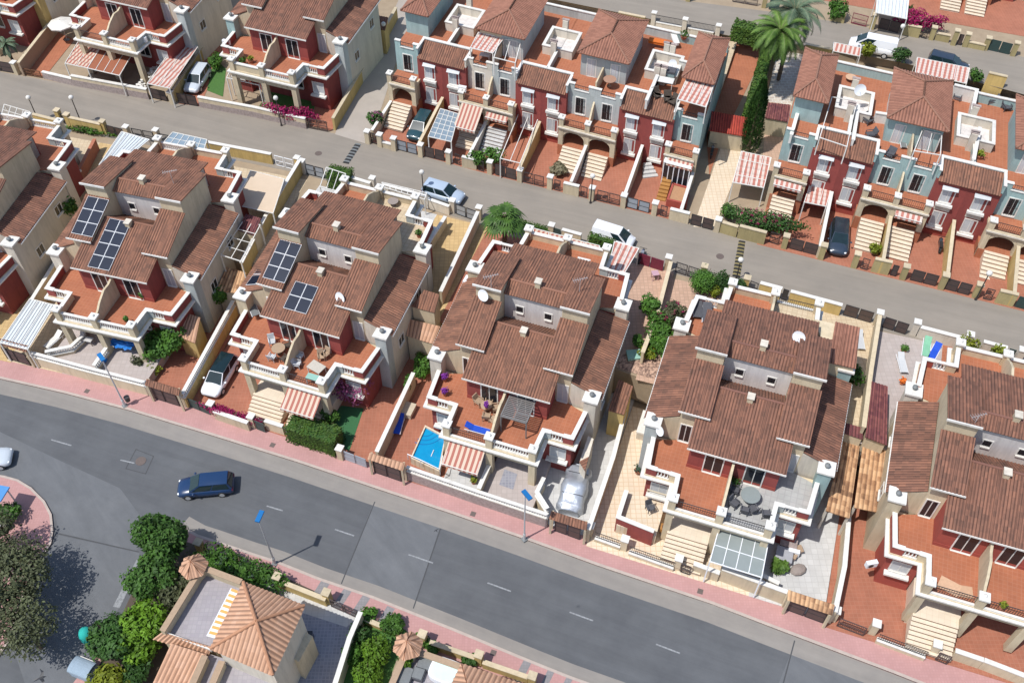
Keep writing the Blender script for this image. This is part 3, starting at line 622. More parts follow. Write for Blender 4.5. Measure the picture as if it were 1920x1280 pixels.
# ------------------------------------------------------------------ garden walls, gates, lamps
def gwall(label, pts, zb, zt, th=.22, wall='cream', cap='white', bal=False, group='garden walls of the villas', over=.06, cat='wall', stonebase=False, pierced=False):
    "pts: world points along the wall top"
    c = rebase(pts); q = [(p[0]-c.x, p[1]-c.y) for p in pts]; z0 = min(p[2] for p in pts) if len(pts[0]) > 2 else 0
    fz = (lambda v: (lambda x, y: v(x+c.x, y+c.y))) ; Z = lambda v: fz(v) if callable(v) else v
    t = thing('garden_wall', label, cat, (c.x, c.y, 0), 0, group)
    zt_ = Z(zt); zb_ = Z(zb); low = (lambda k: (lambda x, y: (zt_(x, y) if callable(zt_) else zt_)-k))
    if bal:
        MB().strip(q, th, zb_, low(.62)).build('wall_body', MT[wall], t)
        MB().strip(q, th+.08, low(.62), low(.54)).build('base_rail', MT[cap], t); MB().strip(q, th+.1, low(.1), zt_).build('coping', MT[cap], t)
        m = MB()
        for a, b in zip(q, q[1:]):
            a, b = Vector(a), Vector(b); n = max(1, int((b-a).length/.2))
            for i in range(n):
                p = a+(b-a)*(i+.5)/n; zz = low(.55)(p.x, p.y); m.lathe([(.04, 0), (.07, .12), (.035, .3), (.05, .45)], 6, (p.x, p.y, zz))
        m.build('balusters', MT[cap], t)
    else:
        MB().strip(q, th, zb_, low(.08)).build('wall_body', MT[wall], t); MB().strip(q, th+over*2, low(.08), zt_).build('coping', MT[cap], t)
        if stonebase: MB().strip(q, th+.03, zb_, low(stonebase)).build('stone_cladding', MT['stone'], t)
        if pierced:
            m = MB()
            for a, b in zip(q, q[1:]):
                a, b = Vector(a), Vector(b); d = b-a; n = max(1, int(d.length/1.3)); ang = math.atan2(d.y, d.x)
                for i in range(n):
                    p = a+d*(i+.5)/n; m.obox(p.x, p.y, low(.62)(p.x, p.y), .28, th+.02, .3, ang)
            m.build('pierced_block', MT['dark'], t)
    return t
def post(label, p, zb, zt, w=.45, wall='cream', cap='white', rz=-.34, group='gate posts', lamp=False):
    t = thing('gate_post', label, 'post', (p[0], p[1], zb), rz, group); h = zt-zb
    MB().cbox(0, 0, 0, w, w, h-.1).build('post_body', MT[wall], t); m = MB().cbox(0, 0, h-.1, w+.14, w+.14, .1)
    m.build('post_cap', MT[cap], t); return t
def gate(label, a, b, zb, h, mat='iron', group='gates', leaves=2, solid=False, cat='gate', bars=True):
    a, b = Vector(a[:2]), Vector(b[:2]); c = (a+b)/2; L = (b-a).length; ang = math.atan2((b-a).y, (b-a).x)
    t = thing('metal_gate', label, cat, (c.x, c.y, zb), ang, group)
    for i in range(leaves):
        x0 = -L/2+L*i/leaves+.03; x1 = -L/2+L*(i+1)/leaves-.03
        m = MB(); m.box(x0, -.03, .06, x0+.06, .03, h); m.box(x1-.06, -.03, .06, x1, .03, h); m.box(x0+.06, -.03, h-.06, x1-.06, .03, h); m.box(x0+.06, -.03, .06, x1-.06, .03, .14); m.box(x0+.06, -.03, h*.5, x1-.06, .03, h*.5+.05)
        lf = m.build('gate_leaf', MT[mat if solid is False else solid if isinstance(solid, str) else mat], t)
        if solid: MB().box(x0+.05, -.015, .1, x1-.05, .015, h-.04).build('sheet', MT[solid if isinstance(solid, str) else mat], lf)
        elif bars:
            m = MB(); n = max(3, int((x1-x0)/.13))
            for k in range(1, n): x = x0+(x1-x0)*k/n; m.box(x-.011, -.011, .12, x+.011, .011, h-.05)
            m.build('bars', MT[mat], lf)
    return t
def globe_lamp(label, p, zb, h=3.0):
    t = thing('street_lamp', label, 'street lamp', (p[0], p[1], zb), 0, 'globe lamps along the upper streets')
    MB().lathe([(.12, 0), (.12, .1), (.06, .35), (.045, h-.1), (.09, h)], 8).build('pole', MT['iron'], t)
    g = MB().ball((0, 0, h+.22), .25, 14); g.build('globe', MT['white'], t, smooth=True); return t
def tall_lamp(label, p, head, bin_=False):
    t = thing('street_light', label, 'street light', (p[0], p[1], .12), math.atan2(head[1]-p[1], head[0]-p[0]), 'tall street lights on the avenue')
    r = math.hypot(head[0]-p[0], head[1]-p[1]); h = head[2]-.12
    MB().lathe([(.11, 0), (.11, .8), (.07, .85), (.045, h-.1)], 10).build('pole', MT['alu'], t)
    MB().tube((0, 0, h-.12), (r-.3, 0, h+.02), .035).build('arm', MT['alu'], t)
    m = MB().box(r-.45, -.17, h-.02, r+.45, .17, h+.1); m.build('lamp_head', MT['bluelamp'], t)
    MB().box(r-.4, -.14, h-.06, r+.4, .14, h-.021).build('lens', MT['frostglass'], t)
    MB().box(-.2, -.2, .0, .2, .2, .06).build('base_plate', MT['capgrey'], t)
    if bin_: MB().lathe([(.2, .5), (.23, .95), (.24, 1.0)], 10, (.12, .38, 0)).build('litter_bin', MT['iron'], t)
    return t
# ------------------------------------------------------------------ plants
def leaves(mb, c, r, n, size, rnd, shell=.55, flat=0, zmin=None):
    for i in range(n):
        while True:
            d = Vector((rnd.uniform(-1, 1), rnd.uniform(-1, 1), rnd.uniform(-1, 1)))
            if .05 < d.length <= 1: break
        d.normalize(); k = shell+(1-shell)*rnd.random()**.7; k *= rnd.uniform(.8, 1.05)+(.3*rnd.random() if rnd.random() < .12 else 0)
        p = Vector(c)+Vector((d.x*r[0]*k, d.y*r[1]*k, d.z*r[2]*k))
        if zmin is not None and p.z < zmin: p.z = zmin+rnd.random()*.2
        nn = (d+Vector((rnd.uniform(-.9, .9), rnd.uniform(-.9, .9), rnd.uniform(-.2, 1.0)))).normalized()
        a = nn.orthogonal().normalized(); b = nn.cross(a); an = rnd.random()*6.28; u = a*math.cos(an)+b*math.sin(an); v = nn.cross(u)
        s = size*rnd.uniform(.6, 1.3); w = s*.55
        mb.add([p-u*s, p+v*w+nn*.1*s, p+u*s, p-v*w+nn*.1*s], [(0, 1, 2, 3)])
def bush(name, label, cat, p, zb, r, h, mat='leaf', n=900, size=.16, lobes=6, trunk=.0, seed=1, group=None, blossom=None, spread=.55):
    rnd = random.Random(seed); t = thing(name, label, cat, (p[0], p[1], zb), 0, group); m = MB()
    c0 = Vector((0, 0, trunk+(h-trunk)/2)); rr = Vector((r, r, (h-trunk)/2)) if not isinstance(r, tuple) else Vector((r[0], r[1], (h-trunk)/2))
    leaves(m, c0, rr*.8, n//3, size, rnd, .5, zmin=.05)
    for i in range(lobes):
        a = 6.28*i/lobes+rnd.uniform(-.5, .5); zz = rnd.uniform(-.35, .75); k = rnd.uniform(.4, .62)
        c = c0+Vector((math.cos(a)*rr.x*spread, math.sin(a)*rr.y*spread, zz*rr.z*.7))
        leaves(m, c, rr*k, int(n*.66/lobes), size, rnd, .6, zmin=.05)
    m.build('crown' if trunk else 'foliage', MT[mat], t)
    if blossom:
        b = MB()
        for i in range(blossom[1]):
            a = rnd.random()*6.28; k = math.sqrt(rnd.random())*.95; c = c0+Vector((math.cos(a)*rr.x*k, math.sin(a)*rr.y*k, rr.z*math.sqrt(max(.05, 1-k*k))*.95))
            leaves(b, c, (.22, .22, .15), 10, size*.55, rnd, .2, zmin=.05)
        b.build('blossom', MT[blossom[0]], t)
    w = MB(); tr = max(trunk, h*.4); R = max(.05, min(.22, rr.x*.08))
    w.tube((0, 0, -.2), (.03, .02, tr), R, R*.7)
    for i in range(5):
        a = 6.28*i/5+rnd.random(); w.tube((.03, .02, tr*.9), (math.cos(a)*rr.x*.6, math.sin(a)*rr.y*.6, tr+(h-tr)*rnd.uniform(.4, .8)), R*.5, R*.15, 6)
    w.build('trunk', MT['trunk'], t); return t
def hedge(label, a, b, zb, h, w, mat='leafdark', seed=3, n=70, size=.09, group='clipped hedges', cat='hedge'):
    rnd = random.Random(seed); a, b = Vector(a[:2]), Vector(b[:2]); c = (a+b)/2; L = (b-a).length; ang = math.atan2((b-a).y, (b-a).x)
    t = thing('hedge', label, cat, (c.x, c.y, zb), ang, group); m = MB(); N = int(n*L*(w+2*h))
    for i in range(N):
        q = rnd.random()*(w+2*h); x = rnd.uniform(-L/2, L/2); j = lambda: rnd.uniform(-.06, .06)+.05*math.sin(x*3.1+q*2)
        if q < w: p = Vector((x, q-w/2, h+j())); nn = Vector((0, 0, 1))
        elif q < w+h: p = Vector((x, -w/2+j(), q-w)); nn = Vector((0, -1, .2))
        else: p = Vector((x, w/2+j(), q-w-h)); nn = Vector((0, 1, .2))
        if rnd.random() < .06: p.x = rnd.choice((-L/2, L/2)); p.y = rnd.uniform(-w/2, w/2); p.z = rnd.uniform(0, h)
        nn = (nn+Vector((rnd.uniform(-.6, .6), rnd.uniform(-.6, .6), rnd.uniform(-.3, .3)))).normalized(); u = nn.orthogonal().normalized(); v = nn.cross(u); s = size*rnd.uniform(.7, 1.4)
        m.add([p-u*s, p+v*s*.6, p+u*s, p-v*s*.6], [(0, 1, 2, 3)])
    m.build('foliage', MT[mat], t); MB().box(-L/2+.12, -w/2+.12, 0, L/2-.12, w/2-.12, h-.12).build('inner_growth', MT['leafdark'], t); return t
def palm(label, p, zb, h, nf, L, mat, seed=5, fan=False, tr=.22):
    rnd = random.Random(seed); t = thing('palm_tree', label, 'palm', (p[0], p[1], zb), 0, 'palm trees')
    w = MB(); k = 10
    for i in range(k): w.tube((0, 0, h*i/k), (0, 0, h*(i+1)/k), tr*(1.12 if i % 2 else 1), tr*.93, 9)
    w.build('trunk', MT['trunk'], t); top = Vector((0, 0, h)); m = MB(); rb = MB()
    for f in range(nf):
        a = f*2.39996+rnd.uniform(-.15, .15); el = math.radians((58-88*(f/nf) if fan else 78-105*(f/nf))+rnd.uniform(-8, 8)); l = L*rnd.uniform(.85, 1.08)*((.6+.45*f/nf) if fan else 1)
        hd = Vector((math.cos(a), math.sin(a), 0)); sdv = Vector((-hd.y, hd.x, 0)); pts = []; q = top.copy(); e = el
        ns = 12
        for i in range(ns+1):
            pts.append(q.copy()); q = q+(hd*math.cos(e)+Vector((0, 0, math.sin(e))))*(l/ns); e -= (.16 if not fan else .07)
        if not fan:
            for i in range(ns): rb.tube(pts[i], pts[i+1], .025*(1-i/ns)+.008, .02*(1-i/ns)+.006, 4, False)
            for i in range(3, ns*5):
                k_ = i/5; j = int(k_); 
                if j >= ns: break
                b = pts[j].lerp(pts[j+1], k_-j); dirv = (pts[j+1]-pts[j]).normalized(); ll = l*.2*math.sin(math.pi*min(.97, k_/ns*.85+.12))
                for sg in (-1, 1):
                    e2 = b+(sdv*sg*.8+dirv*.75+Vector((0, 0, -.25))).normalized()*ll; u = dirv*.032
                    m.add([b-u, b+u, e2+u*.2, e2-u*.2], [(0, 1, 2, 3)])
        else:
            stem = max(2, int(ns*(.12+.36*f/nf)))
            for i in range(stem): rb.tube(pts[i], pts[i+1], .02, .02, 4, False)
            b = pts[stem]; dirv = (pts[stem+1]-pts[stem]).normalized(); nr = dirv.cross(sdv).normalized()
            for i in range(13):
                an = (i-6)/6*1.75; d2 = (dirv*math.cos(an)+sdv*math.sin(an)).normalized(); rr_ = l*.44*(1-.2*abs(an)/1.75)*rnd.uniform(.9, 1.1)
                e1 = b+d2*rr_*.6; e2 = b+d2*rr_+Vector((0, 0, -.3*rr_)); sv = d2.cross(nr).normalized()*rr_*.085
                m.add([b, e1-sv, e2, e1+sv], [(0, 1, 2, 3)])
    rb.build('frond_stems', MT['drygrass'], t); m.build('fronds', MT[mat], t); return t
def cypress(label, p, zb, h, r, seed=2):
    rnd = random.Random(seed); t = thing('cypress_tree', label, 'tree', (p[0], p[1], zb), 0); m = MB()
    for i in range(5200):
        k = rnd.random()**.8; z = h*k; rr = r*math.sin(math.pi*min(1, (1-k)*.62+.02))**.7*rnd.uniform(.8, 1.08)
        a = rnd.random()*6.28; rr *= 1+.12*math.sin(a*3+z*1.3); c = Vector((math.cos(a)*rr, math.sin(a)*rr, z)); d = Vector((math.cos(a)*.5, math.sin(a)*.5, 1)).normalized()
        d = (d+Vector((rnd.uniform(-.4, .4), rnd.uniform(-.4, .4), 0))).normalized(); sv = d.cross(Vector((math.cos(a), math.sin(a), .2))).normalized(); s = rnd.uniform(.12, .26)
        m.add([c-sv*s*.3, c+d*s, c+sv*s*.3, c-d*s*.5], [(0, 1, 2, 3)])
    m.build('crown', MT['leafdark'], t); MB().tube((0, 0, -.2), (0, 0, h*.8), .2, .05).build('trunk', MT['trunk'], t); return t
# ------------------------------------------------------------------ vehicles
def car(name, label, p, zb, rz, paint, L=4.4, W=1.8, H=1.45, kind='hatch', roofc=None, group='cars'):
    t = thing(name, label, 'car', (p[0], p[1], zb), rz, group); pm = MT[paint]
    hl, hw = L/2, W/2; belt = H*.60
    prof = {'hatch': (.30, -.12, -.44, -.49), 'estate': (.30, .06, -.42, -.49), 'van': (.36, .16, -.485, -.5), 'suv': (.30, -.0, -.43, -.49), 'saloon': (.27, .10, -.25, -.40)}
    fb, ft, rt, rb = prof[kind] if kind in prof else prof['hatch']
    if kind in ('hatch', 'estate', 'suv'): fb, ft = .27, .07
    # lower body: lofted rings from tail to nose
    st = [(-.5, .74, .30, .42), (-.49, .86, .20, .50), (-.44, .95, .17, .57), (-.3, .99, .16, .60), (0, 1, .16, .60), (fb, .99, .16, .60), (.38, .97, .17, .55), (.45, .90, .19, .50), (.485, .78, .22, .44), (.5, .62, .28, .36)]
    if kind == 'saloon': st[1] = (-.49, .88, .2, .54); st[2] = (-.44, .95, .17, .58)
    m = MB(); R = []
    for x, wf, zl, zt in st:
        w_ = hw*wf; X = x*L; zl *= H; zt *= H
        R.append([(X, -w_*.9, zl), (X, -w_, zl+(zt-zl)*.35), (X, -w_*.97, zl+(zt-zl)*.75), (X, -w_*.86, zt-.02), (X, -w_*.45, zt+.045), (X, 0, zt+.06), (X, w_*.45, zt+.045), (X, w_*.86, zt-.02), (X, w_*.97, zl+(zt-zl)*.75), (X, w_, zl+(zt-zl)*.35), (X, w_*.9, zl)])
    k = len(R[0]); m.v = [q for r in R for q in r]
    for i in range(len(R)-1):
        for j in range(k): m.f.append((i*k+j, i*k+(j+1) % k, (i+1)*k+(j+1) % k, (i+1)*k+j))
    m.f += [tuple(range(k-1, -1, -1)), tuple(range((len(R)-1)*k, len(R)*k))]
    m.build('body', pm, t, smooth=True)
    # cabin
    z1 = H*.985; wb, wt = hw*.86, hw*.68; zb_ = belt+.0
    B = [(fb*L, -wb, zb_), (fb*L, wb, zb_), (rb*L, wb, zb_), (rb*L, -wb, zb_)]; Tt = [(ft*L, -wt, z1), (ft*L, wt, z1), (rt*L, wt, z1), (rt*L, -wt, z1)]
    MB().add(B+Tt, [(0,1,5,4), (1,2,6,5), (2,3,7,6), (3,0,4,7), (4,5,6,7)]).build('pillars', pm, t)
    rp = MB(); g = 6
    for i in range(g+1):
        for j in range(g+1):
            x = ft*L+(rt-ft)*L*i/g; y = -wt+2*wt*j/g; rp.v.append((x, y, z1+.012+.05*math.sin(math.pi*i/g)**.5*math.sin(math.pi*j/g)**.5))
    for i in range(g):
        for j in range(g): a = i*(g+1)+j; rp.f.append((a, a+1, a+g+2, a+g+1))
    rp.build('roof', MT[roofc] if roofc else pm, t, smooth=True)
    def lerp(a, b, k_): return tuple(a[i]+(b[i]-a[i])*k_ for i in range(3))
    def pane(nm, b0, b1, t1, t0, off, i0=.06, i1=.94, k0=.08, k1=.94):
        q = [lerp(lerp(b0, t0, k0), lerp(b1, t1, k0), i0), lerp(lerp(b0, t0, k0), lerp(b1, t1, k0), i1), lerp(lerp(b0, t0, k1), lerp(b1, t1, k1), i1), lerp(lerp(b0, t0, k1), lerp(b1, t1, k1), i0)]
        MB().add([tuple(a[i]+off[i] for i in range(3)) for a in q], [(0,1,2,3)]).build(nm, MT['carglass'], t)
    pane('windscreen', B[0], B[1], Tt[1], Tt[0], (.02, 0, .02), .04, .96, .02, .97)
    if kind != 'van': pane('rear_window', B[2], B[3], Tt[3], Tt[2], (-.02, 0, .015))
    for s_, (a, b, c, d) in ((1, (B[1], B[2], Tt[2], Tt[1])), (-1, (B[3], B[0], Tt[0], Tt[3]))):
        if kind == 'van':
            pane('side_window', *((a, b, c, d)), (0, s_*.015, .01), *((.05, .33) if s_ > 0 else (.67, .95)))
        else:
            pane('side_window', a, b, c, d, (0, s_*.015, .01), .05, .48); pane('side_window', a, b, c, d, (0, s_*.015, .01), .52, .95)
    r_ = .32
    for x in (.31*L, -.29*L):
        for s_ in (-1, 1):
            y = s_*(hw-.1); wv = MB().tube((x, y-.11, r_), (x, y+.11, r_), r_, n=18).build('wheel', MT['rubber'], t)
            MB().tube((x, y+s_*.105, r_), (x, y+s_*.125, r_), r_*.62, n=12).build('rim', MT['alu'], wv)
    for s_ in (-1, 1):
        MB().ball((.462*L, s_*hw*.66, H*.43), .13, 8, .6).build('headlight', MT['whitem'], t, smooth=True); MB().box(-.499*L, s_*hw*.7-.14, H*.42, -.475*L, s_*hw*.7+.14, H*.54).build('tail_light', MT['winered'], t)
        MB().ball((fb*L-.35, s_*(hw+.08), belt+.06), .11, 8, .6).build('mirror', pm, t, smooth=True)
    MB().box(.49*L, -.4, H*.2, .505*L, .4, H*.3).build('bumper_grille', MT['dark'], t)
    return t
for n_, c_ in (('paintwhite', (.82,.83,.85)), ('paintblue', (.010,.035,.10)), ('paintblack', (.02,.03,.04)), ('paintsilver', (.40,.48,.58)), ('paintpale', (.55,.60,.64)), ('paintteal', (.02,.06,.075)), ('paintnight', (.03,.045,.07))):
    m_ = nmat(n_, c_, tuple(k*.95 for k in c_), 1, rough=.28, obj=0); m_.node_tree.nodes['Principled BSDF'].inputs['Coat Weight'].default_value = .5
# ------------------------------------------------------------------ garden furniture
def chair(label, p, zb, rz, mat='rattan', group='garden chairs', s=1.0, open_=False):
    t = thing('garden_chair', label, 'chair', (p[0], p[1], zb), rz, group); m_ = MT[mat]
    MB().box(-.27*s, -.26*s, .38, .27*s, .26*s, .45).build('seat', m_, t); MB().extx([(.24*s, .45), (.3*s, .45), (.42*s, .95), (.36*s, .95)], -.27*s, .27*s).build('backrest', m_, t)
    for x in (-.25*s, .25*s):
        MB().box(x-.03, -.24*s, .62, x+.03, .3*s, .66).build('armrest', m_, t)
        for y in (-.23*s, .23*s): MB().box(x-.025, y-.025, 0, x+.025, y+.025, .62 if y < 0 else .42).build('leg', m_, t)
    return t
def table(label, p, zb, rz, w=1.4, d=.8, h=.74, mat='white', round_=False, group='garden tables', topmat=None):
    t = thing('garden_table', label, 'table', (p[0], p[1], zb), rz, group)
    if round_:
        MB().lathe([(w/2, h-.05), (w/2, h)], 20).build('tabletop', MT[topmat or mat], t); MB().lathe([(.22, 0), (.05, .08), (.05, h-.05)], 8).build('pedestal', MT[mat], t)
    else:
        MB().box(-w/2, -d/2, h-.05, w/2, d/2, h).build('tabletop', MT[topmat or mat], t)
        for x in (-w/2+.07, w/2-.07):
            for y in (-d/2+.07, d/2-.07): MB().box(x-.03, y-.03, 0, x+.03, y+.03, h-.05).build('leg', MT[mat], t)
    return t
def lounger(label, p, zb, rz, mat='bluecloth', frame='whitem', group='sun loungers', L=1.9, W=.62):
    t = thing('sun_lounger', label, 'sun lounger', (p[0], p[1], zb), rz, group)
    MB().extx([(-L/2, .32), (L*.18, .32), (L/2, .62), (L/2-.03, .67), (L*.17, .37), (-L/2, .37)], -W/2+.05, W/2-.05).build('cushion', MT[mat], t)
    for x in (-W/2, W/2-.04): MB().box(x, -L/2, .27, x+.04, L/2, .315).build('side_rail', MT[frame], t)
    for x in (-W/2+.02, W/2-.02):
        for y in (-L/2+.25, L/2-.3): MB().cbox(x, y, 0, .04, .04, .27).build('leg', MT[frame], t)
    return t
def parasol(label, p, zb, r=1.4, h=2.3, mat='white', n=8):
    t = thing('parasol', label, 'parasol', (p[0], p[1], zb), .3, 'parasols'); MB().tube((0, 0, 0), (0, 0, h+.3), .03).build('pole', MT['alu'], t)
    m = MB(); m.v = [(0, 0, h+.25)]+[(r*math.cos(6.2832*i/n), r*math.sin(6.2832*i/n), h-.2) for i in range(n)]+[(0, 0, h+.2)]+[(r*math.cos(6.2832*i/n), r*math.sin(6.2832*i/n), h-.34) for i in range(n)]
    for i in range(n): j = (i+1) % n; m.f += [(0, 1+i, 1+j), (1+i, n+2+i, n+2+j, 1+j)]
    m.build('canopy', MT[mat], t); MB().lathe([(.3, 0), (.3, .1), (.05, .12)], 12).build('base', MT['capgrey'], t); return t
def pot(label, p, zb, r=.3, mat='leaf', seed=1, potmat='clay', h=.55, group='potted plants'):
    t = thing('potted_plant', label, 'plant', (p[0], p[1], zb), 0, group); MB().lathe([(r*.45, 0), (r*.6, .3), (r*.65, .33)], 10).build('pot', MT[potmat], t)
    m = MB(); leaves(m, (0, 0, .33+h/2), (r, r, h/2), 90, .12, random.Random(seed), .2); m.build('foliage', MT[mat], t); return t
def dish(label, p, zb, rz, r=.42, h=.5):
    t = thing('satellite_dish', label, 'satellite dish', (p[0], p[1], zb), rz, 'satellite dishes')
    MB().tube((0, 0, 0), (0, 0, h), .025).build('mast', MT['alu'], t)
    m = MB(); n = 14; pr = [(0.0, 0), (.35, .02), (.7, .075), (1, .16)]
    for k_, (q, d) in enumerate(pr):
        for i in range(n): a = 6.2832*i/n; y = q*r*math.cos(a); z = q*r*math.sin(a)*1.0; m.v.append((d*r*1.2+z*-.35, y, h+z*.93+r*.3))
    for k_ in range(3):
        for i in range(n): m.f.append((k_*n+i, k_*n+(i+1) % n, (k_+1)*n+(i+1) % n, (k_+1)*n+i))
    m.build('reflector', MT['whitem'], t, smooth=True); MB().tube((.05, 0, h), (r*1.1, 0, h+.1), .015).build('feed_arm', MT['alu'], t); return t
def antenna(label, p, zb, h=1.6, rz=.3):
    t = thing('tv_antenna', label, 'antenna', (p[0], p[1], zb), rz, 'roof antennas'); MB().tube((0, 0, 0), (0, 0, h), .02).build('mast', MT['alu'], t); m = MB().tube((-.6, 0, h), (.6, 0, h), .015)
    for i in range(7): m.tube((-.55+i*.18, -.25+i*.02, h), (-.55+i*.18, .25-i*.02, h), .01, n=4)
    m.build('aerial', MT['alu'], t); return t
def ac_unit(label, p, zb, rz=0):
    t = thing('air_conditioner', label, 'air conditioner', (p[0], p[1], zb), rz, 'air conditioners'); MB().box(-.4, -.16, 0, .4, .16, .55).build('casing', MT['whitem'], t); MB().tube((-.1, -.162, .27), (-.1, -.175, .27), .2, n=14).build('fan_grille', MT['dark'], t); return t
def pergola(label, P4, zb, h, mat='white', cloth=None, nb=5, cat='pergola', sheet=None, group='pergolas and carports', posts=True, sheetmat='sheetmetal', nr=0, slope=0.0):
    "P4: four world corners (front-left, front-right, back-right, back-left) of the top"
    a, b, c, d = [Vector(p[:2]) for p in P4]; o = (a+b+c+d)/4; ang = math.atan2((b-a).y, (b-a).x); t = thing('pergola', label, cat, (o.x, o.y, zb), ang, group)
    ca, sa = math.cos(-ang), math.sin(-ang); R = lambda q: Vector((ca*(q-o).x-sa*(q-o).y, sa*(q-o).x+ca*(q-o).y)); a, b, c, d = R(a), R(b), R(c), R(d)
    def hz(q): return h+slope*(q.y-a.y)
    m = MB()
    for p, q in ((a, b), (b, c), (c, d), (d, a)): m.tube((p.x, p.y, hz(p)), (q.x, q.y, hz(q)), .05, n=4)
    for i in range(1, nb): p, q = a.lerp(b, i/nb), d.lerp(c, i/nb); m.tube((p.x, p.y, hz(p)), (q.x, q.y, hz(q)), .04, n=4)
    for i in range(1, nr): p, q = a.lerp(d, i/nr), b.lerp(c, i/nr); m.tube((p.x, p.y, hz(p)), (q.x, q.y, hz(q)), .035, n=4)
    m.build('frame', MT[mat], t)
    if posts:
        for p in (a, b, c, d): MB().cbox(p.x, p.y, 0, .09, .09, hz(p)).build('post', MT[mat], t)
    if cloth:
        m = MB(); n = 16; k_ = 24
        for i in range(n+1):
            for j in range(k_+1):
                p = a.lerp(b, i/n).lerp(d.lerp(c, i/n), j/k_); m.v.append((p.x, p.y, hz(p)+.03-.07*abs(math.sin(math.pi*j/k_*6))))
        for i in range(n):
            for j in range(k_): q = i*(k_+1)+j; m.f.append((q, q+1, q+k_+2, q+k_+1))
        m.build('cloth', MT[cloth], t)
    if sheet:
        m = MB(); q = [a, b, c, d]; m.add([(v.x, v.y, hz(v)-.04) for v in q]+[(v.x, v.y, hz(v)-.015) for v in q], [(0,3,2,1), (4,5,6,7), (0,1,5,4), (1,2,6,5), (2,3,7,6), (3,0,4,7)]); m.build('roof_sheet', MT[sheetmat], t)
        if sheet == 'ribs':
            m = MB()
            for i in range(9): p, q = a.lerp(b, (i+.5)/9), d.lerp(c, (i+.5)/9); m.tube((p.x, p.y, hz(p)+.01), (q.x, q.y, hz(q)+.01), .035, n=4)
            m.build('ribs', MT['alu'], t)
    return t
def tiledcover(name, label, cat, a, b, c, d, zl, zh, mat, wall='cream', zb=None, group=None, walls=True, pitch=.3):
    "a,b low eave (left,right), c,d high edge (right,left): world xy"
    a, b, c, d = [Vector(p[:2]) for p in (a, b, c, d)]; o = (a+b+c+d)/4; t = thing(name, label, cat, (o.x, o.y, 0), 0, group)
    q = lambda p, z: (p.x-o.x, p.y-o.y, z)
    roofmb([(q(a, zl), q(b, zl), q(d, zh), q(c, zh))], pitch=pitch).build('roof', MT[mat], t)
    if not walls and zb is not None:
        for p, z_ in ((a, zl), (b, zl), (c, zh), (d, zh)): v = (p-o)*.92; MB().box(v.x-.08, v.y-.08, zb, v.x+.08, v.y+.08, z_).build('post', MT[wall], t)
    if walls:
        k_ = .93; pl = [((p-o)*k_) for p in (a, b, c, d)]; m = MB(); z0 = zb if zb is not None else 0
        m.add([(pl[0].x, pl[0].y, z0), (pl[1].x, pl[1].y, z0), (pl[2].x, pl[2].y, z0), (pl[3].x, pl[3].y, z0), (pl[0].x, pl[0].y, zl-.02), (pl[1].x, pl[1].y, zl-.02), (pl[2].x, pl[2].y, zh-.05), (pl[3].x, pl[3].y, zh-.05)], [(0,3,2,1), (4,5,6,7), (0,1,5,4), (1,2,6,5), (2,3,7,6), (3,0,4,7)]); m.build('wall', MT[wall], t)
    return t
def clipx(poly, k, sg):
    o = []
    for i in range(len(poly)):
        a, b = poly[i], poly[(i+1) % len(poly)]; ia = (a[0]-k)*sg >= 0; ib = (b[0]-k)*sg >= 0
        if ia: o.append((a[0], a[1]))
        if ia != ib: t = (k-a[0])/(b[0]-a[0]); o.append((k, a[1]+(b[1]-a[1])*t))
    return o
def sheet(name, poly, z, mat, th=None, kind='structure', ztop=None):
    "a flat paved surface of the setting; split where the slope changes so that every face stays plane"
    c = rebase(poly); m = MB()
    for pl in ([poly] if not callable(z) else [q for q in (clipx(poly, -3, -1), clipx(poly, -3, 1)) if len(q) > 2]):
        q = [(p[0]-c.x, p[1]-c.y) for p in pl]; f = (lambda x, y: z(x+c.x)) if callable(z) else (lambda x, y: z)
        m.prism(q, (lambda x, y: f(x, y)-(th or .3)), f)
    o = m.build(name, MT[mat], loc=(c.x, c.y, 0)); o['kind'] = kind; return o
# ------------------------------------------------------------------ the setting
U = (lambda d=0.0: (lambda x, y=0: sz(x)+d)); TZ = (lambda d=0.0: (lambda x, y=0: sz(x)+1.3+d))
VO = {0: ((-50.9, 58.35), -.26), 1: ((-34.42, 54.07), -.26), 2: ((-18.05, 48.58), -.341), 3: ((-1.66, 42.23), -.337), 4: ((14.68, 35.70), -.333), 5: ((30.99, 29.22), -.33)}
def loc(n, x, y):
    (ox, oy), a = VO[n]; return (ox+math.cos(a)*x-math.sin(a)*y, oy+math.sin(a)*x+math.cos(a)*y)
sheet('ground', [(-250, -60), (250, -60), (250, 300), (-250, 300)], -.02, 'earth')
step = [(-160, 100)]+[loc(0, -9, 11)]+[loc(n, x, 11.2) for n in range(6) for x in (-6, 6)]+[loc(5, 9, 11), (140, 20)]
sheet('upper_ground', step+[(140, 260), (-160, 260)], (lambda x: sz(x)), 'earth', th=3.0)
sheet('hill', [at2 for at2 in [tuple(att(600, -40)[:2]), tuple(att(1000, -12)[:2]), tuple(att(1200, 30)[:2]), tuple(att(1370, 62)[:2]), tuple(att(1560, 90)[:2]), tuple(att(1700, 112)[:2]), tuple(att(1990, 180)[:2])]]+[(150, 80), (150, 250), (-20, 250)], TZ(), 'earth', th=1.6)
kn = [(-60, 700), (0, 711), (120, 738), (242, 770), (400, 818), (560, 868), (700, 915), (850, 965), (985, 1012), (1120, 1061), (1334, 1133), (1440, 1174), (1673, 1262), (1900, 1352)]
KN = [tuple(at(x, y)[:2]) for x, y in kn]
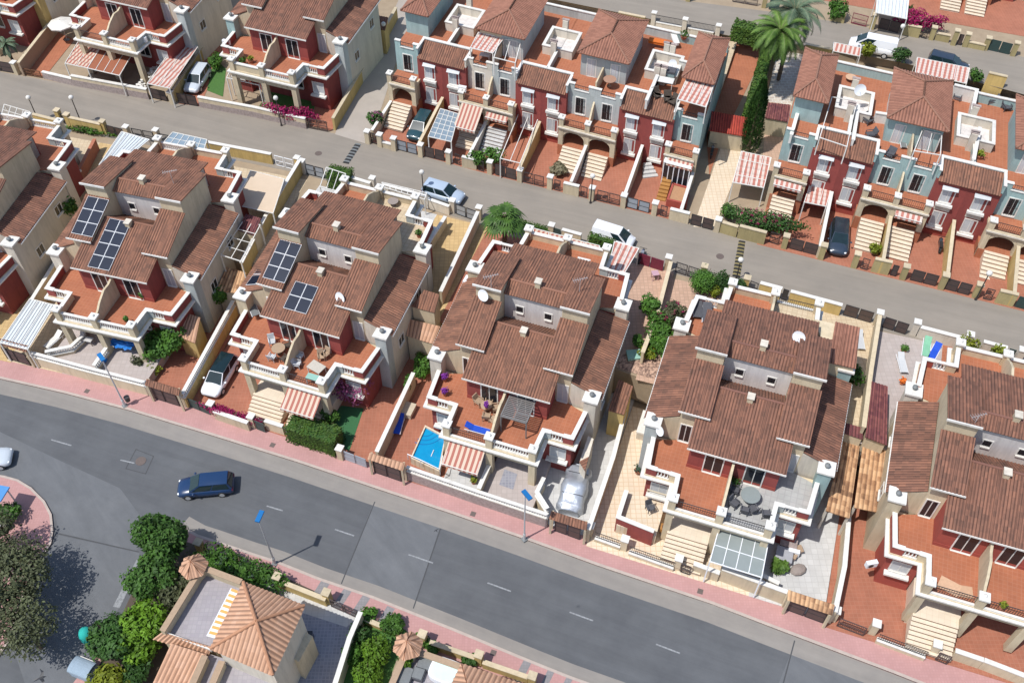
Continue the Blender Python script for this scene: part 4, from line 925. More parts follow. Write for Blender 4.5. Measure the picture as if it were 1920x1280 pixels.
def off(P, d):
    o = []
    for i, p in enumerate(P):
        a = Vector(P[max(0, i-1)]); b = Vector(P[min(len(P)-1, i+1)]); t = (b-a).normalized(); o.append((p[0]-t.y*d, p[1]+t.x*d))
    return o
sheet('avenue', KN+[(60, -20), (-90, -20), (-90, 60)], .004, 'asphalt', th=.02)
sheet('gutter', off(KN, -.0)+off(KN, -1.4)[::-1], .010, 'gutter', th=.002)
sheet('pavement', KN+[loc(5, 30, -2.0)]+[loc(n, x, -1.5) for n in (5, 4, 3, 2, 1, 0) for x in (8, -8)]+[(-70, 62)], .12, 'pavement_pink', th=.11)
sheet('kerb', off(KN, .0)+off(KN, .22)[::-1], .135, 'kerb', th=.13)
ks = [(340, 985), (372, 1003), (400, 1012), (470, 1036), (520, 1052), (600, 1084), (700, 1118), (770, 1146), (850, 1178), (920, 1207), (1000, 1240), (1070, 1268), (1160, 1300), (1260, 1342)]
KS = [tuple(at(x, y)[:2]) for x, y in ks]
south = KS+[(30, 10), (-60, 0)]+[tuple(at(x, y)[:2]) for x, y in [(100, 1330), (170, 1240), (232, 1150), (262, 1090), (285, 1040), (310, 1000)]]
sheet('pavement', south, .12, 'pavement_pink', th=.11)
sheet('block_ground', off(KS[2:], -2.6)+[(28, 10), (-50, 5)]+[tuple(at(x, y)[:2]) for x, y in [(130, 1330), (205, 1230)]], .1215, 'earth', th=.001)
sheet('kerb', off(KS, -.0)+off(KS, -.2)[::-1], .135, 'kerb', th=.13)
sheet('gutter', off(KS, .9)+off(KS, .02)[::-1], .010, 'gutter', th=.002)
for i, (a, b) in enumerate([((606, 1084), (622, 1090)), ((648, 1100), (662, 1106)), ((682, 1114), (696, 1120)), ((728, 1134), (742, 1140)), ((985, 1232), (999, 1238)), ((1030, 1250), (1042, 1255)), ((1065, 1264), (1076, 1269))]):
    p, q = Vector(at(*a)[:2]), Vector(at(*b)[:2]); d = (q-p).normalized(); n = Vector((d.y, -d.x))
    sheet('pavement', [tuple(p+n*.1), tuple(p+n*2.3+Vector((-.15, 0))), tuple(q+n*2.3+Vector((-.15, 0))), tuple(q+n*.1)], .126, 'pavement_grey', th=.004)
# side street kerb island on the left
isl = [(-40, 885), (10, 893), (35, 900), (60, 915), (85, 940), (98, 965), (101, 995), (97, 1020), (80, 1045), (62, 1080), (40, 1130), (20, 1200), (-60, 1320)]
sheet('pavement', [tuple(at(x, y)[:2]) for x, y in isl]+[(-60, 20), (-70, 36)], .12, 'pavement_pink', th=.11)
ip = [tuple(at(x, y)[:2]) for x, y in isl]; sheet('kerb', off(ip, 0)+off(ip, -.18)[::-1], .135, 'kerb', th=.13)
# expansion joints, patches, dashes and covers on the asphalt
def mark(name, a, b, w, z, mat, kind='structure'):
    p, q = Vector(at(*a)[:2]), Vector(at(*b)[:2]); d = (q-p).normalized(); n = Vector((-d.y, d.x))*w/2
    return sheet(name, [tuple(p+n), tuple(p-n), tuple(q-n), tuple(q+n)], z, mat, th=.002)
for a, b in [((703, 940), (640, 1094)), ((826, 990), (775, 1140)), ((110, 1000), (260, 1034)), ((1490, 1200), (1466, 1290)), ((236, 850), (210, 800))][:4]: mark('road_joint', a, b, .09, .012, 'crack')
sheet('road_patch', [tuple(at(x, y)[:2]) for x, y in [(108, 1002), (262, 1036), (250, 1090), (190, 1200), (150, 1290), (60, 1320), (20, 1200), (62, 1085), (98, 1022)]], .008, 'asphalt_pale', th=.002)
sheet('road_patch', [tuple(at(x, y)[:2]) for x, y in [(-40, 790), (110, 862), (225, 915), (262, 965), (280, 1000), (255, 1032), (110, 998), (104, 965), (60, 910), (-40, 880)]], .0075, 'asphalt_pale', th=.002)
sheet('road_patch', [tuple(at(x, y)[:2]) for x, y in [(703, 935), (826, 985), (775, 1140), (640, 1094)]], .0082, 'asphalt_pale', th=.002)
sheet('road_patch', [tuple(at(x, y)[:2]) for x, y in [(1490, 1205), (1700, 1290), (1690, 1420), (1440, 1330)]], .0082, 'asphalt_pale', th=.002)
for q in [((255, 842), (288, 855)), ((288, 855), (273, 888)), ((273, 888), (236, 878)), ((236, 878), (255, 842))]: mark('road_joint', *q, .07, .013, 'crack')
for a, b in [((96, 824), (134, 835)), ((226, 862), (252, 868)), ((500, 948), (530, 957)), ((628, 992), (664, 1004)), ((766, 1039), (812, 1055)), ((914, 1092), (958, 1108)), ((1068, 1147), (1112, 1163)), ((1230, 1207), (1275, 1224))]:
    mark('lane_marking', a, b, .11, .014, 'roadpaint')
mark('lane_marking', (262, 1050), (218, 1138), .5, .014, 'roadpaint')
def cover(label, px, py, z, r=.35, sq=False, mat='covermetal'):
    p = atu(px, py) if z == 'u' else at(px, py, z); zz = sz(p.x)+.015 if z == 'u' else z
    t = (MB().box(-r, -r, 0, r, r, .01) if sq else MB().lathe([(r, 0), (r, .012)], 18)).build('manhole_cover', MT[mat], loc=(p[0], p[1], zz+.003), rz=-.33)
    tag(t, label, 'manhole cover', 'covers in the road and pavement'); return t
cover('round brown manhole cover in the square patch of the avenue by the side street', 264, 864, .012, .42)
cover('small dark square cover in the pink pavement left of the leftmost street light', 163, 733, .12, .2, True)
cover('small dark square cover in the pink pavement below the clipped hedge', 511, 834, .12, .2, True)
cover('small dark square cover in the pink pavement left of the silver street light', 887, 963, .12, .2, True)
cover('small dark square cover in the pink pavement below the glass-roofed porch', 1313, 1108, .12, .2, True)
cover('small dark square cover in the pink and grey pavement of the near side', 925, 1223, .12, .2, True)
cover('round manhole cover in the middle street near the alley mouth', 597, 288, 'u')
cover('round manhole cover in the middle street close to the speed bump with the lamp', 1350, 481, 'u')
# ---- the middle street and the top street
far = [(-60, 122), (0, 135), (284, 187), (374, 200), (478, 219), (625, 250), (687, 267), (744, 281), (894, 318), (1051, 356), (1249, 410), (1335, 432), (1537, 486), (1679, 520), (1817, 553), (1918, 577), (2000, 598)]
near = [(-60, 178), (5, 195), (110, 222), (230, 246), (390, 272), (560, 306), (640, 328), (890, 398), (985, 424), (1100, 450), (1250, 490), (1345, 512), (1500, 555), (1660, 600), (1820, 640), (1915, 665), (2000, 690)]
FA = [tuple(atu(x, y)[:2]) for x, y in far]; NE = [tuple(atu(x, y, 1.3)[:2]) for x, y in near]
sheet('street', FA+NE[::-1], U(.012), 'asphalt_old', th=.01)
sheet('street', [tuple(att(x, y)[:2]) for x, y in [(960, -20), (1040, 0), (1200, 32), (1370, 68), (1560, 92), (1700, 120), (1900, 172), (2000, 200), (2000, 128), (1910, 105), (1780, 78), (1640, 55), (1590, 45), (1440, 22), (1270, 0), (1150, -20)]], TZ(.012), 'asphalt_old', th=.01)
sheet('path', [tuple(atu(x, y)[:2]) for x, y in [(628, 252), (687, 270), (716, 200), (745, 110), (775, 40), (800, -30), (760, -30), (735, 30), (700, 90), (665, 160)]], U(.02), 'alley', th=.01)
# ---- paved yards of the villas (own z just above the ground)
def yard(n, x0, x1, y0, y1, mat, z, name='yard_paving'):
    return sheet(name, [loc(n, x0, y0), loc(n, x1, y0), loc(n, x1, y1), loc(n, x0, y1)], z, mat, th=.04)
R_ = .03
for n, L, M_, Rr in [(0, 'tilebeige', 'tilebeige', 'tileyellow'), (1, 'tilebeige', 'tilerose', 'terracotta2'), (2, 'terracotta2', 'terracotta2', 'terracotta2'), (3, 'terracotta2', 'tilelight', 'tilelight'), (4, 'tilecream', 'tilecream', 'tilelight'), (5, 'terracotta2', 'terracotta2', 'terracotta2')]:
    yy = -2.35 if n == 5 else -2.6; yard(n, -8.75, -3.4, yy, 11.1, L, .15); yard(n, -3.4, 3.4, yy, 6, M_, .152); yard(n, 3.4, 8.75, yy, 11.1, Rr, .148)
for n, L, M_, Rr in [(0, 'tileyellow', 'tilebeige', 'tileyellow'), (1, 'tileyellow', 'tilebeige', 'tilebeige'), (2, 'tilelight', 'tilelight', 'tileyellow'), (3, 'terracotta2', 'tilepink', 'tilepink'), (4, 'tilepink', 'tilebeige', 'tilebeige'), (5, 'tilerose', 'terracotta', 'tilebeige')]:
    yard(n, -8.9, -3.4, 11.3, 23.2, L, U(.02)); yard(n, -3.4, 3.4, 14, 23.2, M_, U(.022)); yard(n, 3.4, 8.8, 11.3, 23.2, Rr, U(.018))
# ------------------------------------------------------------------ the villas
villa('leftmost villa, cut by the photo edge, beside the house with fourteen solar panels', *VO[0], roof='roof_dark', tow=('pale', 'pale', 'pale', 'pale'))
villa('villa with fourteen solar panels in two arrays on its roof', *VO[1], porch=('patio', 'patio'), tow=('pale', 'greyg', 'pale', 'pale'), back=('bal', 'wall'))
villa('villa with ten solar panels and patio furniture on both terraces', *VO[2], porch=('stairs', 'stairs'), rail=('bal', 'iron'), tow=('cream', 'greyg', 'pale', 'pale'), backfloor=('terracotta', 'tilebeige'), back=('wall', 'wall'), aw=(None, ('awn', 1.9)))
villa('villa in the centre with the swimming pool in its front yard', *VO[3], porch=('patio', 'patio'), rail=('iron', 'bal'), tow=('pale', 'pale', 'cream', 'pale'), aw=(('awn', 1.9), None), back=('wall', 'wall'))
villa('villa with one grey tiled terrace and a glass-roofed porch', *VO[4], z0=.3, porch=('stairs', 'patio'), rail=('iron', 'iron'), floorm=('terracotta', 'tilegrey'), tow=('greyg', 'teal', 'pale', 'teal'), backfloor=('terracotta', 'tilebeige'), roof='roof_dark', back=('wall', 'iron'))
villa('rightmost villa at the lower right corner above the wide terracotta drive', *VO[5], z0=.5, porch=('stairs', 'patio'), rail=('iron', 'iron'), tow=('cream', 'pale', 'pale', 'pale'), roof='roof_dark', red='redb', back=('wall', 'wall'))
villa('villa top left with a red and white striped carport beside it', (-42.5, 90.8), -.35, 3.1, rail=('iron', 'bal'), tow=('pale', 'greyg', 'pale', 'greyg'), backon=False, roof='roof_dark')
villa('villa top left behind the green artificial lawn and bougainvillea', (-25.2, 85.1), -.35, 3.1, rail=('wall', 'bal'), tow=('teal', 'greyg', 'pale', 'greyg'), backon=False, roof='roof_dark')
villa('villa at the top left corner behind the brown driveway', (-60.2, 96.4), -.33, 3.1, tow=('pale', 'yellow', 'pale', 'pale'), backon=False)
# ------------------------------------------------------------------ the terraces of townhouses
A_ = -.323; G_ = 'terraced townhouses of the upper rows'
def tw(lab, O, z, s, du=0, **k):
    x = du; ox = O[0]+math.cos(A_)*x-math.sin(A_)*(-.073*x); oy = O[1]+math.sin(A_)*x+math.cos(A_)*(-.073*x)
    return town(lab, (ox, oy), A_, z, s, group=G_, **k)
c1, c2, r2, r3 = (-2.6, 81.2), (7.23, 77.1), (33.7, 65.6), (50.9, 101.9)
tw('pale green end townhouse above the parked teal car, left end of the middle row', c1, 3.12, 1, -10.66, wall='teal', hip='full', single=True)
tw('grey townhouse with the striped awning over its steps and a white roof pergola', c1, 3.12, -1, 0, wall='pale', aw=[('awn', .2, 2.5, -2.9, 3.5)])
tw('grey-green townhouse whose white steps lead down to a vine over the gate', c1, 3.12, 1, 0, wall='greyg', aw=[('awn', .2, 2.5, -1.0, 3.2)], stairm='tilelight')
tw('grey townhouse with arched porch and the agave by its steps', c2, 3.12, -1, 0, wall='greyg')
tw('grey townhouse with arched porch and the round table on its roof terrace', c2, 3.12, 1, 0, wall='greyg')
tw('mint green end townhouse with a glazed porch, right end of the middle row', c2, 3.12, -1, 10.66, wall='teal', hip='full', single=True, aw=[('awn', .0, 2.5, -1.0, 3.35)], glassroom=True, stairs=False)
tw('pale green end townhouse beside the pink striped carport', r2, 4.18, 1, -10.66, wall='teal', hip='full', single=True, aw=[('awnpink', .1, 2.6, -.95, 3.3)])
tw('pale blue townhouse above the parked black car', r2, 4.18, -1, 0, wall='teal')
tw('pale blue townhouse with steps right of the yellow dividing wall', r2, 4.18, 1, 0, wall='teal', aw=[('awnpink', .2, 2.5, -.95, 3.3)])
tw('pale green townhouse at the right picture edge, left of its pair', r2, 4.18, -1, 10.66, wall='teal')
tw('pale green townhouse cut by the right picture edge', r2, 4.18, 1, 10.66, wall='teal')
tw('red-fronted townhouse behind the white carport on the top street', r3, 6.1, -1, 0, wall='pale')
tw('red-fronted townhouse with the arched porch at the top right corner', r3, 6.1, 1, 0, wall='pale')
tw('townhouse on the top street above the palm trees, mostly cut off', r3, 6.1, 1, -10.66, wall='greyg')
for (o, z, x0, x1) in ((c1, (lambda x: sz(x)+.02), -10.66, 0), (c1, U(.021), 0, 5.33), (c2, U(.0205), -5.33, 10.66), (r2, U(.022), -10.66, 16)):
    q = [(x, y) for x, y in ((x0, -5.5), (x1, -5.5), (x1, 2), (x0, 2))]
    sheet('yard_paving', [(o[0]+math.cos(A_)*x-math.sin(A_)*(y-.073*x), o[1]+math.sin(A_)*x+math.cos(A_)*(y-.073*x)) for x, y in q], (lambda x, z=z: z(x)), 'terracotta2', th=.02)
def bl(o, x, y):
    y = y-.073*x; return (o[0]+math.cos(A_)*x-math.sin(A_)*y, o[1]+math.sin(A_)*x+math.cos(A_)*y)
# back yards of the rows, up to the top street
sheet('yard_paving', [bl(c1, -10.7, 15), bl(c2, 10.7, 15), bl(c2, 10.7, 24), bl(c1, -10.7, 24)], U(.6), 'tilebeige', th=.8)
sheet('yard_paving', [bl(r2, -10.7, 15), bl(r2, 16, 15), bl(r2, 16, 24), bl(r2, -10.7, 24)], U(.6), 'tilebeige', th=.8)
sheet('yard_paving', [bl(r3, -20, -5.4), bl(r3, 12, -5.4), bl(r3, 12, 2), bl(r3, -20, 2)], TZ(.03), 'terracotta2', th=.02)
# ------------------------------------------------------------------ boundaries: one per frontage, with its pillars, panels and gates as parts
def frontage(label, segs, zf, hh=1.3, foot=True, wall='cream', cap='white', base=None, group='street-side garden walls with their gates', A=None):
    """segs: ('P',px) pillar  ('W',px,px) wall  ('G',px,px,mat[,sheet]) gate  ('R',px,px) low wall with rail  ('B',..) balustered"""
    A = A or ((lambda q: atu(*q) if foot else atu(q[0], q[1], hh)))
    allp = [A(q) for s in segs for q in s[1:] if isinstance(q, tuple)]
    c = rebase(allp); t = thing('boundary_wall', label, 'garden wall', (c.x, c.y, 0), 0, group)
    for s in segs:
        P = [A(q) for q in s[1:] if isinstance(q, tuple)]; L = [(p.x-c.x, p.y-c.y) for p in P]; o = [q for q in s[1:] if not isinstance(q, tuple)]
        z = zf(P[0].x) if callable(zf) else zf
        if s[0] == 'P':
            h = o[0] if o else hh+.25; m = MB().obox(L[0][0], L[0][1], z-.3, .48, .48, h+.2, -.34); pp = m.build('pillar', MT[wall], t)
            MB().obox(L[0][0], L[0][1], z+h-.1, .6, .6, .1, -.34).build('pillar_cap', MT[cap], pp); continue
        zl = (lambda k: (lambda x, y: (zf(x+c.x) if callable(zf) else zf)+k))
        d = Vector(L[-1])-Vector(L[0]); ang = math.atan2(d.y, d.x); mid = (Vector(L[-1])+Vector(L[0]))/2
        if s[0] == 'W':
            h = o[0] if o else hh
            w_ = MB().strip(L, .24, zl(-.4), zl(h-.08)).build('wall_panel', MT[wall], t); MB().strip(L, .34, zl(h-.08), zl(h)).build('coping', MT[cap], w_)
            if base: MB().strip(L, .27, zl(-.4), zl(base)).build('stone_cladding', MT['stone'], w_)
        elif s[0] == 'B':
            h = o[0] if o else hh
            w_ = MB().strip(L, .24, zl(-.6), zl(h-.55)).build('wall_panel', MT[wall], t); MB().strip(L, .26, zl(h-.1), zl(h)).build('coping', MT[cap], w_)
            if base: MB().strip(L, .27, zl(-.6), zl(base)).build('stone_cladding', MT['stone'], w_)
            m = MB(); m.strip(L, .3, zl(h-.55), zl(h-.48))
            for a, b in zip(L, L[1:]):
                a, b = Vector(a), Vector(b); n = max(1, int((b-a).length/.2))
                for i in range(n): q = a+(b-a)*(i+.5)/n; m.lathe([(.04, 0), (.07, .1), (.035, .25), (.05, .4)], 6, (q.x, q.y, zl(h-.49)(q.x, q.y)))
            m.build('balusters', MT[cap], w_)
        elif s[0] == 'R':
            w_ = MB().strip(L, .24, zl(-.4), zl(.42)).build('wall_panel', MT[wall], t); MB().strip(L, .32, zl(.42), zl(.5)).build('coping', MT[cap], w_)
            m = MB().strip(L, .04, zl(hh-.05), zl(hh)); n = int(d.length/.14)
            for i in range(n): q = Vector(L[0])+d*(i+.5)/n; m.cbox(q.x, q.y, z+.5, .022, .022, hh-.54)
            m.strip(L, .04, zl(.58), zl(.62)); m.build('railing', MT[o[0] if o else 'iron'], w_)
        elif s[0] == 'G':
            mt = o[0]; sh = o[1] if len(o) > 1 else None; zc = zl(0)(mid.x, mid.y); lv = 2 if d.length > 2 else 1
            for i in range(lv):
                x0 = -d.length/2+d.length*i/lv+.04; x1 = -d.length/2+d.length*(i+1)/lv-.04; F_ = (lambda x, y, z_: (mid.x+math.cos(ang)*x-math.sin(ang)*y, mid.y+math.sin(ang)*x+math.cos(ang)*y, z_+zc)); h = hh
                m = MB(); m.box(x0, -.03, .06, x0+.06, .03, h); m.box(x1-.06, -.03, .06, x1, .03, h); m.box(x0+.06, -.03, h-.06, x1-.06, .03, h); m.box(x0+.06, -.03, .06, x1-.06, .03, .14); m.box(x0+.06, -.028, h*.5, x1-.06, .028, h*.5+.05)
                g = m.map(F_).build('gate', MT[mt], t)
                if sh: MB().box(x0+.05, -.015, .1, x1-.05, .015, h-.04).map(F_).build('gate_sheet', MT[sh], g)
                else:
                    m = MB(); n = max(3, int((x1-x0)/.12))
                    for k in range(1, n): x = x0+(x1-x0)*k/n; m.box(x-.012, -.012, .12, x+.012, .012, h-.05)
                    m.map(F_).build('gate_bars', MT[mt], g)
    return t
# --- north side of the middle street (feet read off the photograph)
frontage('garden wall and gates in front of the pale green end townhouse and the teal car', [('P', (691, 268)), ('G', (696, 268), (709, 272), 'iron'), ('P', (714, 274)), ('W', (717, 275), (735, 280), .7), ('P', (740, 281)), ('G', (745, 281), (783, 291), 'iron', 'gategrey'), ('P', (790, 293))], sz)
frontage('garden wall and gates below the polycarbonate carport and the striped awning', [('G', (797, 294), (834, 303), 'iron', 'gatebrown'), ('P', (842, 306)), ('G', (853, 307), (864, 311), 'iron'), ('W', (867, 312), (894, 318)), ('G', (896, 319), (908, 323), 'iron')], sz)
frontage('garden wall and gates under the green vine by the white steps', [('P', (919, 325)), ('G', (928, 328), (968, 338), 'iron', 'gatebrown'), ('P', (975, 340))], sz)
frontage('garden wall with iron railings by the agave and the arched porches', [('G', (981, 342), (1020, 351), 'iron'), ('P', (1031, 353)), ('G', (1038, 356), (1051, 359), 'iron'), ('W', (1056, 361), (1085, 368)), ('G', (1087, 368), (1101, 372), 'iron')], sz)
frontage('garden wall and gates below the mint green end townhouse', [('P', (1109, 374)), ('G', (1118, 376), (1162, 386), 'iron'), ('P', (1168, 388)), ('G', (1174, 389), (1217, 400), 'iron', 'gategrey'), ('P', (1226, 402)), ('G', (1236, 404), (1250, 408), 'iron'), ('W', (1254, 410), (1290, 419)), ('G', (1293, 421), (1336, 432), 'dark', 'gatebrown'), ('P', (1343, 433))], sz)
frontage('olive garden wall and gates left of the parked black car', [('W', (1347, 434), (1380, 444)), ('W', (1382, 445), (1432, 458), 1.5), ('G', (1440, 454), (1460, 460), 'dark'), ('P', (1469, 464)), ('G', (1478, 466), (1530, 479), 'iron', 'gatebrown'), ('P', (1538, 484), 1.7)], sz, wall='olive', cap='cream')
frontage('olive garden wall with a letter slot right of the parked black car', [('P', (1600, 500), 1.7), ('G', (1611, 503), (1626, 507), 'iron'), ('W', (1632, 508), (1664, 515), 1.6), ('G', (1667, 516), (1680, 519), 'dark', 'gatebrown'), ('P', (1691, 522), 1.6)], sz, wall='olive', cap='cream')
frontage('olive pillars and black double gates at the right end of the middle street', [('G', (1704, 525), (1754, 537), 'iron', 'gatebrown'), ('P', (1763, 540), 1.7), ('G', (1769, 542), (1816, 554), 'iron', 'gatebrown'), ('P', (1827, 556), 1.6), ('G', (1841, 560), (1858, 564), 'iron'), ('W', (1864, 566), (1898, 574), 1.5), ('G', (1900, 575), (1935, 584), 'gategreen', 'gategreen')], sz, wall='olive', cap='cream')
frontage('stone-clad garden wall of the villa with the striped carport', [('P', (34, 139)), ('W', (84, 147), (140, 160), .9), ('W', (140, 160), (281, 186), 1.3), ('G', (285, 184), (315, 191), 'dark', 'gatebrown'), ('P', (325, 194)), ('G', (335, 194), (372, 200), 'dark', 'gatebrown')], sz, base=.8)
frontage('brown open gate by the driveway at the top left corner', [('G', (45, 141), (80, 147), 'wood')], sz, hh=.9)
frontage('stone-clad garden wall below the bougainvillea and artificial lawn', [('W', (376, 200), (478, 219), 1.3), ('W', (478, 219), (576, 241), 1.3), ('G', (580, 241), (616, 248), 'gatebrown')], sz, base=.7)
frontage('dark fence and wall at the top left picture edge', [('G', (-20, 130), (28, 138), 'dark', 'gatebrown')], sz)
gwall('long yellow wall with white coping beside the alley to the upper street', [atu(624, 222, 1.5), atu(700, 90, 1.6), atu(742, 10, 1.8)], U(-.3), U(1.55), wall='yellow', cap='cream', group='walls along the alleys')
gwall('cream wall with openings between the striped carport and the silver car', [atu(322, 170, 1.5), atu(400, 55, 1.6)], U(-.3), U(1.55), wall='yellow', cap='cream', group='walls along the alleys')
gwall('tall tan wall beside the driveway at the top left corner', [atu(34, 118, 1.7), atu(103, 30, 1.7)], U(-.3), U(1.75), wall='tan', cap='cream', group='walls along the alleys')
# --- south side of the middle street (wall tops read off)
frontage('back garden wall with dark inset panels behind the leftmost villa', [('W', (60, 213), (104, 224)), ('P', (107, 209)), ('G', (111, 212), (122, 216), 'dark'), ('P', (125, 217)), ('W', (128, 219), (188, 232)), ('P', (192, 230)), ('G', (197, 234), (229, 242), 'dark', 'gatebrown')], sz, foot=False, wall='yellow', cap='cream')
frontage('black railings and pillars behind the white metal carport', [('P', (236, 240)), ('G', (244, 240), (286, 248), 'dark'), ('P', (292, 246)), ('G', (296, 250), (316, 254), 'dark')], sz, foot=False)
frontage('pierced cream wall with planting behind the villa with fourteen solar panels', [('W', (386, 265), (508, 288)), ('G', (513, 291), (549, 300), 'whitem'), ('P', (557, 298))], sz, foot=False, wall='yellow')
frontage('light grey gate and low wall by the round trimmed bush', [('P', (566, 304)), ('G', (571, 307), (606, 316), 'dark', 'gategrey'), ('W', (612, 316), (694, 341), 1.2), ('P', (698, 336))], sz, foot=False, wall='pale')
frontage('low white wall with brick pillar and grey gate beside the light blue car', [('W', (716, 342), (800, 366), 1.2), ('W', (802, 369), (842, 383), 1.1), ('P', (848, 378)), ('G', (854, 382), (893, 396), 'dark', 'gategrey')], sz, foot=False, wall='pale')
frontage('garden wall behind the palm and the striped strip awnings', [('P', (898, 391)), ('P', (1034, 424)), ('G', (1038, 427), (1052, 431), 'gategreen', 'gategreen'), ('W', (1054, 429), (1090, 439))], sz, foot=False)
frontage('wine red gate and cream pillar beside the blue scooter', [('G', (1196, 474), (1246, 489), 'winered', 'winered'), ('P', (1254, 484))], sz, foot=False)
frontage('thin black gates either side of the round green tree', [('G', (1268, 491), (1314, 505), 'iron'), ('P', (1321, 501)), ('P', (1401, 523)), ('G', (1407, 526), (1424, 532), 'iron')], sz, foot=False, wall='yellow', cap='cream')
frontage('yellow back wall with white coping behind the villa with the glass-roofed porch', [('W', (1426, 529), (1467, 540)), ('G', (1469, 541), (1481, 545), 'dark', 'dark'), ('W', (1483, 545), (1580, 571)), ('G', (1586, 571), (1641, 586), 'iron', 'gatebrown')], sz, foot=False, wall='yellow')
frontage('cream pillar with black gate above the pale driveway', [('P', (1650, 588)), ('G', (1660, 594), (1707, 608), 'iron', 'gatebrown')], sz, foot=False)
frontage('plum wall and pillars behind the rightmost villa', [('P', (1720, 606)), ('W', (1727, 612), (1811, 634)), ('P', (1819, 629)), ('G', (1824, 638), (1840, 643), 'iron'), ('W', (1845, 639), (1890, 651)), ('G', (1893, 653), (1908, 657), 'gategreen', 'gategreen'), ('P', (1917, 658))], sz, foot=False, wall='pale')
# --- avenue frontage of the villas (wall tops), ground .12
A0 = (lambda h: (lambda q: at(q[0], q[1], h)))
frontage('street wall with white balustrade in front of the villa with fourteen solar panels', [('B', (50, 658), (162, 688), (272, 716)), ('G', (276, 722), (328, 738), 'dark', 'gatebrown')], .12, hh=1.75, A=A0(1.87), group='avenue-side garden walls with their gates')
frontage('brown gate under the tiled lintel at the left end of the avenue', [('G', (0, 650), (46, 664), 'dark', 'gatebrown')], .12, hh=1.6, A=A0(1.72), group='avenue-side garden walls with their gates')
frontage('low wall with green gate under the magenta bougainvillea strip', [('P', (342, 742)), ('G', (350, 746), (390, 762), 'gategreen', 'gategreen'), ('P', (395, 758)), ('W', (400, 768), (464, 790), 1.1), ('P', (471, 782)), ('G', (476, 788), (494, 795), 'gategreen', 'gategreen'), ('W', (496, 787), (530, 798)), ('G', (534, 803), (546, 808), 'gategrey', 'gategrey')], .12, hh=1.2, A=A0(1.32), group='avenue-side garden walls with their gates')
frontage('grey gate and cream post right of the clipped hedge', [('P', (637, 842)), ('G', (643, 845), (686, 861), 'gategrey', 'gategrey')], .12, hh=1.2, A=A0(1.32), group='avenue-side garden walls with their gates')
frontage('street wall with white balustrade and stone cladding below the swimming pool', [('G', (697, 862), (750, 880), 'dark', 'gatebrown'), ('B', (762, 874), (895, 920), (1028, 964)), ('G', (1040, 972), (1090, 990), 'dark', 'gatebrown')], .12, hh=1.75, A=A0(1.87), base=1.1, group='avenue-side garden walls with their gates')
frontage('cream street wall with black railings below the wide cream steps', [('P', (1107, 986)), ('R', (1117, 997), (1165, 1014)), ('P', (1172, 1012)), ('R', (1181, 1024), (1266, 1054)), ('P', (1273, 1048)), ('G', (1278, 1056), (1298, 1063), 'iron'), ('W', (1301, 1055), (1350, 1073)), ('W', (1352, 1070), (1474, 1115), 1.75), ], .12, hh=1.25, A=A0(1.37), group='avenue-side garden walls with their gates')
frontage('garage gate under the old tiled lintel right of the glass-roofed porch', [('G', (1478, 1122), (1555, 1150), 'dark', 'gatebrown')], .12, hh=1.6, A=A0(1.72), group='avenue-side garden walls with their gates')
frontage('cream street wall with railings in front of the rightmost villa', [('P', (1568, 1145)), ('G', (1575, 1158), (1628, 1178), 'gatebrown'), ('P', (1643, 1170)), ('R', (1650, 1188), (1742, 1222)), ('P', (1757, 1209)), ('G', (1762, 1222), (1787, 1232), 'gatebrown'), ('W', (1792, 1218), (1845, 1236)), ('W', (1846, 1236), (1960, 1280))], .12, hh=1.25, A=A0(1.37), group='avenue-side garden walls with their gates')
# --- party walls between the plots
def pw(label, pts, zt, zb=0., h=1.8, **k): return gwall(label, [at(x, y, zt) for x, y in pts], zb-.3, zt, **k)
pw('white-topped wall along the left flank of the villa with fourteen solar panels', [(52, 572), (116, 470)], 2.0)
pw('yellow wall topped by a white balustrade left of the parked white car', [(341, 738), (437, 563)], 2.0, bal=True, wall='yellow')
pw('cream dividing wall between the lawn drive and the swimming pool yard', [(706, 846), (775, 698)], 1.9)
pw('cream dividing wall beside the silver covered car', [(1103, 992), (1150, 855), (1172, 770)], 2.0)
pw('cream dividing wall between the pale grey yard and the terracotta drive', [(1566, 1146), (1584, 1060), (1592, 968)], 2.0)
def pwu(label, pts, h=1.7, **k): return gwall(label, [atu(x, y, h) for x, y in pts], U(-.4), U(h), **k)
pwu('terracotta ramp wall behind the leftmost villa', [(177, 260), (130, 352)], 1.4, wall='clay', cap='clay')
pwu('yellow wall with white coping behind the trellis between the solar villas', [(561, 300), (497, 405), (452, 492)], wall='yellow')
pwu('long cream wall with white coping left of the palm', [(896, 396), (826, 546)], wall='cream')
pwu('tan wall between the two gardens behind the centre villa', [(1258, 490), (1232, 590), (1205, 660)], 1.5, wall='cream', cap='cream')
pwu('cream wall beside the pale driveway behind the rightmost villas', [(1650, 590), (1634, 690), (1620, 800)], wall='cream', cap='cream')
pwu('small cream wall with dark planter in the yellow tiled yard', [(835, 405), (800, 460)], 1.2)
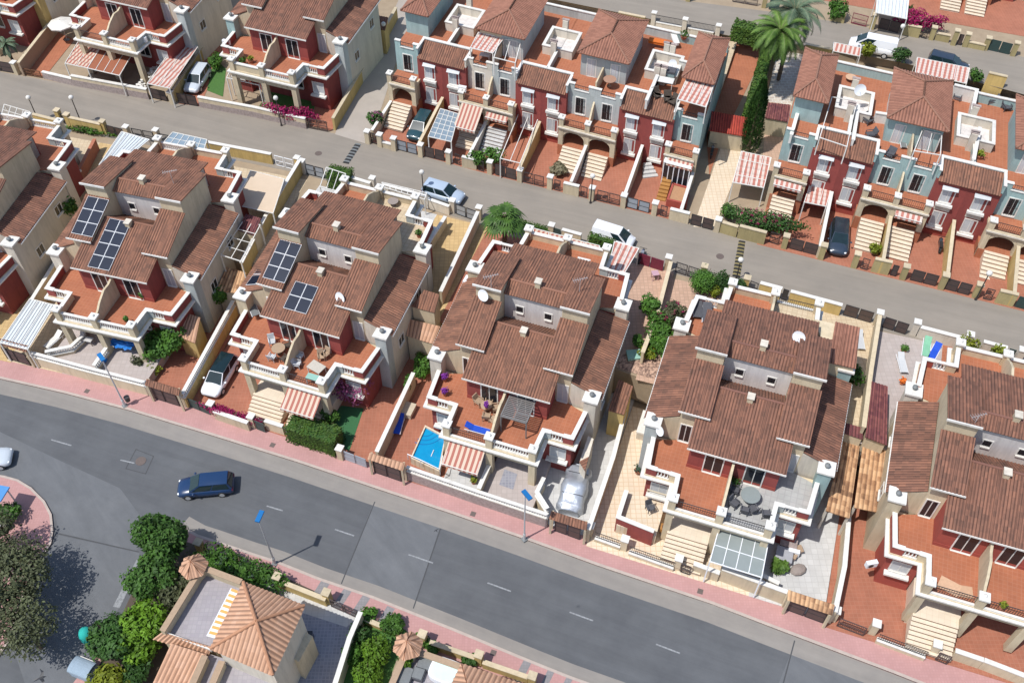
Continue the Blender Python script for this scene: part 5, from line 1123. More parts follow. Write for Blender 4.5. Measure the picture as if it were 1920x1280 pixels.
# --- B-row dividing walls
def bw(label, o, x, y0, y1, h0, h1, wall='yellow', cap='cream'):
    a, b = bl(o, x, y0), bl(o, x, y1); z = sz(a[0])
    c = ((a[0]+b[0])/2, (a[1]+b[1])/2); ang = math.atan2(b[1]-a[1], b[0]-a[0]); L = math.hypot(b[0]-a[0], b[1]-a[1]); t = thing('garden_wall', label, 'garden wall', (c[0], c[1], z), ang, 'walls between the townhouse front yards')
    MB().exty([(-L/2, -.2), (L/2, -.2), (L/2, h1-.07), (-L/2, h0-.07)], -.1, .1).build('wall_body', MT[wall], t); MB().exty([(-L/2, h0-.07), (L/2, h1-.07), (L/2, h1), (-L/2, h0)], -.15, .15).build('coping', MT[cap], t)
for lab, o, x, wl in [('dividing wall right of the parked teal car', c1, -5.33, 'yellow'), ('blue-white dividing wall between the striped awning steps and the white steps', c1, 0.02, 'pale'), ('dividing wall right of the white wire pergola', c1, 5.33, 'yellow'), ('white dividing wall between the two arched porch stairs', c2, .02, 'pale'), ('cream dividing wall left of the mint green end townhouse', c2, 5.33, 'cream'), ('white dividing wall left of the parked black car', r2, -5.33, 'cream'), ('yellow dividing wall between the two stairs behind the small lime bush', r2, .02, 'yellow'), ('yellow dividing wall with a parked motorbike beside it', r2, 5.33, 'yellow'), ('yellow dividing wall at the right picture edge beside the stair pots', r2, 10.68, 'yellow')]:
    bw(lab, o, x, -5.35, (.0 if abs(x) < 1 or x > 10 else 1.2), 1.5, 2.4 if wl != 'pale' else 2.0, wl, 'cream' if wl == 'yellow' else 'white')
bw('side wall of the garden by the alley and the purple shrub', c1, -10.66, -5.2, -.3, 1.3, 1.5, 'cream', 'white')
bw('white side wall right of the glazed porch', c2, 10.75, -5.2, -.3, 1.3, 1.8, 'pale', 'white')
def bwt(label, pts, h=1.4, wall='yellow', cap='cream', f=None): return gwall(label, [att(x, y, h) for x, y in pts], TZ(-1), TZ(h), wall=wall, cap=cap, group='garden walls of the top street')
bwt('yellow wall blocks on the near side of the top street by the round table house', [(1020, 8), (1050, 14)]); bwt('yellow wall block on the near side of the top street left of the hedge', [(1160, 22), (1210, 32)]); 
bwt('cream wall on the near side of the top street by the dark parked car', [(1855, 135), (1890, 143)]); bwt('wall on the near side of the top street behind the white van', [(1512, 82), (1560, 92)], 1.2)
ATT = (lambda q: att(*q))
frontage('yellow pillars and gates on the far side of the top street under the bougainvillea', [('W', (1480, 30), (1500, 34)), ('W', (1556, 38), (1582, 44)), ('G', (1594, 44), (1624, 51), 'winered'), ('P', (1634, 54), 1.8), ('G', (1645, 54), (1684, 63), 'iron', 'gatebrown'), ('W', (1690, 65), (1722, 71)), ('G', (1725, 71), (1737, 74), 'dark'), ('P', (1745, 74))], TZ(), A=ATT, wall='olive', cap='cream', group='garden walls of the top street')
frontage('olive pillars and green gates at the top right corner', [('W', (1752, 75), (1778, 80), .9), ('P', (1786, 84), 1.8), ('G', (1792, 84), (1802, 86), 'iron', 'gatebrown'), ('P', (1808, 87), 1.6), ('W', (1812, 88), (1845, 95), .7), ('P', (1846, 93), 1.5), ('G', (1850, 94), (1892, 103), 'gategreen', 'gategreen'), ('P', (1898, 104), 1.6)], TZ(), A=ATT, wall='olive', cap='cream', group='garden walls of the top street')
frontage('yellow pillars with black gates on the far side at the top edge', [('P', (1290, 2)), ('G', (1372, 4), (1420, 12), 'gatebrown'), ('P', (1432, 14)), ('G', (1440, 18), (1460, 22), 'gategreen', 'gategreen'), ('P', (1470, 24))], TZ(), A=ATT, wall='olive', cap='cream', group='garden walls of the top street')
frontage('cream pillars and openings on the near side of the top street by the hedge', [('P', (1225, 40)), ('P', (1283, 52)), ('R', (1230, 42), (1278, 51)), ('R', (1290, 53), (1338, 62)), ('P', (1345, 64))], TZ(-.4), A=ATT, wall='pale', group='garden walls of the top street')
# ------------------------------------------------------------------ solar panels
def panels(n, x0, x1, y0, y1, za, zb_, nx, ny, what, up=.16):
    (ox, oy), a = VO[n]; w_ = (x1-x0)/nx; d = (y1-y0)/ny; el = math.atan2(zb_-za, y1-y0)
    rows = {1: [''], 2: ['front', 'back'], 3: ['front', 'middle', 'back'], 4: ['frontmost', 'second', 'third', 'back']}[ny]
    for i in range(nx):
        for j in range(ny):
            cx, cy = x0+w_*(i+.5), y0+d*(j+.5); cz = za+(zb_-za)*(cy-y0)/(y1-y0)+up; X, Y = loc(n, cx, cy)
            t = thing('solar_panel', f"solar panel, {rows[j]} row {'left' if i == 0 else 'right'}, {what}", 'solar panel', (X, Y, cz), 0, 'solar panels on the villa roofs'); t.rotation_euler = (el, 0, a)
            dd = math.hypot(d, (zb_-za)*d/(y1-y0)); MB().box(-w_/2+.01, -dd/2+.01, -.03, w_/2-.01, dd/2-.01, .0).build('frame', MT['whitem'], t); MB().box(-w_/2+.038, -dd/2+.038, .0, w_/2-.038, dd/2-.038, .012).build('glass', MT['panel'], t)
panels(1, -4.35, -2.35, 5.75, 9.2, 8.48, 9.66, 2, 3, 'six on left wing of left solar villa')
panels(1, -1.9, .1, 3.5, 8.0, 7.32, 8.76, 2, 4, 'eight on main roof of left solar villa')
panels(2, -4.35, -2.35, 5.9, 9.3, 8.5, 9.68, 2, 3, 'six on left wing of right solar villa')
panels(2, -1.75, .3, 4.2, 6.6, 7.56, 8.3, 2, 2, 'four on main roof of right solar villa')
for j, (y0, y1) in enumerate(((6.1, 7.3), (7.4, 8.6), (8.7, 9.9))):
    X, Y = loc(2, -5.7, (y0+y1)/2); t = thing('solar_panel', f"shaded {['front', 'middle', 'back'][j]} solar panel on left side roof of right solar villa", 'solar panel', (X, Y, 7.12), 0, 'solar panels on the villa roofs'); t.rotation_euler = (0, -math.radians(23), VO[2][1])
    MB().box(-.8, -.58, -.03, .8, .58, 0).build('frame', MT['whitem'], t); MB().box(-.76, -.54, 0, .76, .54, .012).build('glass', MT['panel'], t)
# ------------------------------------------------------------------ roof fittings
for lab, n, x, y, z in [('white dish on the main roof of the right solar villa', 2, 2.6, 6.0, 8.05), ('white dish beside the left roof wing of the pool villa', 3, -3.7, 9.0, 9.9), ('large white dish on the rear roof of the villa with the glass-roofed porch', 4, 2.3, 13.2, 10.3), ]:
    dish(lab, loc(n, x, y), z, VO[n][1]-1.9, .5)
dish('white dish on the patio enclosure of the mint green end townhouse', bl(c2, 6.3, 7.4), 10.6, -2.2, .45); dish('white dish on the roof well of the pale blue townhouse', bl(r2, -5.2, 8.4), 12.0, -1.6, .55); dish('grey dish on the lowest left stack of the villa with the glass-roofed porch', loc(4, -5.6, 4.6), 6.2, -2.6, .4)
for lab, n, x, y, z in [('tall thin antenna on the rear roof of the left solar villa', 1, 2.8, 11.5, 10.6), ('antenna on the rear roof of the pool villa', 3, 3.2, 11.5, 10.6), ('small antenna on the left wing of the pool villa', 3, -3.2, 9.3, 10.9), ('antenna on the wing of the rightmost villa', 5, -2.9, 9.5, 10.9)]: antenna(lab, loc(n, x, y), z)
ac_unit('air conditioner on the far left stack foot of the pool villa', loc(3, -6.9, 13.2), 6.6, 1.2); ac_unit('air conditioner hung on the red wall by the bare terracotta drive', loc(5, -6.6, 2.0), 2.6, .2)
ac_unit('air conditioner on the red front of the grey townhouse with the white roof pergola', bl(c1, -2.9, .9), 7.0, A_); ac_unit('air conditioner on the side terrace of the villa with the striped carport', (at(267, 70, 8.0).x, at(267, 70, 8.0).y), 7.5, -.35)
ac_unit('air conditioner beside the stack of the top left lawn villa', (at(424, 78, 8.).x, at(424, 78, 8.).y), 7.6, -.3); ac_unit('air conditioner in the lower yard corner by the grey cushions', loc(4, 5.9, 1.7), .3, -.3)
# ------------------------------------------------------------------ lamps, bumps, bins
tall_lamp('tall street light at the left end of the avenue by the tiled gate', at(235, 762), at(190, 670, 6.6), True)
tall_lamp('tall street light with blue head in front of the pool villa', at(983, 1012), at(988, 928, 6.6))
tall_lamp('tall street light on the near pavement by the corner shrubs', at(516, 1057), at(487, 968, 6.4))
for lab, p, h in [('globe lamp at the left end of the middle street', (153, 232), 3), ('white globe lamp in front of the bougainvillea', (528, 236), 3.2), ('white globe lamp behind the light blue parked car', (795, 372), 3.0), ('white globe lamp by the arched porch railings', (1107, 381), 3.1), ('white globe lamp at the far speed bump', (1380, 524), 2.2), ('white globe lamp at the right end of the middle street', (1829, 562), 3.0), ('globe lamp by the back wall of the leftmost villa', (72, 226), 2.6)]:
    q = atu(*p); globe_lamp(lab, q, sz(q.x), h)
q = at(723, 82, 4.2); globe_lamp('globe lamp halfway up the alley behind the yellow wall', q, 3.0, 3.4)
q = att(1676, 100); globe_lamp('globe lamp behind the white van on the top street', q, sz(q.x)+1.3, 3)
def bump(label, a, b, mats):
    p, q = atu(*a), atu(*b); d = Vector((q.x-p.x, q.y-p.y)); L = d.length; t = thing('speed_bump', label, 'speed bump', ((p.x+q.x)/2, (p.y+q.y)/2, sz((p.x+q.x)/2)+.015), math.atan2(d.y, d.x), 'rubber speed bumps'); n = int(L/.22)
    for i in range(n):
        x = -L/2+L*i/n; MB().extx([(-.34, 0), (-.2, .06), (.2, .06), (.34, 0)], x+.02, x+L/n-.02).build('segment', MT[mats[i % 2]], t)
bump('dark rubber speed bump near the alley mouth', (648, 307), (672, 270), ('rubber', 'capgrey')); bump('yellow and black speed bump with a globe lamp standing at its end', (1380, 520), (1392, 452), ('rubber', 'rubber_yellow'))
# ------------------------------------------------------------------ vehicles
def carpx(name, label, rear, front, z, paint, **k):
    f = (lambda q: atu(q[0], q[1], .3)) if z == 'u' else ((lambda q: att(q[0], q[1], .3)) if z == 't' else (lambda q: at(q[0], q[1], z+.3)))
    a, b = f(rear), f(front); m = (a+b)/2; zz = sz(m.x)+.02 if z == 'u' else (sz(m.x)+1.32 if z == 't' else z); return car(name, label, m, zz, math.atan2(b.y-a.y, b.x-a.x), paint, **k)
carpx('parked_car', 'white car with a dark glass roof parked on the terracotta drive', (435, 672), (392, 744), .15, 'paintwhite', L=4.3, kind='suv', roofc='carglass')
carpx('estate_car', 'dark blue estate car driving on the avenue', (430, 909), (345, 917), .012, 'paintblue', L=4.3, W=1.75, kind='estate')
carpx('parked_car', 'white car at the left picture edge on the avenue', (-60, 868), (6, 860), .012, 'paintpale', L=4.2)
carpx('parked_car', 'silver white car on the terracotta drive at top left', (385, 132), (357, 175), 'u', 'paintpale', L=4.3)
carpx('parked_car', 'dark teal car parked in front of the pale green end townhouse', (800, 222), (776, 262), 'u', 'paintteal', L=4.1)
carpx('parked_car', 'light blue car parked on the middle street', (802, 357), (862, 375), 'u', 'paintsilver', L=4.1)
carpx('delivery_van', 'white van parked on the middle street behind the striped carport', (1116, 439), (1184, 459), 'u', 'paintwhite', L=3.9, W=1.7, H=1.6, kind='van')
carpx('parked_car', 'black car parked nose out between the townhouse gates', (1574, 425), (1570, 476), 'u', 'paintnight', L=4.1, roofc='paintblack')
carpx('delivery_van', 'white van parked on the top street', (1674, 100), (1594, 86), 't', 'paintwhite', L=4.9, H=1.85, kind='van')
carpx('parked_car', 'dark grey car on the top street behind the striped pergola', (1750, 118), (1802, 130), 't', 'paintnight', L=4.2)
def covered_car():
    p = at(1077, 922, .15); t = thing('covered_car', 'car under a silver grey cover in the pale yard', 'covered car', (p.x, p.y, .15), math.radians(75)+.0, 'cars'); m = MB(); n, k = 26, 16
    for i in range(n+1):
        u = i/n; x = (u-.5)*4.3; h = 1.12*(.85+.62*math.exp(-((u-.45)/.22)**2))*(1 if .06 < u < .94 else .75); w_ = 1.12*(.92 if .05 < u < .95 else .7)+.05*math.sin(u*17); w_ *= 1-.14*math.exp(-((u-.76)/.05)**2)
        for j in range(k+1):
            a = math.pi*j/k; c_ = math.cos(a); s_ = math.sin(a); m.v.append((x, w_*(abs(c_)**.55)*(1 if c_ > 0 else -1)+.02*math.sin(i*2.1+j), h*(s_**.5)+.03*math.sin(j*1.7+i*.9)*s_))
    for i in range(n):
        for j in range(k): a = i*(k+1)+j; m.f.append((a, a+1, a+k+2, a+k+1))
    m.f += [tuple(range(k+1)), tuple(range((n+1)*(k+1)-1, n*(k+1)-1, -1))]
    m.build('cover', MT['silver'], t, smooth=True); s = MB()
    for x in (-1.0, 1.1): 
        u = x/4.3+.5; h = 1.12*(.85+.62*math.exp(-((u-.45)/.22)**2)); s.strip([(x, -.8), (x, .8)], .05, h+.02, h+.05)
    s.build('strap', MT['greycloth'], t)
covered_car()
def moto(label, p, zb, rz, paint='paintblack'):
    t = thing('motorbike', label, 'motorbike', (p[0], p[1], zb), rz, 'scooters and motorbikes')
    for x in (-.62, .62): MB().tube((x, -.06, .3), (x, .06, .3), .3, n=16).build('wheel', MT['rubber'], t)
    MB().exty([(-.7, .45), (-.2, .3), (.3, .3), (.5, .75), (.35, .8), (.1, .6), (-.5, .65)], -.13, .13).build('body', MT[paint], t); MB().exty([(-.75, .68), (.0, .66), (.0, .78), (-.75, .82)], -.14, .14).build('seat', MT['dark'], t)
    MB().tube((.42, -.33, 1.0), (.42, .33, 1.0), .025).build('handlebar', MT['iron'], t); MB().tube((.45, 0, .95), (.64, 0, .32), .03).build('fork', MT['steel'], t)
q = atu(1202, 486); moto('blue scooter beside the wine red gate', q, sz(q.x)+.03, 1.2, 'paintblue'); q = atu(1334, 290); moto('grey motorbike in the side yard of the mint green townhouse', q, sz(q.x)+.03, 1.3); q = atu(1760, 465); moto('dark motorbike beside the yellow dividing wall', q, sz(q.x)+.03, 1.3)
# ------------------------------------------------------------------ pergolas, carports, canopies
PX = lambda pts, z: [at(x, y, z) for x, y in pts]
def ppx(label, pts, z, base, **k): return pergola(label, PX(pts, z), base, z-base, **k)
ppx('white sheet metal carport by the left avenue gate', [(0, 642), (52, 655), (102, 572), (56, 560)], 2.6, .12, nb=6, sheet='ribs')
ppx('white ribbed metal carport behind the left solar villa', [(186, 309), (212, 318), (280, 262), (228, 247)], 5.4, 3.0, nb=5, sheet='ribs')
ppx('white translucent canopy behind the left solar villa', [(306, 268), (382, 282), (388, 262), (324, 248)], 5.5, 3.0, nb=6, sheet='flat', sheetmat='poly', nr=2)
ppx('red and white striped carport at top left', [(276, 157), (318, 166), (371, 88), (334, 76)], 5.4, 3.0, nb=2, nr=2, cloth='awnpink')
ppx('pink striped pergola over the drive behind the pool villa', [(1136, 523), (1160, 530), (1198, 466), (1152, 453)], 5.6, 3.2, nb=3, nr=1, cloth='awnpink')
ppx('pink striped carport by the cypress', [(1374, 342), (1432, 352), (1446, 296), (1390, 284)], 6.2, 3.7, nb=4, nr=4, cloth='awnpink')
ppx('pink striped pergola beside the parked black car', [(1508, 379), (1549, 387), (1561, 342), (1522, 335)], 6.3, 3.9, nb=3, nr=1, cloth='awnpink')
ppx('blue grey polycarbonate carport next to the teal car', [(803, 256), (846, 266), (860, 214), (826, 204)], 5.6, 3.0, nb=4, nr=6, sheet='flat', sheetmat='poly')
ppx('bare white wire pergola above the narrow terracotta drive', [(938, 297), (975, 306), (1012, 215), (975, 207)], 5.5, 3.1, nb=2)
ppx('white sheet carport on the top street', [(1642, 24), (1700, 36), (1704, 0), (1645, -8)], 8.4, 5.9, nb=5, sheet='ribs')
ppx('red and white striped roof pergola on the mint green end townhouse', [(1270, 186), (1324, 201), (1338, 160), (1288, 147)], 11.8, 9.95, nb=3, cloth='awnpink')
ppx('white roof pergola with a striped cloth on the grey townhouse', [(882, 90), (924, 100), (944, 73), (897, 61)], 11.4, 9.4, nb=3, cloth='awnpink')
ppx('bare white roof pergola beside the striped cloth', [(926, 108), (966, 118), (976, 80), (938, 72)], 11.4, 9.4, nb=2)
ppx('white roof pergola frame on the pale blue townhouse right of its stair tower', [(1714, 283), (1763, 291), (1766, 252), (1730, 243)], 12.6, 10.5, nb=2)
ppx('white roof pergola frame on the end townhouse behind the pink carport', [(1537, 258), (1588, 275), (1606, 190), (1560, 182)], 12.2, 10.3, nb=1)
ppx('pink striped pergola at the near kerb of the top street', [(1716, 136), (1812, 157), (1818, 128), (1720, 108)], 7.6, 5.4, nb=4, cloth='awnpink')
ppx('small pink striped pergola left of the white van on the top street', [(1562, 96), (1612, 106), (1614, 90), (1563, 80)], 7.4, 5.4, nb=2, cloth='awnpink')
ppx('white trellis frame over the passage between the solar villas', [(414, 478), (452, 490), (488, 422), (456, 414)], 5.6, 3.2, nb=2, nr=4)
ppx('white timber trellis behind the right solar villa', [(600, 350), (636, 360), (648, 326), (612, 314)], 5.3, 3.0, nb=3, posts=True)
ppx('long white trellis strip above the low back wall by the blue car', [(722, 352), (796, 374), (800, 362), (716, 342)], 4.9, 3.0, nb=7)
ppx('white lattice pergola at the left picture edge', [(0, 226), (46, 240), (56, 210), (8, 196)], 5.2, 3.0, nb=4, nr=3)
for lab, pts in [('left striped strip awning behind the pool villa', [(1000, 440), (1054, 455), (1058, 443), (1000, 428)]), ('right striped strip awning behind the pool villa', [(1064, 459), (1124, 474), (1124, 461), (1066, 446)])]:
    ppx(lab, pts, 6.3, 3.2, nb=2, cloth='awn', posts=True)
ppx('large beige shade sail in the rear yard of the left solar villa', [(441, 384), (512, 400), (533, 336), (470, 320)], 5.2, 3.0, nb=1, nr=0, sheet='flat', sheetmat='sail', cat='shade sail')
def conservatory():
    pts = PX([(1331, 1052), (1428, 1082), (1440, 1019), (1348, 990)], 3.3); pergola('white framed porch roofed with frosted glass', pts, .3, 3.0, nb=4, nr=2, sheet='flat', sheetmat='frostglass', mat='whitem', cat='glass porch')
conservatory()
ppx('terracotta and striped canopy over the front yard at top left', [(164, 128), (224, 142), (250, 98), (190, 86)], 5.6, 3.1, nb=4, sheet='flat', sheetmat='terracloth', cat='canopy')
ppx('red and white striped awning frame beside the terracotta canopy', [(122, 119), (164, 128), (190, 88), (147, 78)], 5.6, 3.1, nb=2, cloth='awn', cat='canopy')
ppx('white beam frame over the porch left of the artificial lawn', [(425, 146), (486, 160), (488, 150), (430, 136)], 5.9, 3.1, nb=3, posts=True)
# tiled gate lintels and sheds
def cov(name, lab, pts, zl, zh, mat, base=0, **k): tiledcover(name, lab, 'tiled roof', *[at(x, y, z) for (x, y), z in zip(pts, (zl, zl, zh, zh))], zl, zh, mat, zb=base, **k)
G2 = 'small tiled roofs over gates and passages'
cov('gate_roof', 'tiled lintel over the left avenue gate', [(0, 645), (50, 660), (53, 648), (0, 634)], 2.2, 2.6, 'roof', walls=False, group=G2)
cov('gate_roof', 'tiled lintel over the gate by the first street light', [(273, 722), (336, 742), (338, 729), (276, 710)], 2.2, 2.6, 'roof', walls=False, group=G2)
cov('gate_roof', 'orange tiled lintel over the gate left of the swimming pool', [(690, 860), (756, 882), (760, 868), (694, 848)], 2.2, 2.6, 'roof_orange', walls=False, group=G2)
cov('gate_roof', 'dark tiled lintel over the gate below the silver covered car', [(1030, 972), (1100, 994), (1102, 978), (1034, 957)], 2.2, 2.6, 'roof', walls=False, group=G2)
cov('gate_roof', 'weathered tiled lintel over the garage gate right of the glass-roofed porch', [(1476, 1124), (1560, 1153), (1565, 1133), (1478, 1105)], 2.2, 2.6, 'roof_old', walls=False, group=G2)
cov('passage_roof', 'plum tiled roof over the passage right of the left solar villa', [(444, 432), (476, 442), (490, 410), (462, 402)], 5.2, 5.8, 'roof_plum', 3.0, group=G2)
cov('passage_roof', 'broken-patterned tan tiled roof between the solar villas', [(405, 545), (452, 552), (462, 512), (425, 502)], 3.0, 3.6, 'roof_old', 0, group=G2)
cov('passage_roof', 'orange tiled roof of the small shed between the right solar villa and the pool villa', [(771, 575), (815, 587), (824, 552), (796, 544)], 5.4, 6.2, 'roof', 2.6, group=G2)
cov('passage_roof', 'light orange tiled roof below the small shed beside the pool villa', [(762, 630), (812, 645), (826, 612), (766, 598)], 3.2, 4.0, 'roof_orange', 0, group=G2)
cov('passage_roof', 'brown tiled roof beside the yellow wall right of the pool villa', [(1140, 770), (1170, 778), (1187, 725), (1160, 712)], 3.4, 3.9, 'roof', 0, group=G2, wall='yellow')
cov('passage_roof', 'long orange tiled roof right of the villa with the glass-roofed porch', [(1548, 958), (1592, 972), (1612, 832), (1580, 820)], 2.9, 3.6, 'roof_old', 0.1, group=G2, wall='pale', walls=False)
cov('passage_roof', 'long speckled tiled roof left of the rightmost villa', [(1601, 952), (1655, 963), (1668, 842), (1618, 830)], 3.1, 3.8, 'roof_old', 0.1, group=G2, wall='pale', walls=False)
cov('passage_roof', 'dark plum tiled roof in the passage behind the speckled roof', [(1622, 820), (1662, 835), (1664, 725), (1634, 716)], 5.2, 5.7, 'roof_plum', 3.2, group=G2)
cov('passage_roof', 'small dark tiled roof behind the long orange tiled roof', [(1580, 812), (1617, 824), (1618, 802), (1583, 792)], 4.6, 5.0, 'roof_plum', 2, group=G2)
cov('passage_roof', 'brown tiled lean-to on the rear terrace of the villa with the glass-roofed porch', [(1553, 680), (1604, 692), (1612, 615), (1524, 594)], 9.0, 9.5, 'roof_brown', 6, group=G2, pitch=.22)
cov('passage_roof', 'red roof of the shed by the cypress', [(1330, 246), (1398, 257), (1402, 222), (1334, 210)], 5.8, 6.1, 'redroof_t', 3.4, group=G2, pitch=.22)
cov('passage_roof', 'small speckled tiled canopy beside the long yellow alley wall', [(682, 80), (708, 84), (713, 64), (688, 58)], 5.0, 5.3, 'roof_old', 3, group=G2)
cov('passage_roof', 'small dark tiled roof behind the speckled canopy at the alley', [(680, 50), (722, 58), (728, 34), (694, 28)], 6.0, 6.4, 'roof_dark', 3, group=G2, wall='yellow')
cov('passage_roof', 'flat plum roofed store between the cypress and the end townhouse', [(1434, 222), (1478, 230), (1482, 198), (1440, 194)], 6.0, 6.1, 'roof_plum', 3.5, group=G2)
cov('passage_roof', 'low tiled store roof by the front wall of the left solar villa', [(335, 632), (366, 644), (376, 596), (352, 588)], 2.4, 3.0, 'roof_orange', 0, group=G2, wall='yellow')
cov('passage_roof', 'low brown tiled roof beside the stack of the pool villa', [(1086, 866), (1097, 884), (1114, 820), (1103, 814)], 2.6, 2.9, 'roof', .2, group=G2, wall='pale')
def rw(label, pts, z, h=1.0, wall='white'): gwall(label, [at(x, y, z+h) for x, y in pts], z, z+h, th=.2, wall=wall, group='white walls on the roof terraces')
rw('white roof terrace wall right of the long lime plant', [(1838, 238), (1826, 298)], 10.4, 1.3)
rw('white boxed wall left of the large stair tower roof on the pale blue townhouse', [(1642, 210), (1668, 214), (1672, 176)], 10.4, 1.2)
rw('white party wall left of the dishes on the pale blue townhouse', [(1610, 196), (1600, 262)], 10.4, 1.2)
rw('lavender white back wall right of the large stair tower roof', [(1790, 158), (1832, 168), (1824, 205)], 10.4, 1.6)
rw('white parapet at the left edge of the end townhouse roof terrace', [(1500, 196), (1484, 252)], 10.2, 1.0)
rw('white wall of the roof terrace behind the mint green cabinet', [(1274, 112), (1290, 116)], 9.9, 1.1)
rw('white-topped terrace divider left of the white roof table', [(1233, 140), (1212, 188)], 9.9, 1.0)
# ------------------------------------------------------------------ swimming pool
def pool():
    z = .95; P = PX([(798, 801), (834, 820), (822, 880), (773, 857)], z); o = sum((Vector((p.x, p.y, 0)) for p in P), Vector())/4; L = [(p.x-o.x, p.y-o.y) for p in P]
    t = thing('swimming_pool', 'small swimming pool with blue water and curved steps', 'swimming pool', (o.x, o.y, 0)); c = [(x*1.1, y*1.1) for x, y in L]
    m = MB(); n = 4
    for i in range(n): j = (i+1) % n; m.add([(*c[i], z+.06), (*c[j], z+.06), (*L[j], z+.06), (*L[i], z+.06), (*c[i], 0), (*c[j], 0), (*L[j], z-.3), (*L[i], z-.3)], [(0,1,2,3), (0,4,5,1), (3,2,6,7)])
    m.build('pool_rim', MT['tilecream'], t); MB().prism(L, .2, z-.1).build('water', MT['water'], t)
    cr = Vector(L[0])*.98; ang0 = math.atan2(L[1][1]-L[0][1], L[1][0]-L[0][0]); 
    for k, r in enumerate((.75, 1.15, 1.55)):
        s = MB(); a0, a1 = ang0-1.55, ang0-.02; nn = 10
        pts = [(cr.x+r*math.cos(a0+(a1-a0)*i/nn), cr.y+r*math.sin(a0+(a1-a0)*i/nn)) for i in range(nn+1)]; s.strip(pts, .07, z-.12, z-.092); s.build('pool_step', MT['poolstep'], t)
    r = MB(); e = [Vector(q) for q in L]; q0 = e[3]*1.22; q1 = e[2]*1.22; m_ = [q0, e[3].lerp(e[2], .4)*1.2, q1, e[2].lerp(e[1], .35)*1.25]
    for a, b in zip(m_, m_[1:]): r.tube((a.x, a.y, z+.75), (b.x, b.y, z+.75), .035)
    for a in m_: r.tube((a.x, a.y, z), (a.x, a.y, z+.75), .03)
    r.build('hand_rail', MT['whitem'], t)
    rr = tag(MB().tube((.1, -.75, z-.08), (.28, -.2, z-.02), .035).build('hose', MT['whitem'], t))
pool()
def patio(n, x0, x1, y0, y1, z, mat, lab):
    return sheet('patio_paving', [loc(n, x0, y0), loc(n, x1, y0), loc(n, x1, y1), loc(n, x0, y1)], z, mat, th=z)
patio(1, -4.6, 4.6, -2.3, 2.9, 1.05, 'tilerose', ''); patio(3, -2.2, -.1, -2.5, 2.9, 1.0, 'tilelight', ''); patio(3, .1, 4.2, -2.5, 2.9, 1.0, 'tilerose', '')
sheet('patio_rug', [tuple(at(x, y, 1.02)[:2]) for x, y in [(936, 908), (962, 917), (970, 888), (946, 879)]], 1.015, 'tilecheck', th=.01)
def lw(label, n, pts, z0, z1, bal=True, wall='cream'): gwall(label, [Vector((*loc(n, *p), z1)) for p in pts], z0, z1, bal=bal, wall=wall, group='low walls and balustrades in the front yards')
lw('white balustrade around the left patio corner of the left solar villa', 1, [(-4.7, -2.0), (-2.9, -.9), (-2.6, .4), (-3.3, 1.6)], 1.0, 1.95)
lw('white balustrade dividing the two front patios of the left solar villa', 1, [(.1, -2.3), (.1, -.3)], 1.0, 2.0)
lw('white wall dividing the pool yard from the bare patio', 3, [(0, -2.5), (0, -.3)], 1.0, 2.1, False)
lw('short white balustrade by the blue grey yard below the pool villa', 3, [(4.3, .2), (4.2, -1.2), (5.4, -2.3)], 0.2, 1.9)
lw('white balustrade right of the glass-roofed porch', 4, [(3.2, -1.2), (5.2, -1.6)], .2, 1.4); lw('red walled balcony block left of the cream steps', 4, [(-4.2, -.9), (-7.0, -.6), (-7.0, 1.8)], .1, 2.2, False, 'red')
patio(4, -7.0, -4.0, -.8, 2.3, 1.3, 'tilecream', '')
# ------------------------------------------------------------------ patches of ground cover in the yards
sheet('artificial_lawn', PX([(620, 830), (655, 845), (682, 765), (640, 760), (612, 795)], .17), .17, 'turf', th=.01)
sheet('artificial_lawn', [tuple(atu(*q)[:2]) for q in [(486, 200), (580, 222), (604, 172), (570, 160), (505, 172)]], U(.05), 'lawn', th=.01)
sheet('lawn_strip', [tuple(atu(*q)[:2]) for q in [(388, 170), (418, 182), (424, 130), (402, 110)]], U(.04), 'lawn', th=.01)
sheet('pebble_bed', [tuple(atu(*q)[:2]) for q in [(1155, 690), (1230, 712), (1238, 672), (1164, 664)]], U(.06), 'pebble', th=.02)
sheet('drive_paving', [tuple(atu(*q)[:2]) for q in [(1300, 425), (1338, 430), (1400, 280), (1352, 275)]], U(.03), 'tilecream', th=.01)
sheet('yard_paving', [tuple(atu(*q)[:2]) for q in [(1330, 330), (1352, 265), (1440, 85), (1370, 75), (1320, 200)]], U(.04), 'terracotta', th=.02)
sheet('drive_paving', [tuple(atu(*q)[:2]) for q in [(45, 138), (84, 145), (140, 75), (105, 60)]], U(.04), 'terracotta', th=.01)
sheet('yard_paving', [tuple(atu(*q)[:2]) for q in [(335, 195), (375, 200), (420, 95), (400, 70)]], U(.03), 'terracotta2', th=.01)
sheet('yard_paving', [tuple(atu(*q)[:2]) for q in [(580, 236), (622, 246), (700, 90), (660, 90), (600, 170)]], U(.03), 'terracotta2', th=.01)
sheet('yard_paving', [tuple(atu(*q)[:2]) for q in [(1425, 350), (1470, 330), (1500, 200), (1440, 180)]], U(.035), 'tilepink', th=.01)
sheet('drive_paving', [tuple(atu(*q)[:2]) for q in [(1430, 190), (1500, 200), (1540, 95), (1460, 90)]], U(.04), 'crazy', th=.02)
for n_, c_ in (('clay2', (.50, .27, .14)), ('steeld', (.22, .21, .20)), ('greyclothl', (.33, .36, .36)), ('capgreyl', (.36, .36, .38)), ('stonel', (.30, .25, .22)), ('tan2', (.38, .22, .15)), ('peach', (.60, .38, .24)), ('pebblelight', (.55, .50, .42)), ('turq', (.02, .42, .36)), ('binblue', (.33, .42, .50))): nmat(n_, c_, tuple(k*.8 for k in c_), 5)
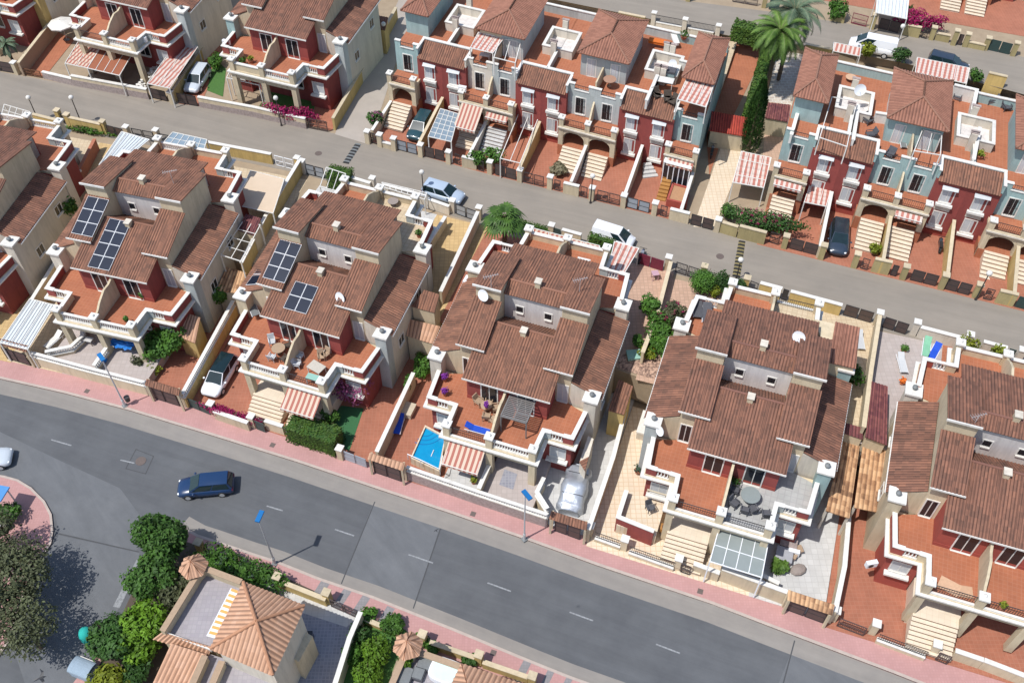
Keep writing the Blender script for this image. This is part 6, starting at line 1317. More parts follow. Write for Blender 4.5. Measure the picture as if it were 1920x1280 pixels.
leafmat('leafmid', (.03,.07,.013), (.062,.145,.02), (.13,.24,.035)); leafmat('leafh', (.04,.08,.014), (.075,.135,.018), (.13,.20,.03))
# ------------------------------------------------------------------ the near-side villa with its hipped roof (bottom left)
def near_villa():
    zr = 5.6
    f = lambda x, y, z: at(x, y, z)
    o = at(470, 1190, 0); a = math.atan2(at(1130, 1285)[1]-at(400, 1012)[1], at(1130, 1285)[0]-at(400, 1012)[0]); t = thing('corner_villa', 'cream villa with an orange hipped roof and grey roof terrace at the bottom left', 'house', (o.x, o.y, 0), 0)
    W = lambda x, y, z: (lambda p: (p.x-o.x, p.y-o.y, z))(at(x, y, z))
    up = lambda q, z: (q[0], q[1], z)
    A, B, D, Cc, ap = W(457, 1092, 6.2), W(571, 1136, 6.2), W(395, 1216, 6.2), W(512, 1266, 6.2), W(481, 1166, 7.9)
    r = roofmb([(D, Cc, ap, ap), (Cc, B, ap, ap), (B, A, ap, ap), (A, D, ap, ap)], pitch=.3); r.build('roof', MT['roof_orange'], t)
    m = MB()
    for q in (A, B, Cc, D): m.tube(Vector(q)+Vector((0, 0, .14)), Vector(ap)+Vector((0, 0, .16)), .11)
    m.build('ridge_tiles', MT['roof_orange_r'], t)
    c = Vector(((A[0]+Cc[0])/2, (A[1]+Cc[1])/2)); sh = [tuple(c+(Vector(q[:2])-c)*.88) for q in (D, Cc, B, A)]; MB().prism(sh, -.1, 6.12).build('wall', MT['pale'], t)
    # terrace wing
    q = [W(300, 1188, 4.2), W(372, 1060, 4.2), W(480, 1095, 4.2), W(400, 1212, 4.2)]; MB().prism([p[:2] for p in q], -.1, 3.6).build('wall', MT['cream'], t)
    MB().prism([p[:2] for p in q], 3.6, 3.66).build('terrace_floor', MT['tilerose2'], t)
    capped(t, [W(304, 1182, 4.55)[:2], W(378, 1062, 4.55)[:2], W(452, 1090, 4.55)[:2]], 3.66, 4.55, .28, None, 'cream', 'tan'); 
    MB().strip([W(306, 1184, 4.0)[:2], W(396, 1216, 4.0)[:2]], .14, 3.66, 4.0).build('parapet', MT['white'], t)
    roofmb([(W(288, 1196, 3.3), W(392, 1228, 3.3), W(304, 1184, 4.0), W(398, 1212, 4.0))], pitch=.3).build('roof', MT['roof_orange'], t)
    roofmb([(W(278, 1300, 2.4), W(352, 1300, 2.4), W(322, 1205, 4.0), W(388, 1226, 4.0))], pitch=.3).build('roof', MT['roof_orange'], t)
    MB().prism([W(280, 1330, 2.4)[:2], W(350, 1330, 2.4)[:2], W(384, 1226, 2.4)[:2], W(322, 1208, 2.4)[:2]], -.1, 2.2).build('wall', MT['cream'], t)
    q = [W(350, 1330, 3.4), W(384, 1222, 3.4), W(512, 1262, 3.4), W(490, 1330, 3.4)]; MB().prism([p[:2] for p in q], -.1, 3.3).build('wall', MT['cream'], t); MB().prism([p[:2] for p in q], 3.3, 3.36).build('terrace_floor', MT['tilerose2'], t)
    capped(t, [W(352, 1300, 4.2)[:2], W(384, 1228, 4.2)[:2]], 3.36, 4.2, .3, None, 'cream', 'tan'); capped(t, [W(385, 1310, 4.2)[:2], W(416, 1238, 4.2)[:2]], 3.36, 4.2, .3, None, 'cream', 'tan')
    # striped awning rolled out from the roof edge over the terrace
    s = MB(); a0, a1, b1, b0 = W(388, 1192, 5.3), W(434, 1102, 5.3), W(450, 1108, 5.7), W(404, 1196, 5.7); L = (Vector(a1)-Vector(a0)).length; n = 18
    for i in range(n+1):
        p, q_ = Vector(a0).lerp(Vector(a1), i/n), Vector(b0).lerp(Vector(b1), i/n); s.v += [tuple(p), tuple(q_), tuple(p-Vector((0, 0, .18)))]
    e, g_ = MB(), MB()
    for i in range(n):
        tgt = e if i % 2 else g_; P = [s.v[3*i], s.v[3*i+3], s.v[3*i+4], s.v[3*i+1]]; tgt.add(P, [(0,1,2,3)]); tgt.add([s.v[3*i], s.v[3*i+2], s.v[3*i+5], s.v[3*i+3]], [(0,1,2,3)])
    aw_ = e.build('awning', MT['orangestripe'], t); g_.build('awning_stripe', MT['white'], aw_); MB().tube(a0, a1, .05).build('awning_bar', MT['whitem'], aw_)
    # corner turret
    p = W(360, 1056, 5.2); rr = .95; ring = [(p[0]+rr*math.cos(i*math.pi/3+.3), p[1]+rr*math.sin(i*math.pi/3+.3)) for i in range(6)]
    roofmb([((*ring[i], 4.7), (*ring[(i+1) % 6], 4.7), (p[0], p[1], 5.5), (p[0], p[1], 5.5)) for i in range(6)], pitch=.24).build('turret_roof', MT['roof_orange'], t)
    MB().lathe([(.7, 0), (.7, 4.7)], 6, (p[0], p[1], 0)).build('turret', MT['cream'], t)
    # side annexe with window towards the dark drive
    MB().prism([W(566, 1180, 3.0)[:2], W(586, 1192, 3.0)[:2], W(560, 1240, 3.0)[:2], W(540, 1228, 3.0)[:2]], -.1, 3.0).build('bay', MT['cream'], t)
    w_ = W(575, 1188, 2.0); MB().cbox(w_[0], w_[1]-.1, 1.2, .8, .5, 1.0).build('window', MT['glassdark'], t)
pave('tilerose2', (.36, .33, .34), (.32, .29, .31), (.30, .28, .29), .3, .3, .02, .12); nmat('orangestripe', (.72, .36, .10), (.65, .31, .09), 3)
near_villa()
SE = lambda pts, z=.125: [at(x, y, z) for x, y in pts]
sheet('garden_soil', SE([(300, 1000), (372, 1022), (520, 1075), (640, 1130), (560, 1330), (150, 1330), (215, 1180)]), .125, 'darksoil', th=.004)
sheet('drive_paving', SE([(500, 1075), (530, 1085), (668, 1158), (650, 1175), (480, 1120)]), .134, 'tilelight', th=.004)
sheet('drive_paving', SE([(560, 1120), (668, 1168), (622, 1300), (480, 1300)]), .130, 'tilecheck', th=.004)
sheet('lawn', SE([(668, 1150), (760, 1180), (770, 1190), (742, 1240), (715, 1320), (625, 1320), (640, 1240)]), .136, 'lawn', th=.004)
def sev(pts, z=3.3): return [at(x, y, z) for x, y in pts]
frontage('cream street wall of the near side by the corner villa', [('P', (372, 1018)), ('P', (520, 1082)), ('W', (524, 1086), (610, 1120), 1.0), ('P', (612, 1112)), ('G', (616, 1122), (670, 1146), 'gatebrown')], .12, hh=1.2, A=A0(1.32), wall='yellow', cap='cream', group='avenue-side garden walls with their gates')
frontage('cream street wall of the near side by the white roofed terrace', [('W', (676, 1150), (745, 1178), .6), ('P', (792, 1190)), ('W', (805, 1199), (890, 1228), .9), ('P', (898, 1228)), ('W', (905, 1236), (990, 1265), .9), ('P', (998, 1268))], .12, hh=1.2, A=A0(1.32), wall='yellow', cap='cream', group='avenue-side garden walls with their gates')
pw('cream wall between the dark paved drive and the little lawn', [(676, 1146), (655, 1195), (625, 1290)], 1.9)
def second_villa():
    o = at(850, 1260, 0); t = thing('corner_villa', 'villa at the bottom edge with grey roof terrace and orange tiled hip', 'house', (o.x, o.y, 0), 0); W = lambda x, y, z: (lambda p: (p.x-o.x, p.y-o.y, z))(at(x, y, z))
    q = [W(718, 1330, 3.6), W(762, 1212, 3.6), W(870, 1262, 3.6), W(1010, 1320, 3.6)]; MB().prism([p[:2] for p in q], -.1, 3.5).build('wall', MT['cream'], t); MB().prism([p[:2] for p in q], 3.5, 3.56).build('terrace_floor', MT['tilerose2'], t)
    capped(t, [W(722, 1310, 4.3)[:2], W(764, 1214, 4.3)[:2], W(866, 1250, 4.3)[:2]], 3.56, 4.3, .28, None, 'cream', 'tan')
    A, B, D, C_, ap = W(866, 1245, 5.8), W(985, 1285, 5.8), W(805, 1370, 5.8), W(925, 1420, 5.8), W(890, 1330, 7.5)
    roofmb([(D, C_, ap, ap), (C_, B, ap, ap), (B, A, ap, ap), (A, D, ap, ap)], pitch=.3).build('roof', MT['roof_orange'], t)
    p = W(764, 1205, 5.2); rr = .95; ring = [(p[0]+rr*math.cos(i*math.pi/3+.3), p[1]+rr*math.sin(i*math.pi/3+.3)) for i in range(6)]
    roofmb([((*ring[i], 4.7), (*ring[(i+1) % 6], 4.7), (p[0], p[1], 5.5), (p[0], p[1], 5.5)) for i in range(6)], pitch=.24).build('turret_roof', MT['roof_orange'], t); MB().lathe([(.7, 0), (.7, 4.7)], 6, (p[0], p[1], 0)).build('turret', MT['cream'], t)
    a = -.36; tb = at(840, 1255, 4.4)
    lounger_things = thing('paddling_pool', 'white rounded tub on the roof terrace at the bottom edge', 'tub', (tb.x, tb.y, 3.58), -.36); m = MB(); n = 20
    pts = [(1.25*abs(math.cos(6.2832*i/n))**.5*(1 if math.cos(6.2832*i/n) > 0 else -1), .8*abs(math.sin(6.2832*i/n))**.5*(1 if math.sin(6.2832*i/n) > 0 else -1)) for i in range(n)]; m.prism(pts, 0, .55); m.build('shell', MT['whitem'], lounger_things); MB().prism([(x*.88, y*.85) for x, y in pts], .551, .57).build('water', MT['tublight'], lounger_things)
nmat('binb2', (.10, .30, .62), (.08, .26, .55), 3); nmat('tublight', (.62, .78, .74), (.55, .70, .67), 2, rough=.2); second_villa()
for lab, p, s in [('grey square pouf near the white tub', (800, 1240), .55), ('smaller grey pouf on the bottom terrace', (784, 1262), .4), ('grey sofa seat at the bottom terrace edge', (756, 1265), .6)]:
    q = at(*p, 3.9); t = thing('outdoor_pouf', lab, 'pouf', (q.x, q.y, 3.57), -.3, 'poufs'); MB().box(-s, -s, 0, s, s, .34).build('base', MT['greycloth'], t); MB().box(-s+.05, -s+.05, .34, s-.05, s-.05, .42).build('cushion', MT['capgrey'], t)
# ------------------------------------------------------------------ trees, shrubs, hedges
def B(name, label, px, zb, r, h, mat, **k):
    if zb == 'u': p = atu(px[0], px[1], h*.5); z = sz(p.x)
    elif zb == 't': p = att(px[0], px[1], h*.5); z = sz(p.x)+1.3
    else: p = at(px[0], px[1], zb+h*.5); z = zb
    return bush(name, label, 'plant' if name != 'tree' else 'tree', p, z, r, h, mat, seed=int(px[0]*3+px[1]), group='trees and shrubs', **k)
B('tree', 'round orange tree in the terracotta yard of the left solar villa', (307, 646), .1, 1.9, 3.2, 'leaf', n=4200, size=.15, trunk=.7, lobes=9)
B('shrub', 'small dark shrub below the orange tree', (262, 680), .1, .65, 1.5, 'leafolive', n=700, size=.12)
B('shrub', 'leafy shrub beside the slatted bench at the left solar villa', (290, 690), .1, .65, 1.1, 'leafyellow', n=500, size=.12)
B('tree', 'green tree in the passage between the solar villas', (413, 556), .1, 1.1, 3.6, 'leaf', n=2200, size=.15, trunk=1.0, lobes=8)
B('tree', 'dark green tree beside the leftmost villa', (116, 388), 'u', (1.6, 1.0), 2.6, 'leaf', n=2200, size=.16, lobes=8)
B('shrub', 'pink flowering bougainvillea climbing by the right solar villa', (662, 722), .1, (1.5, 1.5), 3.4, 'bougainpink', n=2300, size=.11, lobes=9, spread=.75)
B('shrub', 'pale green shrub below the pink bougainvillea', (618, 782), .1, (.9, .7), 1.7, 'leaf', n=800, size=.13)
B('shrub', 'green creeper at the foot of the left stack of the pool villa', (792, 683), .1, (.75, 1.3), 2.2, 'leaf', n=1400, size=.15)
B('shrub', 'narrow green creeper on the cream wall above the beige storage box', (765, 720), .1, (.4, 1.0), 1.6, 'leaf', n=500, size=.13)
B('shrub', 'magenta bougainvillea strip over the low avenue wall', (432, 776), .12, (2.3, .35), 1.5, 'bougain', n=1900, size=.09, lobes=8, spread=.9).rotation_euler[2] = -.33
B('shrub', 'magenta bougainvillea hanging over the stone-clad wall at top left', (545, 212), 'u', (2.4, .6), 2.2, 'bougain', n=1900, size=.12, lobes=8, spread=.9).rotation_euler[2] = -.2
B('shrub', 'dark bougainvillea hedge over the wall by the pink carport', (1432, 416), 'u', (3.0, .9), 2.3, 'leafdark', n=2600, size=.13, lobes=9, spread=.85, blossom=('bougain', 26)).rotation_euler[2] = -.3
B('shrub', 'crimson bougainvillea over the wall of the top street', (1724, 40), 't', (2.4, .8), 2.6, 'bougain', n=2000, size=.13, lobes=8, spread=.85).rotation_euler[2] = -.2
B('shrub', 'young green bush on the front wall by the pink carport', (1366, 395), 'u', (.7, .9), 1.9, 'leaf', n=700, size=.14)
B('shrub', 'green vine over the small gate by the white steps', (912, 295), 'u', (1.5, .7), 2.4, 'leaf', n=1500, size=.13, spread=.8)
B('shrub', 'dry grey green agave beside the arched steps', (1048, 318), 'u', (.85, .85), 1.1, 'drygrass', n=900, size=.2)
B('shrub', 'purple leaved shrub in the corner garden by the alley', (704, 225), 'u', (.9, .8), 2.0, 'leafdark', n=1000, size=.14, blossom=('bougainpink', 14))
B('tree', 'round clipped green tree behind the thin black gate', (1318, 527), 'u', 1.5, 2.7, 'leaf', n=6500, size=.09, lobes=4, spread=.12)
B('shrub', 'loose dark shrub right of the round clipped tree', (1356, 528), 'u', 1.0, 1.7, 'leafdark', n=900, size=.13)
B('shrub', 'low dark shrub by the speed bump lamp', (1388, 533), 'u', .7, 1.5, 'leafdark', n=600, size=.12)
B('shrub', 'yellow green shrub on the rear terrace wall', (1340, 548), 'u', .5, 1.3, 'leafyellow', n=400, size=.11)
B('shrub', 'tall garden shrubs in the bed between the two rear gardens', (1238, 625), 'u', (1.1, 2.6), 2.6, 'leaf', n=2800, size=.15, lobes=9, blossom=('bougain', 6))
B('shrub', 'small leafy tree at the head of the planted bed', (1220, 575), 'u', .9, 2.4, 'leaf', n=1000, size=.15)
B('shrub', 'olive green shrub with red flowers beside the rear stack', (1262, 588), 'u', (1.2, .9), 2.2, 'leafolive', n=1500, size=.13, blossom=('bougain', 8))
B('shrub', 'yellow green shrub at the foot of the planted bed', (1215, 660), 'u', .8, 1.3, 'leafyellow', n=600, size=.13)
B('shrub', 'light green bush near the mint green parasol base', (1196, 640), 'u', .5, 1.4, 'leaf', n=400, size=.13)
B('shrub', 'green creeper along the passage right of the glass-roofed villa', (1602, 700), 'u', (.6, 1.3), 1.8, 'leaf', n=900, size=.13)
B('shrub', 'lime green bush on the terracotta terrace of the rightmost villa', (1811, 656), 'u', .75, 3.6, 'leafyellow', n=1100, size=.13)
B('shrub', 'second lime green bush nearer the right edge', (1868, 668), 'u', .6, 3.4, 'leafyellow', n=900, size=.13)
B('shrub', 'lime bush by the yellow dividing wall of the pale blue townhouses', (1642, 465), 'u', .6, 1.5, 'leafyellow', n=600, size=.12)
B('shrub', 'green bush on the green strip beside the silver white car', (404, 115), 'u', (.8, 1.2), 1.6, 'leaf', n=900, size=.14)
B('shrub', 'fern bush on the artificial lawn at top left', (608, 174), 'u', .8, 1.3, 'leaf', n=700, size=.14)
B('shrub', 'planting strip inside the yellow back wall of the leftmost villa', (163, 245), 'u', (2.4, .3), .8, 'leaf', n=700, size=.12, spread=.9).rotation_euler[2] = -.25
B('shrub', 'young tree on the top street wall by the palms', (1572, 18), 't', 1.1, 2.6, 'leaf', n=1300, size=.16)
B('shrub', 'small cypress shrub on the top street by the white carport', (1702, 24), 't', .45, 2.2, 'leafdark', n=600, size=.12)
B('shrub', 'tangled green shrub by the near kerb behind the stair tower roof', (1690, 105), 't', (1.1, .6), 2.0, 'leafdark', n=900, size=.13)
B('shrub', 'yellow green palm-like shrub behind the small striped pergola', (1628, 95), 't', .8, 1.8, 'leafyellow', n=500, size=.18)
B('shrub', 'green bush near the cream wall at the top right', (1830, 143), 't', .8, 1.5, 'leaf', n=600, size=.14)
hedge('tall clipped hedge by the avenue below the artificial lawn', at(548, 812, .1), at(640, 842, .1), .1, 1.9, 1.8, 'leafh', n=75, size=.085)
hedge('round topped hedge sticking out into the middle street', atu(617, 330, 1), atu(660, 338, 1), 3.0, 1.9, 1.5, 'leafh', n=80)
hedge('low hedge on the street side of the palm', atu(962, 414, .8), atu(1030, 432, .8), 3.2, 1.0, .5, 'leafh')
hedge('low hedge in front of the white van', atu(1104, 445, .8), atu(1152, 459, .8), 3.4, 1.2, .7, 'leafh')
hedge('long clipped hedge along the terracotta yard by the palms', atu(1398, 240, 1), atu(1440, 92, 1), 4.1, 1.8, 1.2, 'leafh', n=60, size=.11)
hedge('hedge at the end of the top street by the palms', att(1372, 66, .8), att(1452, 84, .8), 5.8, 1.8, 1.6, 'leafh', n=60, size=.12)
cypress('tall dark cypress beside the pink carport', atu(1402, 285), 4.2, 8.2, .95)
q = atu(946, 462); palm('fan palm behind the pool villa at the middle street', at(946, 408, 7.2), 3.2, 4.2, 23, 3.4, 'fanleaf', fan=True)
palm('tall date palm with green drooping fronds at the top', at(1462, 62, 11.5), 4.3, 7.2, 58, 3.6, 'palmleaf', seed=8)
palm('tall date palm with grey green fronds right of the green one', at(1490, 24, 12.2), 4.3, 7.9, 46, 4.0, 'palmgrey', seed=9)
q = at(8, 78, 6); palm('small palm at the top left edge', q, 3.0, 2.6, 18, 1.7, 'palmgrey', seed=4, tr=.14)
# near corner trees
for lab, px, zb, r, h, mt, n in [('tall dark green tree at the corner of the side street', (308, 1015), .1, (1.75, 1.6), 5.2, 'leafmid', 6500), ('dense green tree below the corner tree', (288, 1085), .1, (1.8, 1.8), 4.6, 'leafmid', 5500), ('grey green bush left of the grey roof terrace', (330, 1110), .1, (1.2, 1.5), 3.4, 'leafolive', 2200), ('lime green tree by the near villa', (275, 1175), .1, (1.5, 1.6), 3.4, 'leaflime', 3600), ('dark round tree beside the turquoise bin', (218, 1195), .1, (1.7, 1.7), 3.4, 'leafdark', 4200), ('lime green bush beside the orange roof', (262, 1212), .1, (1.3, 1.2), 2.8, 'leaflime', 2200), ('yellow green bush at the bottom left edge', (205, 1278), .1, (1.3, 1.0), 2.0, 'leafyellow', 1500), ('dark shrub under the lime tree', (255, 1262), .1, (1.1, 1.0), 1.6, 'leafdark', 1200)]:
    B('tree', lab, px, zb, r, h, mt, n=n, size=.17, trunk=.6, lobes=10, spread=.6)
B('tree', 'long flowering hedge along the near pavement', (450, 1068), .1, (3.1, 1.0), 1.9, 'leaf', n=4200, size=.13, lobes=10, spread=.85, blossom=('leafblue', 16)).rotation_euler[2] = -.36
B('tree', 'grey olive tree at the left edge over the side street', (34, 1090), .1, (2.3, 3.0), 5.2, 'leafolive', n=6200, size=.13, trunk=1.5, lobes=12, spread=.65)
B('tree', 'second grey olive tree at the lower left edge', (52, 1185), .1, (2.0, 2.0), 4.8, 'leafolive', n=3400, size=.12, trunk=1.5, lobes=10, spread=.7)
B('tree', 'thin olive crown at the left picture edge', (-18, 1020), .1, (2.0, 2.0), 5.0, 'leafolive', n=3000, size=.13, trunk=1.5, lobes=8, spread=.7)
B('shrub', 'bright bush inside the left traffic corner', (14, 962), .1, (1.0, 1.0), 1.6, 'leaf', n=900, size=.14)
for lab, px, r, h, mt in [('round lime tree on the little lawn', (704, 1222), 1.15, 2.2, 'leaflime'), ('second lime bush at the lawn edge below', (688, 1270), 1.2, 2.0, 'leaflime'), ('spiky green cycad at the lawn corner', (690, 1152), .7, 1.0, 'leaf'), ('dark hedge plants along the lawn wall', (672, 1188), .8, 1.7, 'leafdark'), ('low shrubs behind the lawn wall', (660, 1225), .75, 1.3, 'leaf'), ('flowering shrub at the top of the little lawn', (735, 1172), .9, 1.2, 'leaf'), ('small shrub by the turret roof', (788, 1200), .6, .9, 'leaf'), ('green shrub behind the near street wall', (812, 1215), .5, .9, 'leaf'), ('round shrub in front of the bottom terrace', (880, 1238), .6, 1.0, 'leafdark'), ('potted round bush at the bottom terrace', (760, 1240), .45, .9, 'leaflime')]:
    B('shrub', lab, px, .12 if 'potted' not in lab else 3.5, r, h, mt, n=1300 if r > .8 else 600, size=.13)
# ------------------------------------------------------------------ furniture and small things
T1 = 'garden chairs'
def F(fn, label, px, z, *a, **k):
    if z == 'u': p = atu(px[0], px[1], .4); zb = sz(p.x)+.03
    else: p = at(px[0], px[1], z+.4); zb = z
    return fn(label, p, zb, *a, **k)
F(parasol, 'white octagonal parasol on the driveway at top left', (124, 70), 'u', 1.45, 2.3)
tz = 4.41
F(lounger, 'blue sun lounger by the swimming pool', (748, 794), .16, -.15); F(lounger, 'blue sun lounger on the terrace above the pool', (895, 803), tz, 1.25)
F(table, 'round table with beige chairs on the pool villa terrace', (912, 764), tz, 0, .9, round_=True, mat='wood', topmat='tan')
pot('purple flowering pot on the round table of the pool villa terrace', at(912, 764, tz+.9), tz+.75, .22, 'purple', seed=5)
for lab, px, a in [('beige rattan chair left of the round table on the pool villa terrace', (898, 752), .9), ('beige rattan chair behind the round table on the pool villa terrace', (918, 749), -.2), ('beige rattan chair right of the round table on the pool villa terrace', (930, 764), -1.4), ('beige rattan chair in front of the round table on the pool villa terrace', (912, 780), 3.0), ('beige rattan chair nearest the party wall on the pool villa terrace', (925, 786), -2.4)]: F(chair, lab, px, tz, a, 'tan', s=1.1)
F(table, 'round glass table on the grey terrace', (1406, 932), tz+.3, 0, 1.4, round_=True, mat='capgrey', topmat='frostglass')
for lab, px, a in [('dark folding chair left of the others on the grey terrace', (1377, 943), .8), ('dark chair in front of the round glass table', (1396, 955), 2.8), ('dark chair right in front of the round glass table', (1412, 953), -2.7), ('dark chair standing alone by the grey parapet', (1436, 962), 3.1), ('dark chair at the back by the cream party wall', (1378, 918), 1.2)]: F(chair, lab, px, tz+.3, a, 'greycloth', s=1.05)
F(pot, 'dark leaved potted plant against the party wall of the grey terrace', (1376, 905), tz+.3, .5, 'leafdark')
F(table, 'round tan table on the left terrace of the right solar villa', (523, 657), tz, 0, 1.1, round_=True, mat='wood', topmat='tan')
for lab, px, a in [('white chair behind the round tan table', (510, 640), .3), ('light chair in front of the round tan table', (510, 669), 2.8), ('dark chair right of the round tan table', (537, 648), -1.2), ('brown chair nearest the party wall by the tan table', (533, 672), -2.2)]: F(chair, lab, px, tz, a, 'shutter' if 'white' in lab or 'light' in lab else 'rattan')
F(table, 'mosaic table with dark plates on the right terrace of the right solar villa', (594, 692), tz, -.6, 1.3, .9, mat='white', topmat='pebblelight')
F(table, 'mint green table by the iron railing of the right solar villa', (589, 712), tz, -.34, 1.2, .6, mat='white', topmat='mint')
for lab, px, a in [('grey chair behind the mosaic table', (602, 668), .2), ('tan lounge chair beside the red wall', (610, 664), -.6), ('white slatted chair against the party wall', (562, 667), 1.2), ('white slatted chair lower down the party wall', (557, 682), 1.4)]: F(chair, lab, px, tz, a, 'shutter' if 'white' in lab else 'tan')
F(lounger, 'metal framed lounger propped in the terrace corner beside the left stack', (474, 576), tz+.3, .45, 'capgrey', W=.7)
F(lounger, 'blue airbed lounger on the sunken terrace of the rightmost villa', (1752, 660), 7.6, -.6); F(lounger, 'mint green lounger on the sunken terrace of the rightmost villa', (1738, 650), 7.6, -.35, 'greencloth')
F(lounger, 'dark grey lounger on the rear terrace of the villa with the glass-roofed porch', (1309, 577), 7.9, -.1, 'greycloth', W=.8); F(lounger, 'second dark grey lounger half under the roof edge', (1326, 586), 7.9, -.12, 'greycloth', W=.8)
F(lounger, 'white plastic lounger in the tan yard by the pale driveway', (1613, 637), 'u', -.1, 'shutter'); F(lounger, 'white plastic lounger by the plum wall of the rightmost villa', (1692, 680), 'u', -.05, 'shutter'); F(lounger, 'white lounger on the left patio of the left solar villa', (100, 636), 1.06, -.5, 'white')
F(lounger, 'grey lounger on the roof terrace of the pale blue townhouse', (1693, 263), 10.45, -.1, 'capgrey', W=.55)
F(chair, 'dark chair on the balcony of the porch villa', (1219, 951), 1.6, .4, 'greycloth'); F(table, 'pale table on the red-walled balcony block', (1232, 923), 1.6, -.33, 1.5, .5, mat='beigecloth')
for lab, px in [('honey coloured wooden pot left of the cream steps', (1222, 985)), ('second honey coloured wooden pot beside the cream steps', (1245, 993))]: 
    q = at(*px, .5); t = thing('wooden_planter', lab, 'planter', (q.x, q.y, .45), -.3, 'wooden planters'); MB().box(-.3, -.26, 0, .3, .26, .5).build('box', MT['honey'], t); MB().box(-.2, -.17, .5, .2, .17, .53).build('opening', MT['wood'], t)
def block(name, label, cat, px, z, sx, sy, h, a, mat, top=None, group=None, inset=.04):
    if z == 'u': p = atu(px[0], px[1], h); zb = sz(p.x)+.03
    else: p = at(px[0], px[1], z+h); zb = z
    t = thing(name, label, cat, (p.x, p.y, zb), a, group); MB().box(-sx/2, -sy/2, 0, sx/2, sy/2, h*.8).build('base', MT[mat], t); MB().box(-sx/2-inset, -sy/2-inset, h*.8, sx/2+inset, sy/2+inset, h).build('top', MT[top or mat], t); return t
block('sofa_seat', 'brown cushioned seat below the red bay of the porch villa', 'sofa', (1480, 1013), .33, 1.15, 1.0, .5, -.33, 'stone', 'stone'); block('sofa_seat', 'grey cushioned seat in front of the brown one', 'sofa', (1471, 1038), .33, 1.15, 1.1, .5, -.33, 'stone', 'capgreyl')
block('stool', 'small tan stool right of the brown seat', 'stool', (1498, 1028), .33, .5, .5, .35, .2, 'stone', 'tan'); block('stool', 'small tan stool right of the grey seat', 'stool', (1488, 1040), .33, .45, .45, .3, -.6, 'stone', 'tan')
q = at(1497, 1066, .5); t = thing('beanbag', 'stone coloured fabric beanbag on the pale grey yard', 'beanbag', (q.x, q.y, .3), .2); m = MB().lathe([(.55, 0), (.62, .12), (.5, .26), (.15, .36), (.02, .37)], 9); m.map(lambda x, y, z: (x*1.05+.15*y, y*.75, z)); m.build('fabric', MT['stonel'], t, smooth=False)
q = at(1462, 1062, .6); bush('shrub', 'spiky green palm shrub beside the white balustrade', 'plant', q, .15, .6, .9, 'palmleaf', n=260, size=.28, group='trees and shrubs')
block('storage_box', 'beige storage box between the lounger and the wall', 'box', (764, 765), .16, 1.0, 1.2, .6, -.33, 'beigecloth', group='boxes'); block('storage_box', 'white box beside the stack of the porch villa', 'box', (1213, 792), .16, 1.1, 2.2, 1.0, -.33, 'pale', 'white', group='boxes')
block('mattress', 'folded pale boards lying on the terracotta terrace corner', 'board', (1780, 1098), tz+.5, 1.3, .9, .06, -.6, 'tan', 'peach', group='boards'); block('mattress', 'second pale board beside the folded one on the terracotta terrace', 'board', (1807, 1108), tz+.5, 1.1, .8, .05, -.2, 'tan', 'peach', group='boards')
block('cabinet', 'dark topped cabinet on the mint green townhouse roof', 'cabinet', (1256, 130), 9.9, 1.1, .8, 1.1, A_, 'teal', 'greycloth', group='roof cabinets'); F(table, 'white table on the mint green townhouse roof', (1245, 155), 9.95, A_, 1.8, .9, mat='white')
for lab, px, a in [('dark roof chair left of the pair by the mint facade', (1232, 178), .4), ('dark roof sofa beside the mint facade', (1252, 185), .0), ('dark roof chair nearest the striped pergola', (1262, 190), -.7)]: F(chair, lab, px, 9.95, a, 'rattan', s=1.4)
F(table, 'round wire table on the roof terrace above the arched porch', (1143, 154), 9.7, 0, 1.25, round_=True, mat='tan', topmat='tan2'); F(table, 'round tan table on the roof terrace of the end townhouse', (1594, 150), 10.2, 0, 1.0, round_=True, mat='tan', topmat='peach')
F(table, 'dark table under the white roof pergola', (910, 108), 9.4, A_, 1.1, .6, mat='white'); F(table, 'white sheet covered table on the rear terrace of the pool villa', (1093, 489), 8.0, -.33, 1.1, .9, h=.3, mat='white')
for lab, px in [('dark chair on the pale blue roof by the grey lounger', (1668, 290)), ('dark armchair left on the pale blue roof', (1632, 252)), ('black barbecue chair on the pale blue roof', (1628, 225)), ('dark armchair by the right picture edge roof', (1860, 188)), ('dark blue armchair right on the same roof', (1888, 200)), ('rattan armchair on the pink tiled roof corner', (1796, 180))]: F(chair, lab, px, 10.5, random.uniform(-2, 2), 'greycloth', s=1.3)
block('chest', 'orange inflatable boat on the rear roof terrace', 'inflatable', (1232, 76), 9.9, 1.6, .6, .3, A_, 'orange', 'orange', group='things on roof terraces'); block('chest', 'white upright board beside the chimney on the rear roof terrace', 'board', (1266, 72), 9.9, .5, 1.7, .3, .1-.0, 'white', group='things on roof terraces')
block('chest', 'mint green folded parasol cloth on the pebble bed', 'cloth', (1189, 664), 'u', 1.1, .9, .3, .1, 'mint', group='things in the rear gardens')
F(table, 'white wire table on the rear garden of the pool villa', (1228, 517), 'u', .2, .6, .6, mat='pink'); F(table, 'round stone table on the pale rear terrace of the right solar villa', (737, 378), 7.6, 0, .95, round_=True, mat='stonel', topmat='stonel', h=.5)
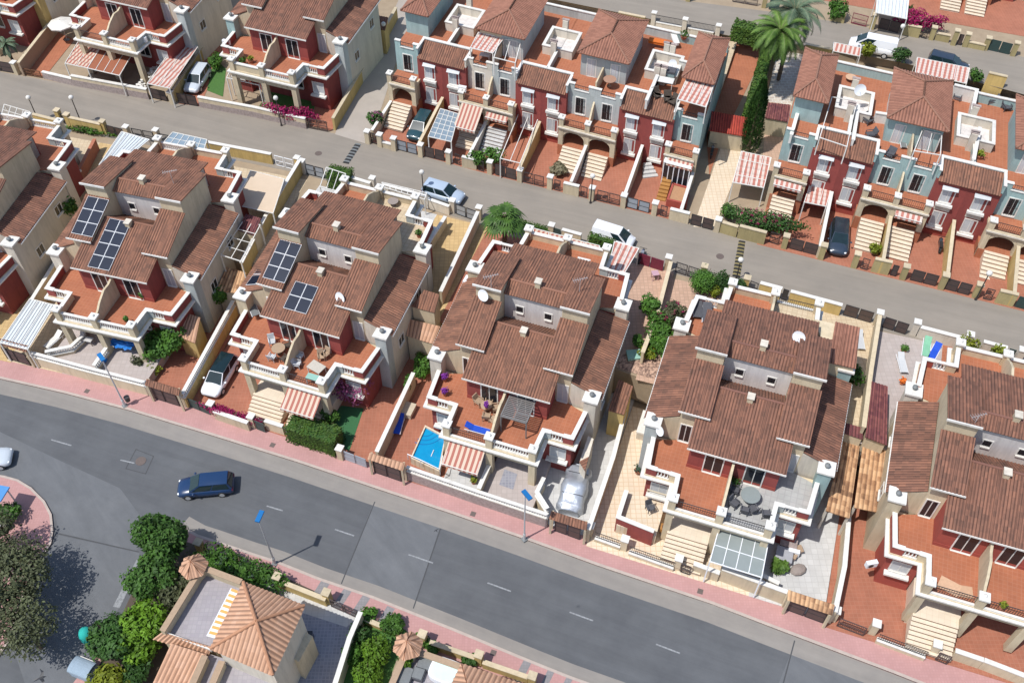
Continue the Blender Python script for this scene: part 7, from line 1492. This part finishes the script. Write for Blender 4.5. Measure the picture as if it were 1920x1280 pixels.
# metal slatted playpen like bed frame on the pool villa terrace
def slatframe():
    p = at(973, 775, tz+1.1); t = thing('slatted_frame', 'grey metal canopy frame with slatted roof on the pool villa terrace', 'metal frame', (p.x, p.y, tz), -.337); w_, d, h = 2.0, 2.5, 2.0
    m = MB()
    for x in (-w_/2, w_/2):
        for y in (-d/2, d/2): m.cbox(x, y, 0, .08, .08, h)
        m.box(x-.05, -d/2, h-.1, x+.05, d/2, h)
    for y in (-d/2, d/2): m.box(-w_/2, y-.05, h-.1, w_/2, y+.05, h-.001)
    m.build('frame', MT['steeld'], t); s = MB()
    for i in range(13): y = -d/2+.1+i*(d*.78/12); s.box(-w_/2+.06, y, h-.06, w_/2-.06, y+.09, h-.03)
    s.box(-.03, -d/2, h-.09, .03, d*.3, h-.061); s.build('slats', MT['steeld'], t); MB().box(-w_/2+.1, d/2-.4, h-.08, w_/2-.1, d/2-.05, h-.05).build('folded_cloth', MT['greyclothl'], t)

slatframe()
q = atu(287, 140, .4); t = thing('garden_clutter', 'heap of white plastic garden things between the canopy and the striped carport', 'garden things', (q.x, q.y, sz(q.x)), 0); rnd = random.Random(11); m = MB()
for i in range(46):
    k_ = rnd.uniform(-1, 1); m.obox(k_*.9+rnd.uniform(-.35, .35), k_*2.6+rnd.uniform(-.5, .5), rnd.uniform(.05, .8), rnd.uniform(.15, .5), rnd.uniform(.1, .4), rnd.uniform(.05, .3), rnd.random()*3)
m.build('pieces', MT['white'], t)
bed = [atu(1262, 345, .8), atu(1292, 352, .8), atu(1286, 382, .8), atu(1252, 374, .8)]; c_ = rebase(bed); t = thing('raised_bed', 'sandy raised garden bed beside the wooden steps', 'raised bed', (c_.x, c_.y, sz(c_.x)), 0)
MB().prism([(p.x-c_.x, p.y-c_.y) for p in bed], -.2, .75).build('soil', MT['clay2'], t); MB().strip([(p.x-c_.x, p.y-c_.y) for p in bed+bed[:1]], .2, -.2, .85).build('edging', MT['redb'], t)
q = atu(1246, 352, .4); t = thing('wooden_steps', 'honey brown wooden steps beside the sandy raised bed', 'steps', (q.x, q.y, sz(q.x)), A_)
for i in range(7): MB().box(-.45, -1.5+i*.4, 0, .45, -1.14+i*.4, .12+i*.13).build('step', MT['honey'], t)
q = atu(1216, 318, .3); t = thing('garden_steps', 'small white steps below the windows left of the glazed porch', 'steps', (q.x, q.y, sz(q.x)), A_+.5)
for i in range(4): MB().box(-.75+i*.12, -.9+i*.4, 0, .75-i*.12, -.52+i*.4, .15+i*.16).build('step', MT['tilelight'], t)
# bins, tarpaulin, covers
q = at(176, 1190, .8); t = thing('recycling_bin', 'turquoise bottle bank beside the dark round tree', 'recycling bin', (q.x-.5, q.y, .13), 0); MB().lathe([(.4, 0), (.5, .2), (.5, .9), (.38, 1.25), (.12, 1.4)], 14).build('shell', MT['turq'], t, smooth=True); MB().tube((.3, -.38, .95), (.36, -.5, .95), .12).build('opening', MT['dark'], t)
q = at(155, 1252, .9); t = thing('waste_container', 'grey blue refuse container at the bottom left edge', 'refuse container', (q.x, q.y, .01), -.35); MB().box(-.75, -.55, .2, .75, .55, 1.0).build('body', MT['binblue'], t)
m = MB(); n = 10
for i in range(n): a, b = math.pi*i/n, math.pi*(i+1)/n; m.add([(-.78, -.6*math.cos(a), 1.0+.3*math.sin(a)), (.78, -.6*math.cos(a), 1.0+.3*math.sin(a)), (.78, -.6*math.cos(b), 1.0+.3*math.sin(b)), (-.78, -.6*math.cos(b), 1.0+.3*math.sin(b))], [(0,1,2,3)])
m.build('lid', MT['binblue'], t); MB().box(-.6, .6, .9, .6, .66, 1.0).build('handle', MT['white'], t)
q = at(0, 930, 2); t = thing('blue_sign', 'blue awning corner at the left picture edge', 'awning', (q.x, q.y, .1), -.2); MB().box(-.9, -.6, 2.2, .55, .7, 2.3).build('cloth', MT['binb2'], t); MB().cbox(.4, .5, 0, .08, .08, 2.2).build('post', MT['alu'], t)
q = at(233, 655, 1.2); t = thing('tarpaulin', 'crumpled bright blue tarpaulin over the right front patio', 'tarpaulin', (q.x, q.y, 1.9), -.26); m = MB(); rnd = random.Random(3); N = 9
for i in range(N+1):
    for j in range(N+1): m.v.append(((i/N-.5)*2.1+rnd.uniform(-.05, .05), (j/N-.5)*1.1*(1-.35*abs(math.sin(i*.9)))+rnd.uniform(-.05, .05), rnd.uniform(-.1, .12)))
for i in range(N):
    for j in range(N): a = i*(N+1)+j; m.f.append((a, a+1, a+N+2, a+N+1))
m.build('sheet', MT['tarp'], t)
q = at(190, 672, 1.3); t = thing('paddling_pool', 'small round blue paddling pool behind the balustrade', 'paddling pool', (q.x, q.y, 1.06), 0); MB().lathe([(.42, 0), (.46, .2), (.4, .22), (.38, .1)], 16).build('rim', MT['tarp'], t)
for lab, px, z, r, mt in [('potted fern at the iron railing of the top left lawn villa', (455, 115), 7.5, .45, 'leaf'), ('second potted fern on the same top left terrace', (470, 112), 7.5, .4, 'leafyellow'), ('potted plant by the red wall on the left solar villa', (265, 555), tz, .28, 'leaf'), ('potted plant at the front balustrade of the left solar villa', (237, 600), tz, .25, 'leaf'), ('yellow potted plant below the pool villa awning', (888, 900), 1.0, .35, 'leafyellow'), ('pink flower pot on the pool villa terrace', (834, 708), tz, .3, 'purple'), ('dark pot by the side terrace balustrade of the pool villa', (834, 735), tz, .3, 'purple'), ('potted plant on the flat rear terrace of the right solar villa', (785, 438), 7.6, .35, 'leaf'), ('large green potted palm on the rear roof terrace by the white board', (1283, 66), 9.9, .6, 'leaf'), ('tall lime plant on the pale blue roof terrace', (1838, 290), 10.5, .55, 'leafyellow'), ('dark bin with plant on the cream drive', (1197, 880), .3, .5, 'leafblue'), ('potted bush by the driveway of the rightmost villa', (1695, 655), 3.9, .4, 'leaf'), ('clay pot by the terracotta shed wall', (1692, 716), 4.0, .3, 'orange'), ('potted tree at the lower right terrace', (1880, 1135), 5.0, .3, 'leafyellow')]:
    q = at(*px, z+.4); pot(lab, q, z, r, mt, seed=int(px[0]))
F(table, 'slatted bench by the shrubs of the left solar villa', (262, 700), .16, -.3, 1.1, .5, h=.5, mat='beigecloth'); F(table, 'grey stone table on the left front patio', (164, 638), 1.06, -.26, 1.0, .5, h=.6, mat='stonel', topmat='tilelight')
F(table, 'white garden table under the left traffic tree', (2, 985), .12, .4, .8, .6, mat='white')
block('mat', 'small brown doormat at the foot of the wide cream steps', 'mat', (1285, 1040), .32, .8, .5, .04, -.33, 'stone', group='mats')
def bird(label, px, z, s, a):
    p = at(*px, z); t = thing('bird', label, 'bird', (p.x, p.y, z), a, 'birds'); m = MB(); k = s
    m.add([(0, .11*k, 0), (.03*k, .04*k, .012*k), (.025*k, -.06*k, .01*k), (.035*k, -.2*k, 0), (0, -.12*k, 0), (-.035*k, -.2*k, 0), (-.025*k, -.06*k, .01*k), (-.03*k, .04*k, .012*k), (0, 0, -.02*k)], [(0,1,2,3,4,5,6,7), (0,8,1), (1,8,2), (2,8,3), (3,8,4), (4,8,5), (5,8,6), (6,8,7), (7,8,0)]); m.build('body', MT['dark'], t)
    for sg in (-1, 1): MB().add([(sg*.02*k, .04*k, .01*k), (sg*.12*k, .07*k, .03*k), (sg*.25*k, -.03*k, .0), (sg*.12*k, .01*k, .025*k), (sg*.02*k, -.05*k, .01*k)], [(0,1,2,3,4)]).build('wing', MT['dark'], t)
bird('dark swallow flying low over the side street', (78, 1270), 44, 1.0, -1.2); bird('dark bird flying over the avenue near the street light', (818, 994), 20, .7, .6)
